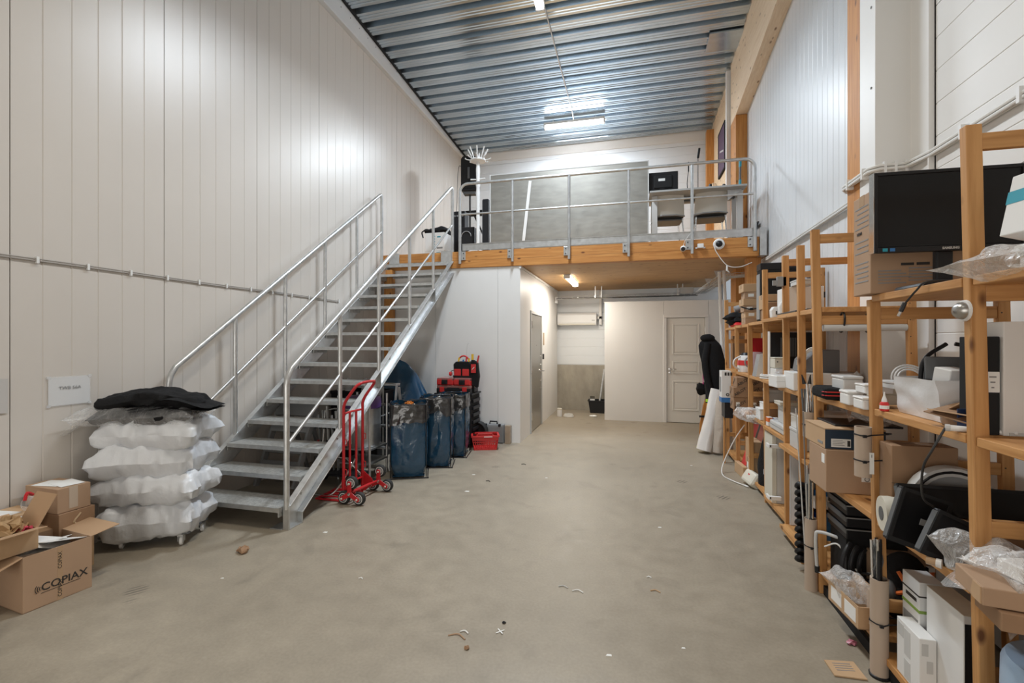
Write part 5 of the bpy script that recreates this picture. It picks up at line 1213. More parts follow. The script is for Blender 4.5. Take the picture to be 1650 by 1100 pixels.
for k, (sb, lab) in enumerate(((SB(1.09, 1362, 1366, 1393, 630, 1.237), 'small white tub at the front edge of the second board'), (((1.19, 2.74, 1.31), (.13, .10, .045)), 'white box lying on the front white tub'), (((1.125, 2.66, 1.237), (.075, .08, .06)), 'white cube with a printed sticker next to the second upright'))):
    lidded(lab, sb, M_wplas, 'white tubs on the second board', lid=.2, depth=.11)
# ---------------------------------------------------------------- third boards, near: cartons
t, (w, d, h) = carton_at('large brown carton with barcode label under the blue ended shoe carton', ((1.26, 3.05, .737), (.44, .25, .235)), M_card, tape=False)
onface(t, 'label', -w / 2 + .17, -w / 2 + .235, .07, .20, M_paper, 'S', d / 2); onface(t, 'red_tape', -w / 2 + .165, -w / 2 + .24, .10, .225, M_redp, 'S', d / 2, .002); onface(t, 'label', -w / 2 + .25, -w / 2 + .33, .115, .165, M_paper, 'S', d / 2); barcode(t, -w / 2 + .255, -w / 2 + .31, .12, .15, 'S', d / 2)
part('label_ring', G().tube(arc((-w / 2 + .195, -d / 2 - .0025, .085), .011, 0, 360, 14, (1, 0, 0), (0, 0, 1))[:-1], .0016, 4, closed=True), M_print, t)
onface(t, 'sticker', -d / 2 + .02, -d / 2 + .06, .155, .205, M_paper, 'W', w / 2)
t, (w, d, h) = carton_at('low carton with a dark blue end and white label, sticking out over the larger carton', ((1.185, 3.09, .974), (.29, .30, .11)), M_card2, tape=False, seam=False)
onface(t, 'blue_end', -w / 2 + .001, w / 2 - .001, .002, h - .002, M_navy, 'S', d / 2); onface(t, 'label', -w / 2 + .03, -w / 2 + .125, .012, .058, M_paper, 'S', d / 2, .002); onface(t, 'label_emblem', -w / 2 + .108, -w / 2 + .122, .018, .05, M_print, 'S', d / 2, .0026)
for k in range(4): onface(t, 'label_line', -w / 2 + .036, -w / 2 + .095 - .01 * (k % 2), .022 + k * .009, .0245 + k * .009, M_greyprint, 'S', d / 2, .0026)
text('lettering', 'LT', .028, M_lgrey, t, (w / 2 - .05, -d / 2 - .0022, .02), (1, 0, 0), (0, 0, 1)); part('lid', G().box(-w / 2 - .002, w / 2 + .002, -d / 2 - .001, d / 2 + .002, h - .001, h + .004), M_card2, t)
part('side_print', G().box(-w / 2 - .0016, -w / 2, -.12, -.05, .02, .034), M_greyprint, t)
solo('black_sheet', G().box(1.12, 1.45, 3.02, 3.29, 1.086, 1.098), M_black, 'black flat tray lying on the low carton with the blue end', 'tray', bevel=.003)
t = thing('film_sheet', 'crumpled clear film hanging under the second board behind the cartons', 'plastic film', (1.3, 3.1, 1.10), 0)
part('film', G().grid(lambda u, v: V((-.12 + .34 * u, -.10 + .16 * v + .02 * math.sin(u * 8), .015 + .10 * v + .02 * math.sin(u * 11 + v * 6))), 14, 10), M_film2, t, smooth=80); part('white_sheet', G().obox((.02, .04, .055), (.14, .002, .09), Rx(-12) @ Ry(14)), M_paper, t)
def paper_tube(loc, h, r, label, rot=0, m=M_tube):
    t = thing('cardboard_tube', label, 'tube', loc, rot, 'cardboard tubes strapped to the uprights')
    part('tube_wall', G().lathe([(r - .005, 0), (r, 0), (r, h), (r - .005, h), (r - .005, .004)], (0, 0, 0), 22), m, t, smooth=30)
    return t
def strap(t, z, r, reach):
    part('cable_tie', G().tube([(-r - .004, 0, z), (-r * .7, -r * .75, z - .002), (0, -r - .004, z - .004), (r * .7, -r * .78, z), (reach, -r * .5, z + .006), (reach + .02, .0, z + .006), (reach, .03, z + .004), (0, r + .004, z), (-r * .7, r * .75, z)], .0035, 5, closed=True), M_black, t)
    part('tie_lock', G().obox((-.01, -r - .008, z - .004), (.014, .01, .012)), M_black, t)
t = paper_tube((1.065, 2.56, .93), .235, .034, 'short open cardboard tube tied high on the second upright with two black ties'); strap(t, .20, .034, .095); strap(t, .08, .034, .095)
part('tube_label', G().box(.012, .03, -.0365, -.033, .02, .12), M_paper, t)
text('lettering', '1', .02, M_print, t, (.015, -.037, .098), (1, 0, 0), (0, 0, 1))
def rods(t, specs, r, m_=M_galv):
    for (x, y, z0, dx, dy, h, rad, mm) in specs:
        part('rod', G().tube([(x, y, z0), (x + dx, y + dy, z0 + h)], rad, 6), mm, t, smooth=60)
t = paper_tube((1.125, 2.545, .0), .46, .036, 'tall cardboard tube of black and steel rods tied low on the second upright'); strap(t, .26, .036, .10)
rnd = random.Random(11)
rods(t, [(rnd.uniform(-.02, .02), rnd.uniform(-.02, .02), .02, rnd.uniform(-.015, .012), rnd.uniform(-.01, .02), rnd.uniform(.56, .64), .0065, (M_galv, M_black, M_chrome)[k % 3]) for k in range(9)], .03)
for k in range(3): part('twist_rod', G().tube([(-.018 + .012 * k + .006 * math.cos(i * 1.1), .006 * math.sin(i * 1.1), .30 + i * .022) for i in range(15)], .005, 5), M_dgrey, t)
part('floor_cap', G().lathe([(.0001, 0), (.040, 0), (.041, .012), (.037, .014)], (0, 0, 0), 20), M_black, t)
t = paper_tube((1.10, 3.33, 0), .45, .036, 'tall cardboard tube of long steel rods tied to the third upright, standing on the floor'); strap(t, .28, .036, .08)
rods(t, [(rnd.uniform(-.02, .02), rnd.uniform(-.02, .02), .02, rnd.uniform(-.02, .015), rnd.uniform(-.01, .02), rnd.uniform(.62, .78), .006, (M_galv, M_dgrey, M_chrome, M_black)[k % 4]) for k in range(14)] + [(-.02, 0, .02, -.06, .02, 1.12, .004, M_lgrey), (-.005, .01, .02, -.03, .02, 1.10, .004, M_mgrey)], .03)
t = paper_tube((1.115, 3.40, .955), .16, .038, 'cut cardboard tube of drill bits tied between the third and fourth uprights'); strap(t, .08, .038, .08)
rods(t, [(rnd.uniform(-.022, .022), rnd.uniform(-.02, .02), .02, rnd.uniform(-.03, .03), rnd.uniform(-.01, .02), rnd.uniform(.26, .36), .006, (M_galv, M_dgrey, M_chrome)[k % 3]) for k in range(9)], .03)
for k in range(2): part('drill_tip', G().cyl((-.03 + .03 * k, 0, .34), (-.045 + .05 * k, 0, .40), .012, .003, 8), M_black, t)

# bay with the black monitors
t, (w, d, h) = carton_at('wide plain brown carton at the back of the third board behind the black monitors', ((1.26, 2.515, .732), (.25, .11, .37)), M_card3, tape=False); part('fold_line', G().box(-w / 2, w / 2, -d / 2 - .0006, -d / 2, .20, .2015), M_print, t)
t = thing('spool', 'white drum roll standing on edge behind the black monitors', 'roll', (1.10, 2.40, .732), 0)
part('drum', G().lathe([(.02, -.03), (.074, -.03), (.077, 0), (.074, .03), (.02, .03)], (0, 0, .078), 26, (1, -.15, 0)), M_cream, t, smooth=40); part('hub', G().lathe([(.0001, -.032), (.03, -.032), (.03, .032), (.0001, .032)], (0, 0, .078), 16, (1, -.15, 0)), M_dgrey, t)
t = thing('cable_reel', 'grey and white reel with black rim behind the nearest upright, third board', 'reel', (1.315, 2.385, .732), 0)
part('rim', G().lathe([(.115, -.03), (.15, -.03), (.155, 0), (.15, .03), (.115, .03)], (0, 0, .155), 30, (.12, 1, 0)), M_lgrey, t, smooth=35)
part('groove', G().lathe([(.128, -.033), (.134, -.034), (.138, -.03)], (0, 0, .155), 30, (.12, 1, 0)), M_black, t)
part('core', G().lathe([(.0001, -.02), (.115, -.02), (.115, .02), (.0001, .02)], (0, 0, .155), 24, (.12, 1, 0)), M_mgrey, t)
def flat_monitor(label, loc, rot, w, h, foot=True):
    t = thing('monitor', label, 'monitor', loc, rot, 'old monitors on the third board')
    part('housing', G().box(-w / 2, w / 2, .0, .03, .0, h), M_black, t, bevel=.006); part('screen', G().box(-w / 2 + .014, w / 2 - .014, -.003, .001, .02, h - .014), M_screen, t)
    part('bezel', G().box(-w / 2, w / 2, -.006, .006, 0, .02).box(-w / 2, w / 2, -.006, .006, h - .014, h).box(-w / 2, -w / 2 + .014, -.006, .006, .02, h - .014).box(w / 2 - .014, w / 2, -.006, .006, .02, h - .014), M_blackm, t); part('side_edge', G().box(-w / 2 - .002, -w / 2, .0, .026, .01, h - .01), M_dgrey, t)
    return t
t = flat_monitor('black monitor tilted back at the left end of the third board', (1.09, 2.22, .738), (-6, 18, 0), .18, .225); part('port_plate', G().box(.0, .06, -.008, -.005, .10, .125), M_mgrey, t)
flat_monitor('second black monitor with a pale slanted edge, in front of the first', (1.13, 2.09, .738), (-4, 25, 4), .18, .18)
flat_monitor('long black screen lying behind the nearest upright, third board', (1.38, 2.26, .862), (-20, 0, 0), .60, .12)
solo('cardboard_box', G().box(1.27, 1.60, 2.16, 2.32, .732, .858), M_card3, 'brown carton supporting the long black screen on the third board', 'cardboard box', bevel=.003)
t = thing('jar', 'small white capped jar lying under the black monitor', 'jar', (1.105, 2.06, .732), 0)
part('cap', G().lathe([(.0001, -.012), (.016, -.012), (.017, .004), (.0001, .004)], (0, 0, .017), 16, (.8, -.6, 0)), M_wplas, t, smooth=40); part('body', G().lathe([(.014, .004), (.014, .04), (.0001, .04)], (0, 0, .017), 14, (-.8, .6, 0)), M_tape, t)
t = thing('earplugs', 'bright yellow foam pieces at the second upright', 'plugs', (1.125, 2.50, .732), 0)
for k in range(2): part('plug', G().tube([(-.02 + .01 * k, -.01, .02 + .022 * k), (.025 + .01 * k, .0, .014 + .026 * k)], [.010, .0075], 8), M_yel, t, smooth=60)
t = carton('open brown carton at the right edge of the third board under the clear bags', (1.46, 1.72, .732), (.24, .22, .12), 0, m=M_card3, flaps={'W': 40, 'N': 30})
part('curved_flap', G().prism([(0, 0), (.05, -.012), (.10, -.008), (.105, .01), (.05, .02), (.0, .018)], (0, .003, 0), (-.20, .10, .135), (1, .0, 0), (0, 0, 1)), M_card2, t)
t = thing('clear_bag', 'big crinkled clear bag draped over the third board edge', 'plastic bag', (1.17, 1.86, .735), 0)
part('bag_film', pillow(.25, .34, .15, 61, 40, 30, ears=.2).xf(Ry(28) @ Rz(20), (.03, 0, -.02)), M_film2, t, smooth=80)
part('bag_film', G().grid(lambda u, v: V((-.10 + .22 * u + .02 * math.sin(v * 7), -.18 + .34 * v, .07 - .11 * (1 - u) + .02 * math.sin(u * 9 + v * 6) + .06 * math.sin(v * 3))), 24, 24), M_film, t, smooth=80)
part('silver_pack', G().obox((-.03, .04, .075), (.06, .11, .016), Ry(25) @ Rz(30)), M_chrome, t, bevel=.004)
t = carton('flat brown tray carton jutting out at the right edge of the photo', (1.17, 1.73, .793), (.32, .17, .055), -9, m=M_card, tape=False, seam=False)
part('tuck_flap', G().prism([(0, 0), (.05, 0), (.056, .012), (.045, .05), (.0, .05)], (.003, 0, 0), (-.163, -.08, .003), (0, 1, 0), (0, 0, 1)), M_card2, t)
t = carton('shallow brown carton beneath the jutting tray carton at the right edge', (1.19, 1.70, .735), (.30, .15, .055), -9, m=M_card3, tape=False, seam=False)
t = thing('white_packet', 'small white packet in clear film on the jutting tray carton', 'packet', (1.16, 1.755, .853), 12)
part('packet_box', G().box(-.05, .06, -.04, .04, 0, .045), M_wplas, t, bevel=.004); part('film', pillow(.17, .13, .07, 71, 20, 16, ears=.2).mv((0, 0, -.004)), M_film2, t, smooth=80)
t = thing('paper_sheet', 'white paper sheet lying on the jutting tray carton', 'paper', (1.24, 1.70, .853), -14); part('sheet', G().box(-.07, .08, -.05, .05, 0, .001), M_paper, t); part('print_patch', G().box(-.05, -.02, -.045, -.03, .001, .0014), M_print, t)
t = thing('white_leaflet', 'folded white leaflet standing behind the clear bag', 'paper', (1.36, 1.86, .855), (20, 0, -10)); part('sheet', G().box(-.05, .05, -.001, .001, 0, .10), M_paper, t); part('blue_band', G().box(.01, .048, -.0016, -.001, .06, .095), M_blue, t)
# ---------------------------------------------------------------- bottom boards, near
t = thing('white_carton', 'tall white carton with a black end face on the bottom board', 'box', (1.255, 2.235, .107), 0)
part('carton_body', G().box(-.045, .045, -.115, .115, 0, .43), M_wplas, t, bevel=.003); part('black_end', G().box(-.042, .046, -.1165, -.1145, .0, .40), M_black, t); part('stained_top', G().box(-.045, .045, -.115, .115, .4302, .4312), mat('stained_white', (.68, .60, .48), .7, var=.15, scale=5), t)
t = thing('white_carton', 'low white carton with grey label blocks at the front of the bottom board', 'box', (1.178, 2.36, .107), 0)
part('carton_body', G().box(-.03, .03, -.085, .085, 0, .24), M_wplas, t, bevel=.003)
for (a, b, z0, z1) in ((.03, .075, .17, .225), (-.02, .025, .11, .22), (-.02, .025, .01, .09)): part('label_block', G().box(-.0312, -.029, a, b, z0, z1), M_lgrey, t)
for x, z in ((-.022, .17), (-.005, .10)): part('label_block', G().box(x, x + .022, -.0862, -.084, z, z + .05), M_lgrey, t)
t = thing('white_carton', 'white carton with a green stripe and black print behind the low white one', 'box', (1.25, 2.44, .107), 0)
part('carton_body', G().box(-.045, .05, -.05, .08, 0, .42), M_wplas, t, bevel=.003); part('green_stripe', G().box(-.0462, .0505, -.0512, .0805, .285, .298), M_green, t); part('print_block', G().box(-.0462, -.044, -.04, .07, .21, .25), M_mgrey, t); part('print_line', G().box(-.0462, -.044, -.03, .05, .325, .34), M_print, t)
for z in (.355, .20): part('tape_line', G().box(-.0465, .0505, -.0515, .0808, z, z + .006), M_print, t)
t = thing('backpack', 'black backpack with orange straps on the bottom board', 'backpack', (1.34, 2.79, .152), 10)
part('pack_body', drape(.26, .26, .2, 14, 24, 16).xf(Matrix.Scale(1.0, 3), (0, 0, .06)).add(*(lambda g: (g.v, g.f))(G().ball((0, 0, .17), .13, 20, 13, (.9, .75, 1.35)))), M_fab, t, smooth=70)
for k, pts in enumerate(([(-.09, -.09, .29), (-.06, -.12, .22), (.02, -.125, .14)], [(-.06, -.125, .20), (.03, -.12, .25), (.07, -.09, .30)], [(-.10, -.07, .17), (-.06, -.125, .22), (-.02, -.115, .29)])): part('orange_strap', G().tube(bez(pts, 5), .009, 5), M_orange, t)
part('mesh_pocket', G().ball((-.105, -.05, .16), .05, 12, 8, (.6, .8, 1.4)), M_dgrey, t, smooth=60); part('buckle', G().obox((.05, -.10, .31), (.03, .02, .02)), M_chrome, t)
carton('plain brown carton behind the backpack on the bottom board', (1.44, 3.10, .152), (.30, .2, .25), 0, m=M_card, tape=False)
t = carton('small brown carton with white labels poking out by the rod tube', (1.12, 2.79, .152), (.11, .28, .11), 6, m=M_card2, tape=False, flaps={'E': 70})
for (a, b) in ((-.12, -.02), (.01, .11)): onface(t, 'label', a, b, .02, .09, M_paper, 'W', .055)
part('wrapped_part', pillow(.10, .22, .12, 81, 20, 14, ears=.1).mv((.0, .04, .07)), M_film2, t, smooth=70); part('rolled_card', G().tube([(.02, -.13, .03), (.03, -.12, .19)], .03, 14), M_tube, t)
t = thing('folding_cart', 'folded cart of bent steel tube and black straps on the bottom board', 'cart', (1.25, 3.05, .152), world=True)
part('tube_handle', G().tube(bez([(1.105, 3.24, .155), (1.10, 3.25, .36), (1.12, 3.24, .40), (1.22, 3.16, .395), (1.45, 2.95, .37)], 6), .010, 8), M_lgrey, t, smooth=60); part('foot_cap', G().cyl((1.105, 3.24, .152), (1.104, 3.24, .19), .014, n=10), M_black, t)
for (a, r) in ((0, .15), (.03, .13), (.06, .11)): part('black_hoop', G().tube(arc((1.25 + a, 3.05, .32), r, 120, 330, 16, (.8, .6, 0), (0, 0, .9)), .012, 6), M_black, t, smooth=60)
part('white_cord', G().tube(bez([(1.13, 3.2, .33), (1.18, 3.15, .37), (1.22, 3.1, .30), (1.27, 2.98, .22)], 6), .005, 6), M_cable_w, t)
for k in range(4): part('strut', G().tube([(1.22 + .05 * k, 3.0, .28), (1.42 + .02 * k, 2.75, .36 - .04 * k)], .008, 6), (M_black, M_lgrey)[k % 2], t)
part('yellow_tab', G().prism([(0, 0), (.05, .02), (.05, -.03)], (0, .004, 0), (1.36, 2.80, .33), (1, 0, 0), (0, 0, 1)), M_yel, t)
t = thing('drawer_stack', 'stack of black letter trays with pale edges under the third board', 'trays', (1.31, 3.17, .45), 0)
for k in range(4):
    q = part('tray', G().box(-.13, .17, -.14, .12, k * .066, k * .066 + .058), M_black, t, bevel=.004); part('tray_lip', G().box(-.132, .172, -.145, -.138, k * .066 + .052, k * .066 + .058), M_mgrey, q); part('tray_side', G().box(-.134, -.129, -.14, .12, k * .066 + .03, k * .066 + .058), M_dgrey, q)
carton('dark carton carrying the black letter trays on the bottom board', (1.34, 3.17, .152), (.30, .22, .296), 0, m=M_blackm, tape=False, seam=False, cat='box', name='storage_box')
solo('pale_panel', G().box(1.30, 1.58, 2.56, 2.575, .16, .62), mat('pale_blue_panel', (.50, .54, .60), .4), 'pale grey board standing at the back between the second and first uprights', 'panel') if False else None
t = thing('blue_barrel', 'pale blue plastic drum under the board at the right edge', 'barrel', (1.26, 1.72, .107), 0)
part('barrel_body', G().lathe([(.0001, 0), (.15, 0), (.16, .02), (.165, .25), (.16, .48), (.15, .50), (.0001, .50)], (0, 0, 0), 28), mat('pale_blue_plastic', (.30, .40, .52), .35), t, smooth=40); part('strap', G().lathe([(.1665, .30), (.1675, .305), (.1665, .31)], (0, 0, 0), 28), M_black, t); part('base_ring', G().lathe([(.152, .0), (.17, .0), (.17, .02), (.16, .025)], (0, 0, 0), 28), M_black, t)
t = thing('cable_organiser', 'stack of black moulded cable clips hanging behind the rod tube on the floor', 'clips', (1.145, 3.60, 0), 0)
part('backing', G().box(.02, .03, -.02, .03, 0, .62), M_black, t)
for k in range(11): part('clip', G().tube(bez([(.02, 0, .08 + k * .05), (-.03, -.02, .095 + k * .05), (-.04, .0, .07 + k * .05), (.02, .02, .055 + k * .05)], 4), .017, 6), M_black, t, smooth=60)

# ================================================================== FAR SHELVES
def F(lab, X0, pxa, pxb, px1, pyt, z, m=M_card2, depth=.16, **k): return carton_at(lab, SB(X0, pxa, pxb, px1, pyt, z), m, depth=depth, **k)
zt, z2, z3, z4 = 1.776, 1.206, .771, .087
# top board
t = thing('black_cushion', 'black and red cushions heaped at the far end of the top board', 'cushion', (1.40, 6.62, 1.757), 0)
for k in range(3): part('pad', pillow(.30, .34, .07, 90 + k, 16, 12, ears=.03).mv((-.03 * k + .03, .02 * k, .05 * k)), (M_redp, M_fab, M_fab)[k], t, smooth=60)
solo('foam_roll', G().tube([(1.30, 6.62, 1.985), (1.58, 6.60, 2.06)], .045, 14), M_mgrey, 'thick grey foam roll lying on the black cushions, far end', 'roll', smooth=60)
solo('red_pack', G().box(1.45, 1.62, 6.35, 6.5, 1.767, 2.02), M_redp, 'red packet between the foam roll and the carton column', 'packet', bevel=.006)
labs = ['bottom', 'second from the bottom', 'third from the bottom', 'fourth from the bottom', 'second from the top', 'uppermost']
zz = 1.767; hs = [.075, .07, .07, .08, .075, .095]; ws = [(.15, .2), (.17, .2), (.16, .2), (.19, .2), (.18, .2), (.19, .2)]
for k in range(6):
    t = carton('small brown carton in the leaning column on the top board, ' + labs[k], (1.345 + .010 * math.sin(k * 2), 5.98, zz), (ws[k][0], ws[k][1], hs[k]), 4 * math.sin(k * 3), m=M_card2 if k % 2 else M_card, group='column of small cartons on the top board')
    if k in (1, 2, 4): onface(t, 'label', -.05, .01, .02, .055, M_paper, 'S', ws[k][1] / 2)
    zz += hs[k] + .001
t = thing('column_strap', 'dark strap slung round the column of small cartons', 'strap', (1.345, 5.98, 1.97), 0); part('band', G().tube(bez([(-.12, -.10, 0), (-.02, -.12, -.03), (.12, -.10, 0), (.30, -.1, .02), (.45, -.05, .03)], 5), .008, 5), M_rubber, t); part('buckle', G().box(-.03, .0, -.13, -.115, -.04, -.015), M_black, t)
t, _ = lidded('grey machine case behind the column of small cartons', ((1.58, 5.85, 1.777), (.2, .3, .50)), M_mgrey, lid=.15); part('hand_wheel', G().lathe([(.0001, .02), (.05, .018), (.055, 0)], (-.02, -.152, .15), 16, (0, -1, 0)), M_black, t)
t, (w, d, h) = lidded('wide black cabinet box at the back of the top board', ((1.525, 5.49, 1.787), (.42, .16, .61)), M_blackm, lid=.12, mlid=M_black); part('grey_side', G().box(-w / 2 - .003, -w / 2, -d / 2 + .02, d / 2 - .01, .02, .50), M_mgrey, t)
t, (w, d, h) = F('brown carton with stamped print, second highest beside the fifth upright', 1.29, 1229, 1231, 1263, 474, 1.90, M_card2, .2); 
for k in range(2): onface(t, 'stamp', -.06, .03, .03 + k * .04, .037 + k * .04, M_print, 'S', d / 2)
F('brown carton below the stamped one on the top board', 1.30, 1231, 1234, 1262, 487, 1.787, M_card3, .2)
for i, (x, y, hh, lab) in enumerate(((1.27, 4.72, .10, 'white plastic gadget, leftmost on the top board'), (1.32, 4.66, .14, 'white moulded plate, middle of the white gadgets'), (1.38, 4.60, .11, 'white plastic gadget nearest the fourth upright'))):
    t = thing('plastic_gadget', lab, 'gadget', (x, y, 1.787), 12 - 8 * i, 'white gadgets on the top board')
    part('shell', G().prism([(-.035, 0), (.04, 0), (.045, hh * .8), (.02, hh), (-.02, hh), (-.04, hh * .7)], (0, .05, 0), (0, -.02, 0), (1, 0, 0), (0, 0, 1)), M_wplas, t, bevel=.006); part('slot', G().box(-.006, .006, -.022, -.018, .03, .06), M_print, t)
t, (w, d, h) = F('large white carton with black hand holes on the top board', 1.31, 1264, 1268, 1328, 462, 1.787, M_wplas, .28, tape=False)
for x in (-.06, .14): onface(t, 'hand_hole', x, x + .012, h - .10, h - .05, M_print, 'S', d / 2)
t, _ = lidded('thin grey case lying on the large white carton', ((1.41, 4.45, 1.787 + h + .001), (.14, .2, .045)), M_lgrey, lid=.3)
t = thing('shutter_bracket', 'grey bracket plate clipped to the fifth upright', 'bracket', (1.17, 4.25, 2.02), 0); part('plate', G().box(-.02, .05, -.03, .0, 0, .08), M_mgrey, t, bevel=.004); part('tongue', G().box(-.05, -.02, -.025, -.005, .01, .05), M_mgrey, t)
for k in range(3): solo('metal_strip', G().box(1.15 + .035 * k, 1.18 + .035 * k, 3.78, 4.24, 1.7865 + .008 * k, 1.7945 + .008 * k), (M_black, M_dgrey, M_mgrey)[k], ['black flat strip at the front edge of the top board', 'dark grey flat strip, second on the top board', 'mid grey flat strip, innermost on the top board'][k], 'strip', 'flat strips on the top board', loc=None)
t = thing('conduit', 'grey conduit tube hung with two black ties under the crossbar of the third frame', 'conduit', (1.35, 3.29, 1.65), world=True)
part('tube', G().tube([(1.16, 3.305, 1.655), (1.60, 3.305, 1.655)], .022, 10), M_lgrey, t, smooth=60)
for x in (1.27, 1.41): part('cable_tie', G().tube(arc((x, 3.325, 1.69), .062, 0, 360, 14, (0, .6, 0), (.08, 0, 1))[:-1], .006, 5, closed=True), M_black, t)
# second board
t, _ = F('brown carton panel standing at the back of the second board, far end', 1.50, 1178, 1181, 1222, 541, z2, M_card3, .1, tape=False)
t = thing('kettle', 'white and red jug with a curved handle at the far end of the second board', 'jug', (1.35, 6.2, 1.202), 0)
part('jug_body', G().lathe([(.0001, 0), (.09, 0), (.10, .06), (.085, .17), (.07, .2), (.0001, .2)], (0, 0, 0), 20), M_wplas, t, smooth=50); part('red_band', G().lathe([(.101, .08), (.094, .14)], (0, 0, 0), 20), M_redp, t); part('handle', G().tube(bez([(-.07, -.03, .19), (-.14, -.06, .15), (-.15, -.06, .08), (-.09, -.04, .03)], 5), .010, 7), M_wplas, t, smooth=60); part('lid', G().lathe([(.07, .2), (.05, .23), (.0001, .235)], (0, 0, 0), 16), M_black, t)
t = thing('clear_jug', 'clear plastic jug beside the white and red one', 'jug', (1.42, 5.85, 1.202), 0); part('jug_body', G().lathe([(.0001, 0), (.08, 0), (.09, .2), (.085, .25)], (0, 0, 0), 18), M_clear, t, smooth=50); part('handle', G().tube(arc((-.1, 0, .13), .06, 90, 270, 8, (1, 0, 0), (0, 0, 1)), .009, 6), M_mgrey, t)
t = thing('white_canister', 'white lidded canister behind the clear jug', 'canister', (1.56, 6.15, 1.202), 0); part('body', G().lathe([(.0001, 0), (.085, 0), (.085, .27), (.0001, .27)], (0, 0, 0), 18), M_lgrey, t, smooth=40); part('lid', G().lathe([(.09, .27), (.09, .30), (.0001, .305)], (0, 0, 0), 18), M_wplas, t, smooth=40)
solo('red_board', G().box(1.30, 1.47, 5.88, 5.90, 1.202, 1.61), M_red, 'dark red board standing on the second board', 'board', bevel=.003)
t = thing('white_wedge', 'white tapering metal cover standing on the second board', 'cover', (1.315, 5.42, 1.202), 0)
part('front_face', G().prism([(-.06, 0), (.075, 0), (.03, .235), (.01, .245), (-.02, .235)], (0, .01, 0), (0, -.08, 0), (1, 0, 0), (0, 0, 1)), M_wplas, t); part('side_face', G().add([(-.06, -.08, 0), (-.06, .08, 0), (-.02, .06, .235), (-.02, -.08, .235)], [(0, 1, 2, 3)]).add([(.075, -.08, 0), (.075, .08, 0), (.03, .06, .235), (.03, -.08, .235)], [(3, 2, 1, 0)]), M_mgrey, t)
t = thing('black_vent_frame', 'black panel with a grey louvre leaning on the wall behind the second board', 'panel', (1.46, 4.95, 1.207), 0)
part('panel', G().box(-.18, .20, -.02, .02, 0, .45), M_black, t, bevel=.004)
for k in range(9): part('louvre_slat', G().box(-.09 + k * .02, -.078 + k * .02, -.03, -.018, .22, .40), M_dgrey, t)
part('light_edge', G().box(-.186, -.178, -.03, .03, 0, .46), M_wplas, t)
t, (w, d, h) = lidded('cream metal cabinet with a flat lid on the second board', ((1.325, 4.80, 1.324), (.12, .15, .10)), M_cream, lid=.12)
for x in (-.05, .06): part('screw', G().lathe([(.0001, .003), (.006, .002)], (x * .7, -.075, .06), 8, (0, -1, 0)), M_print, t)
solo('white_box', G().box(1.27, 1.42, 4.70, 4.88, 1.207, 1.322), M_wplas, 'white flat box under the cream metal cabinet', 'box', bevel=.005)
t = thing('grey_hood', 'dark grey sloped hood with looped pale cables, second board', 'hood', (1.31, 3.95, 1.345), 0)
part('hood_body', G().prism([(-.09, 0), (.14, 0), (.14, .165), (.0, .165), (-.075, .09)], (0, .26, 0), (0, -.12, 0), (1, 0, 0), (0, 0, 1)), mat('hood_grey', (.135, .135, .14), .5), t, bevel=.006); part('side_tab', G().box(-.12, -.08, -.11, -.05, .05, .085), M_mgrey, t)
for k in range(3): part('cable_loop', G().tube(arc((-.03, -.13 + .02 * k, .12), .06 - .012 * k, 40, 200, 10, (1, 0, 0), (0, 0, 1)), .006, 5), M_cable_w, t)
t = thing('white_trunking', 'long white box section on the second board under the grey hood', 'box', (1.31, 3.93, 1.212), -4); part('section', G().box(-.16, .26, -.15, .15, 0, .13), M_wplas, t, bevel=.004); part('lid_step', G().box(-.06, .26, -.12, .12, .13, .132), M_lgrey, t)
t = thing('white_trunking', 'shorter white box section jutting out past the fifth upright', 'box', (1.17, 4.16, 1.207), 3); part('section', G().box(-.08, .05, -.12, .07, 0, .095), M_wplas, t, bevel=.006); part('groove', G().box(-.082, .052, -.121, -.118, .05, .053), M_lgrey, t)
t = thing('cable_coil', 'white cable coil lying at the front edge of the second board', 'coil', (1.31, 5.05, 1.205), 0)
for k in range(4): part('turn', G().tube(arc((0, 0, .008 + .011 * k), .085 - .008 * (k % 2), 0, 360, 20, (1, .1, 0), (0, 1.2, 0))[:-1], .006, 5, closed=True), M_cable_w, t, smooth=60)
for k, (x, y, w, d, h, lab) in enumerate(((1.46, 4.78, .10, .14, .075, 'flat white carton left of the pair by the white coil'), (1.58, 4.70, .12, .12, .09, 'white carton right of the pair by the white coil'))): lidded(lab, ((x, y, 1.207), (w, d, h)), M_wplas, 'white cartons by the coil', lid=.15)
t = thing('glass_lamp', 'clear glass globe lying in front of the white cartons, second board', 'globe', (1.285, 4.62, 1.206), 0); part('globe', G().ball((0, 0, .055), .055, 16, 10), M_clear, t, smooth=60); part('socket', G().cyl((.0, -.01, .0), (.0, -.01, .03), .03, n=12), M_blue, t, smooth=40)
solo('paper_cone', G().lathe([(.06, 0), (.001, .15)], (1.56, 3.55, 1.212), 10), M_lgrey, 'pale paper cone by the glulam post on the second board', 'cone') if False else None
t = thing('cloth_cone', 'pale cloth pinched to a point by the glulam post, second board', 'cloth', (1.47, 3.62, 1.212), 0); part('cloth', G().grid(lambda u, v: V((math.cos(u * 6.283) * .07 * (1 - v) ** .7 * (1 + .15 * math.sin(u * 18)), math.sin(u * 6.283) * .06 * (1 - v) ** .7, .16 * v)), 24, 10), M_lgrey, t, smooth=60)
t, _ = lidded('grey shoe sized box behind the black zipped case', ((1.36, 3.50, 1.212), (.25, .16, .06)), M_mgrey, lid=.3)
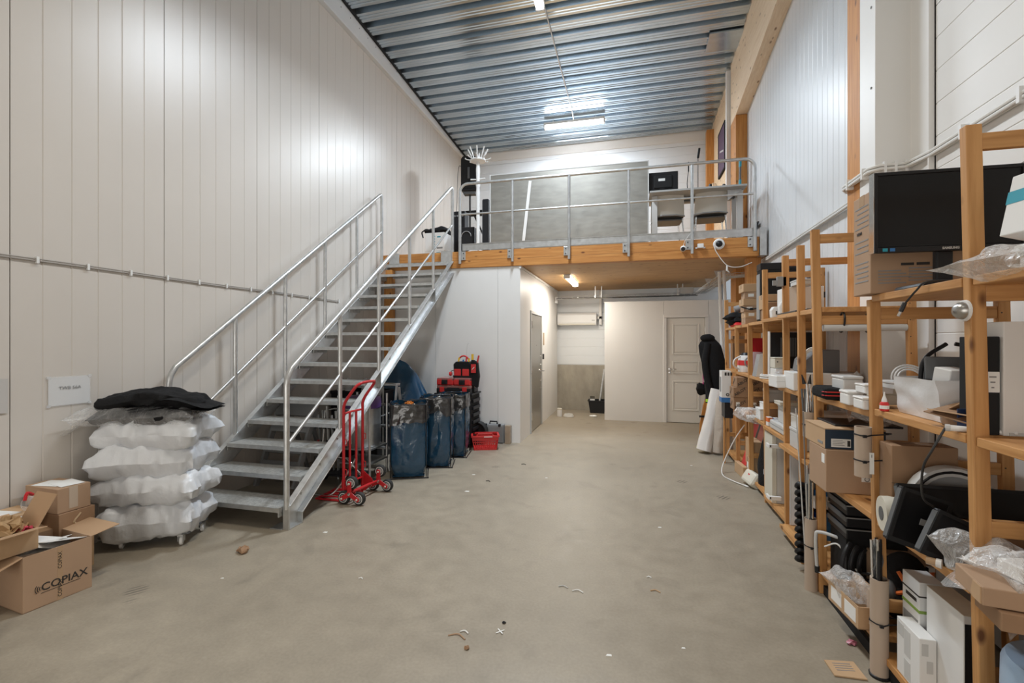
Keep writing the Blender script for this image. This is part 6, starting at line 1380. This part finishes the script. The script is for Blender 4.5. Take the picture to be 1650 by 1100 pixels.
# third board
k = 0
for (x, y, z, w, d, h, lab) in ((1.24, 6.02, .772, .17, .20, .145, 'brown carton with diagonal lettering, bottom left of the stack'), (1.415, 6.02, .772, .17, .20, .145, 'brown carton with diagonal lettering, bottom right of the stack'), (1.315, 6.02, .919, .33, .22, .115, 'brown carton with diagonal lettering, middle of the stack'), (1.335, 6.02, 1.036, .30, .22, .115, 'brown carton with diagonal lettering, top of the stack')):
    t = carton(lab, (x, y, z), (w, d, h), 0, m=M_card3, tape=False, group='lettered carton stack on the third board')
    for q in range(1 if w < .2 else 2): text('lettering', 'ABLOY', .046, M_print, t, (-w / 2 + .02 + q * .15, -d / 2 - .0008, .012), (.82, 0, .57), (-.57, 0, .82), bold=.0008)
    text('side_lettering', 'ABLOY', .04, M_print, t, (-w / 2 - .0008, d / 2 - .03, .015), (0, -.85, .53), (0, .53, .85))
    if w < .2: onface(t, 'label', -.06, -.02, .04, .09, M_paper, 'S', d / 2)
t = thing('white_blue_box', 'white upright box with a blue base and black symbols at the far shelf end', 'box', (1.19, 6.46, .80), world=True)
sb = SB(1.10, 1160, 1168, 1184, 602, .80)
(x, y, z), (w, d, h) = sb; d = .16
part('box_body', G().box(1.10, 1.10 + w, 6.36, 6.52, .86, 1.20), M_wplas, t, bevel=.004); part('blue_base', G().box(1.098, 1.102 + w, 6.358, 6.522, .80, .862), M_blue, t, bevel=.003)
for q in range(3): part('black_symbol', G().box(1.135 + q * .033, 1.158 + q * .033, 6.3585, 6.361, 1.14, 1.18), M_print, t)
part('round_mark', G().tube(arc((1.17, 6.359, .90), .016, 0, 360, 10, (1, 0, 0), (0, 0, 1))[:-1], .005, 4, closed=True), M_print, t); part('side_window', G().box(1.0985, 1.101, 6.39, 6.49, .93, 1.12), M_mgrey, t)
t = thing('black_support', 'black box under the white and blue box at the shelf end', 'box', (1.22, 6.47, .60), world=True); part('body', G().box(1.14, 1.24, 6.38, 6.6, .60, .798), M_black, t, bevel=.006); part('stand', G().box(1.15, 1.17, 6.50, 6.54, .0, .60), pz, t)
t, _ = lidded('grey tub behind the sixth upright, third board', ((1.45, 5.25, .967), (.26, .2, .12)), M_lgrey, lid=.25); t, _ = lidded('dark box under the grey tub behind the sixth upright', ((1.46, 5.25, .767), (.26, .2, .198)), M_card3, lid=.2)
t = thing('yellow_rolls', 'pair of yellow tape rolls on the third board', 'tape', (1.53, 4.72, .965), 0)
for q in range(2): part('roll', G().lathe([(.03, 0), (.055, 0), (.055, .045), (.03, .045)], (0, 0, .001 + q * .047), 18), M_yel, t, smooth=30)
t, _ = lidded('brown box under the yellow tape rolls', ((1.56, 4.75, .762), (.2, .2, .2)), M_card3, lid=.2)
t, _ = lidded('grey white double tub beside the yellow rolls', ((1.52, 4.10, .80), (.24, .24, .22)), M_mgrey, lid=.3, mlid=M_wplas)
nb = 0
for (x, y, z, w, d, h, m_, lab) in ((1.34, 5.30, .767, .16, .18, .12, M_wplas, 'white lidded box with paper sticker at the front of the third board'), (1.36, 5.28, .888, .14, .16, .06, M_wplas, 'small white lidded box on the stickered white box'), (1.34, 4.62, 1.008, .17, .18, .03, M_cream, 'cream lid like tray on the pale grey cabinet'), (1.36, 4.62, .845, .15, .18, .162, M_lgrey, 'pale grey cabinet under the cream tray'), (1.30, 4.02, .90, .17, .2, .11, M_wplas, 'white long box between fifth and fourth uprights, upper'), (1.31, 4.02, .747, .2, .22, .152, M_lgrey, 'pale grey box under the white long box')):
    t, _ = lidded(lab, ((x, y, z), (w, d, h)), m_, 'pale boxes on the third board', lid=.16)
    if nb == 0: onface(t, 'sticker', -.05, .01, .02, .07, M_paper, 'S', d / 2)
    nb += 1
t = thing('clear_bag', 'crinkled clear bag of white parts hanging over the third board edge', 'plastic bag', (1.27, 5.42, .715), 8); part('bag_film', pillow(.32, .26, .13, 95, 26, 18, ears=.2).xf(Ry(14)), M_film2, t, smooth=80)
for q in range(4): part('white_part', G().obox((-.06 + .05 * q, .02 * (q % 2), .05), (.05, .06, .03), Rz(30 * q) @ Rx(20)), M_wplas, t, bevel=.003)
part('pink_tab', G().obox((.0, -.12, .10), (.015, .004, .02)), mat('pink_tab', (.6, .05, .15), .5), t)
for q, (y, c, lab) in enumerate(((5.02, M_orange, 'orange topped small packet by the sixth upright'), (4.97, M_blue, 'blue and white small packet by the sixth upright'))):
    t = thing('packet', lab, 'packet', (1.275 + .045 * q, y - .09, .764), 5); part('packet_body', G().box(-.02, .02, -.03, .03, 0, .085), M_wplas, t, bevel=.002); part('colour_band', G().box(-.0205, .0205, -.0305, .0305, .04, .08), c, t)
t = thing('grey_case', 'long pale grey case tilted over the third board edge by the fifth upright', 'case', (1.335, 4.62, .7635), 0); part('case_body', G().box(-.08, .12, -.24, .22, 0, .08), M_lgrey, t, bevel=.01); part('lid_line', G().box(-.082, .122, -.242, .222, .045, .049), M_mgrey, t)
# bottom board
for q, (pts, m_, lab) in enumerate((((1.29, 6.05), M_redp, 'red faded panel leaning on the bottom board, far end'), ((1.30, 5.80), mat('worn_pink', (.50, .17, .14), .6), 'worn pinkish panel with white lower half leaning beside the red one'))):
    t = thing('leaning_sheet', lab, 'panel', (pts[0], pts[1], .087), (0, 16, 0)); part('sheet', G().box(-.01, .01, -.12, .10, 0, .56), m_, t, bevel=.003)
    if q: part('white_half', G().box(-.0112, .0112, -.1205, .1005, .002, .24), M_wplas, t)
    part('edge_strip', G().box(-.012, .012, -.125, -.118, .0, .562), M_mgrey, t)
t = thing('black_sack', 'black stuffed bag filling the bottom board between two far uprights', 'bag', (1.47, 5.36, .087), 0); part('bag_body', heap(.36, .5, .58, 17, 26, 18), M_fab, t, smooth=70); part('tag', G().obox((-.17, -.16, .16), (.004, .05, .05)), M_lgrey, t)
t = thing('router', 'cream rounded router box tipped onto the floor at the bottom board', 'router', (1.235, 5.55, .012), (0, 32, 8)); part('case', G().box(-.06, .06, -.14, .14, 0, .15), M_cream, t, bevel=.03); part('logo_mark', G().box(-.0615, -.059, -.02, .02, .09, .105), M_redp, t); part('dark_base', G().box(.03, .064, -.13, .13, .004, .145), M_dgrey, t)
t = thing('white_cable', 'white cable looping from the router box over the floor and up the shelf', 'cable', (1.15, 5.8, .01), world=True); part('wire', G().tube(bez([(1.30, 6.05, .58), (1.20, 6.08, .40), (1.07, 6.05, .12), (1.03, 5.90, .012), (1.10, 5.66, .01), (1.19, 5.5, .012)], 8), .007, 6), M_cable_w, t, smooth=60); part('ferrule', G().tube([(1.185, 5.51, .012), (1.21, 5.46, .014)], .009, 6), M_wplas, t)
t, _ = F('tall light carton with its lid half open on the bottom board', 1.30, 1207, 1213, 1232, 712, z4, M_card2, .34)
t, (w, d, h) = F('small brown carton with white labels in front of the tall light carton', 1.275, 1203, 1207, 1214, 738, z4, M_card, .12); onface(t, 'label', -.03, .03, .05, .12, M_paper, 'W', w / 2); onface(t, 'label', -.02, .02, .03, .10, M_paper, 'S', d / 2)
carton('flat flattened brown carton on the floor edge under the bottom board', (1.245, 5.98, .0), (.05, .32, .13), 5, m=M_card2, tape=False, seam=False)
for q, (x, w, y, lab, m_) in enumerate(((1.268, .035, 4.86, 'cream edged tall white panel held by two white clamps', M_cream), (1.345, .11, 4.86, 'broad tall white panel beside the cream one', M_wplas))):
    t = thing('tall_board', lab, 'panel', (x, y, .087), 0, 'tall panels on the bottom board'); part('board', G().box(-w / 2, w / 2, -.12, .14, 0, .62), m_, t, bevel=.004); part('front_edge', G().box(-w / 2 - .001, w / 2 + .001, -.1225, -.119, .0, .622), M_lgrey if q else M_cream, t)
for q, (z, lab) in enumerate(((.60, 'white hook clamp at the top of the tall panels'), (.13, 'white hook clamp at the bottom of the tall panels'))):
    t = thing('hook_clamp', lab, 'clamp', (1.235, 4.83, z), 0, 'white hook clamps'); part('arm', G().box(-.03, .075, -.155, -.127, 0, .035), M_wplas, t, bevel=.004); part('hook', G().box(-.03, -.015, -.127, -.06, 0, .035), M_wplas, t, bevel=.003); part('slot', G().box(-.02, -.01, -.1555, -.154, .01, .03), M_print, t)
for q, (x, y, w, lab) in enumerate(((1.42, 4.20, .36, 'large white board across the bottom bay by the fourth upright'),)):
    t = thing('white_board', lab, 'panel', (x, y, .092), 0); part('board', G().box(-w / 2, w / 2, -.012, .012, 0, .56), M_wplas, t, bevel=.003); part('edge', G().box(-w / 2 - .003, -w / 2, -.013, .013, 0, .56), M_lgrey, t)
t = thing('blue_bin', 'blue open bin full of black cables on the bottom board', 'bin', (1.42, 4.00, .092), 0)
g = G().box(-.10, .13, -.14, -.132, 0, .22).box(-.10, .13, .132, .14, 0, .22).box(.122, .13, -.14, .14, 0, .22).box(-.10, .13, -.14, .14, 0, .008).box(-.10, -.092, -.14, .14, 0, .12)
part('bin_body', g, M_blue, t, bevel=.003); part('sloped_front', G().add([(-.10, -.14, .12), (-.10, .14, .12), (-.16, .14, .24), (-.16, -.14, .24)], [(0, 1, 2, 3), (3, 2, 1, 0)]), M_blue, t)
rnd = random.Random(5)
for q in range(9): part('cable', G().tube(bez([(rnd.uniform(-.08, .1), rnd.uniform(-.12, .12), .12 + rnd.uniform(0, .06)) for _ in range(2)] + [(rnd.uniform(-.08, .1), rnd.uniform(-.12, .12), .26 + rnd.uniform(0, .06)), (rnd.uniform(-.08, .1), rnd.uniform(-.12, .12), .15)], 5), .008, 5), M_cable_k if q else M_cable_w, t, smooth=60)
t = thing('red_tools', 'red and black power tool lying on the third board by the fourth upright', 'tool', (1.37, 3.98, .60), 10); part('tool_body', G().box(-.08, .12, -.08, .10, 0, .075), M_redp, t, bevel=.015); part('black_handle', G().tube([(-.15, -.10, .05), (.02, -.04, .09)], .018, 8), M_black, t, smooth=60); part('motor', G().cyl((.05, -.09, .035), (.05, .1, .035), .04, n=14), M_blackm, t, smooth=50)
t, _ = lidded('black case with a blue base under the red power tool', ((1.43, 3.99, .44), (.26, .26, .158)), M_black, lid=.75, mlid=M_black); part('blue_base', G().box(-.141, .141, -.131, .131, 0, .04), M_blue, t)
solo('white_carton', G().box(1.30, 1.55, 3.87, 4.13, .34, .438), M_wplas, 'white carton carrying the black case with blue base', 'box', bevel=.004)
# ---------------------------------------------------------------- things leaning at the far shelf end
t = thing('jacket', 'black jacket hanging from the white pipes at the far end of the shelves', 'jacket', (1.18, 7.38, .66), 0)
def jk(u, v):
    a = 2 * math.pi * u; z = v
    w = (.125 + .035 * math.sin(3.0 * z)) * (1 if z < .85 else max(.1, 1 - (z - .85) / .18)); w *= 1 - .25 * max(0, .3 - z)
    return V((math.cos(a) * w * (1 + .10 * math.sin(5 * a + 4 * z)) - .05 * z + .03 * math.sin(z * 5), math.sin(a) * w * .6, 1.02 * z))
part('body', G().grid(jk, 32, 24), M_fab, t, smooth=70); part('hood', G().ball((-.10, -.02, .96), .085, 14, 10, (1.2, .8, .7)), M_fab, t, smooth=60); part('sleeve', G().tube(bez([(-.10, -.06, .88), (-.14, -.08, .6), (-.10, -.09, .3), (-.06, -.08, .12)], 5), [.05] * 16, 10), M_fab, t, smooth=60)
part('reflective_tag', G().obox((-.10, -.10, .05), (.07, .012, .04)), mat('lime_tag', (.45, .75, .03), .5), t); part('pink_strip', G().box(-.165, -.155, -.03, -.01, .28, .44), mat('pink_strip', (.55, .04, .22), .5), t)
for q, (a, b, lab) in enumerate((((1.29, 7.15, .0), (1.28, 7.60, 2.62), 'white plastic pipe leaning to the ceiling at the shelf end, left'), ((1.37, 7.15, .0), (1.35, 7.62, 2.64), 'white plastic pipe leaning to the ceiling at the shelf end, right'))):
    t = thing('pipe', lab, 'pipe', a, world=True, group='white pipes at the shelf end'); part('pipe_body', G().tube([a, b], .022, 10), M_white, t, smooth=60); part('socket', G().tube([V(a).lerp(V(b), .52), V(a).lerp(V(b), .56)], .027, 10), M_wplas, t, smooth=40)
def film_roll(label, a, b, r, m_, seed):
    t = thing('film_roll', label, 'roll', a, world=True); a, b = V(a), V(b); d = (b - a).normalized(); u = d.orthogonal().normalized(); w_ = d.cross(u); L_ = (b - a).length
    def fn(p, q): an = p * 6.2832; rr_ = r * (1 + .06 * math.sin(an * 3 + q * 5 + seed) + .08 * mnoise.noise(V((math.cos(an) * 2, math.sin(an) * 2, q * 5 + seed)))); return a + d * (q * L_) + (u * math.cos(an) + w_ * math.sin(an)) * rr_
    part('wrapping', G().grid(fn, 28, 20), m_, t, smooth=60); part('core', G().tube([a + d * .01, b - d * .005], r * .55, 14), M_tube, t, smooth=60); return t
film_roll('white plastic film roll leaning against the far shelf end', (.99, 7.03, .035), (1.19, 7.15, .88), .10, M_roll, 1)
t = film_roll('second, looser clear film roll leaning behind the white one', (1.16, 6.99, .03), (1.225, 7.02, .78), .075, mat('dull_film', (.52, .45, .38), .25, bump=.5, bscale=14), 4); 
t = thing('wooden_rack', 'curved brown wooden board with tools behind the film rolls', 'rack', (1.13, 7.95, 0), 0)
part('curved_board', G().prism([(-.09, 0), (.02, 0), (.05, .3), (.07, .72), (.03, .74), (-.03, .55), (-.08, .25)], (0, .03, 0), (0, -.015, 0), (1, 0, 0), (0, 0, 1)), gz, t, bevel=.004); part('yellow_level', G().box(.02, .05, -.05, -.02, 0, .70), M_yel, t); part('black_clamp', G().obox((-.04, -.03, .38), (.10, .03, .03)), M_black, t); part('long_board', G().box(.06, .10, -.04, .0, 0, .80), pz, t)
t = thing('small_bag', 'small dark bag with pink trim on the wooden rack', 'bag', (1.10, 7.93, .745), 0); part('bag_body', pillow(.18, .16, .16, 97, 14, 10, ears=.0), M_fab, t, smooth=60); part('pink_trim', G().box(.05, .07, -.09, -.08, .03, .14), mat('pink_strip', (.55, .04, .22), .5), t)
solo('green_stick', G().tube([(.93, 7.35, .015), (1.08, 7.25, .02)], .018, 8), mat('pale_green_foam', (.55, .62, .20), .6), 'pale green stick lying on the floor by the film rolls', 'stick', smooth=60)
# cable run along the right wall, round the column
t = thing('wall_cable_run', 'bundle of pale cables along the right wall bending round the white column', 'cable', (1.79, 3.6, 2.74), world=True)
for q in range(4):
    dz, o_ = -.022 * (q // 2), .018 * (q % 2)
    part('cable', G().tube([(XR - .012 - o_, -.6, 2.73 + dz), (XR - .012 - o_, 3.40, 2.735 + dz), (XR - .04 - o_, 3.60, 2.74 + dz), (XR - .10, 3.627 - o_, 2.74 + dz), (1.60, 3.627 - o_, 2.74 + dz), (1.571 - o_, 3.66, 2.74 + dz), (1.571 - o_, 4.05, 2.74 + dz), (1.60, 4.10 + o_, 2.74 + dz), (XR - .03 - o_, 4.2, 2.735 + dz), (XR - .014 - o_, 7.0, 2.70 + dz)], .0095, 6), M_cable_w, t, smooth=60)
cl = G()
for y in [0, .45, .9, 1.35, 1.8, 2.25, 2.7, 3.1]: cl.box(XR - .045, XR, y, y + .02, 2.69, 2.765)
for x in (1.62, 1.68, 1.74): cl.box(x, x + .015, 3.60, 3.64, 2.69, 2.765)
for y in (3.72, 3.95): cl.box(1.54, 1.585, y, y + .02, 2.69, 2.765)
part('cable_clips', cl, M_wplas, t, stuff=True)

# ================================================================== LITTER ON THE FLOOR
t = thing('cardboard_sheet', 'torn piece of cardboard lying on the floor at the lower right', 'cardboard', (0, 0, 0), world=True)
P = [sz(1328, 1065), sz(1375, 1068), sz(1398, 1097), sz(1345, 1090)]; P = [P[0], P[1], P[2], (P[2] + P[3]) / 2, P[3]]
n = len(P); g = G().add([p + V((0, 0, .002)) for p in P] + [p + V((0, 0, .008)) for p in P], [tuple(range(n - 1, -1, -1)), tuple(range(n, 2 * n))] + [(i, (i + 1) % n, n + (i + 1) % n, n + i) for i in range(n)]); part('sheet', g, M_card2, t)
for q in range(4): part('print_line', G().bar(P[0].lerp(P[4], .2 + .15 * q) + (P[1] - P[0]) * .2 + V((0, 0, .0085)), P[0].lerp(P[4], .2 + .15 * q) + (P[1] - P[0]) * .8 + V((0, 0, .0085)), .004, .001), M_greyprint, t)
def bit(label, px, py, kind, s=.03, m_=M_paper):
    p = sz(px, py); rnd = random.Random(px)
    if kind == 'strip': solo('strip_scrap', G().tube(bez([p + V((0, 0, .003)), p + V((s * .5, s * .2, .006)), p + V((s, -s * .1, .003))], 5), .0035, 5), m_, label, 'scrap')
    elif kind == 'flake': solo('flake_scrap', G().prism([(0, 0), (s, s * .15), (s * .9, s * .6), (s * .2, s * .5)], (0, 0, .003), p, (1, 0, 0), (0, 1, 0)), m_, label, 'scrap')
    elif kind == 'cross':
        solo('cross_scrap', G().bar(p + V((-s, -s, .003)), p + V((s, s, .003)), .006, .003).bar(p + V((-s, s, .005)), p + V((s, -s, .005)), .006, .003), m_, label, 'scrap')
    else: solo('lump_scrap', crumple(s, s * .7, s * .5, px % 17, 10).mv(p), m_, label, 'scrap')
bit('torn brown scrap on the floor in front of the staircase', 391, 890, 'lump', .09, M_card3)
bit('short white strip on the floor, left of the small cross', 741, 1018, 'strip', .05)
bit('white cross of tape on the floor', 806, 1018, 'cross', .018)
bit('tiny black lump behind the white cross of tape', 812, 1004, 'lump', .022, M_black)
bit('brown string curl left of the white cross on the floor', 722, 1024, 'strip', .10, M_card)
bit('dark twig end of the brown string', 752, 1045, 'lump', .03, M_card3)
bit('curled white strip in the right middle of the floor', 922, 952, 'strip', .07)
bit('pale blue thread beside the curled white strip', 900, 945, 'strip', .06, M_lgrey)
bit('white flake by the stair foot', 520, 858, 'flake', .035)
bit('white crumb left of the centre of the floor', 355, 932, 'flake', .02)
bit('white hook scrap below the stair foot', 578, 932, 'strip', .03)
bit('white crumb nearest the camera at the bottom middle', 976, 1057, 'flake', .03)
bit('white chip at the bottom right of the floor', 1098, 1045, 'flake', .02)
bit('tan curl in the right middle of the floor', 1048, 952, 'strip', .06, M_card2)
bit('pale crumb right of the curled strip', 1042, 930, 'strip', .03)
bit('white square chip in front of the refuse bags', 748, 792, 'flake', .05)
bit('white flake below the orange tool cases on the floor', 760, 765, 'flake', .04)
bit('dark curl in front of the box room corner', 783, 775, 'strip', .05, M_black)
bit('black hook on the floor by the wall corner', 840, 748, 'strip', .06, M_black)
bit('small white chip near the shelf side of the floor', 878, 770, 'flake', .03)
bit('white chip on the floor ahead of the film rolls', 1112, 750, 'flake', .03)
bit('pale crumb in the far middle of the floor', 1060, 850, 'flake', .03)
bit('pink wrapper under the near shelving', 1372, 1038, 'lump', .045, mat('pink_wrapper', (.45, .15, .2), .4))
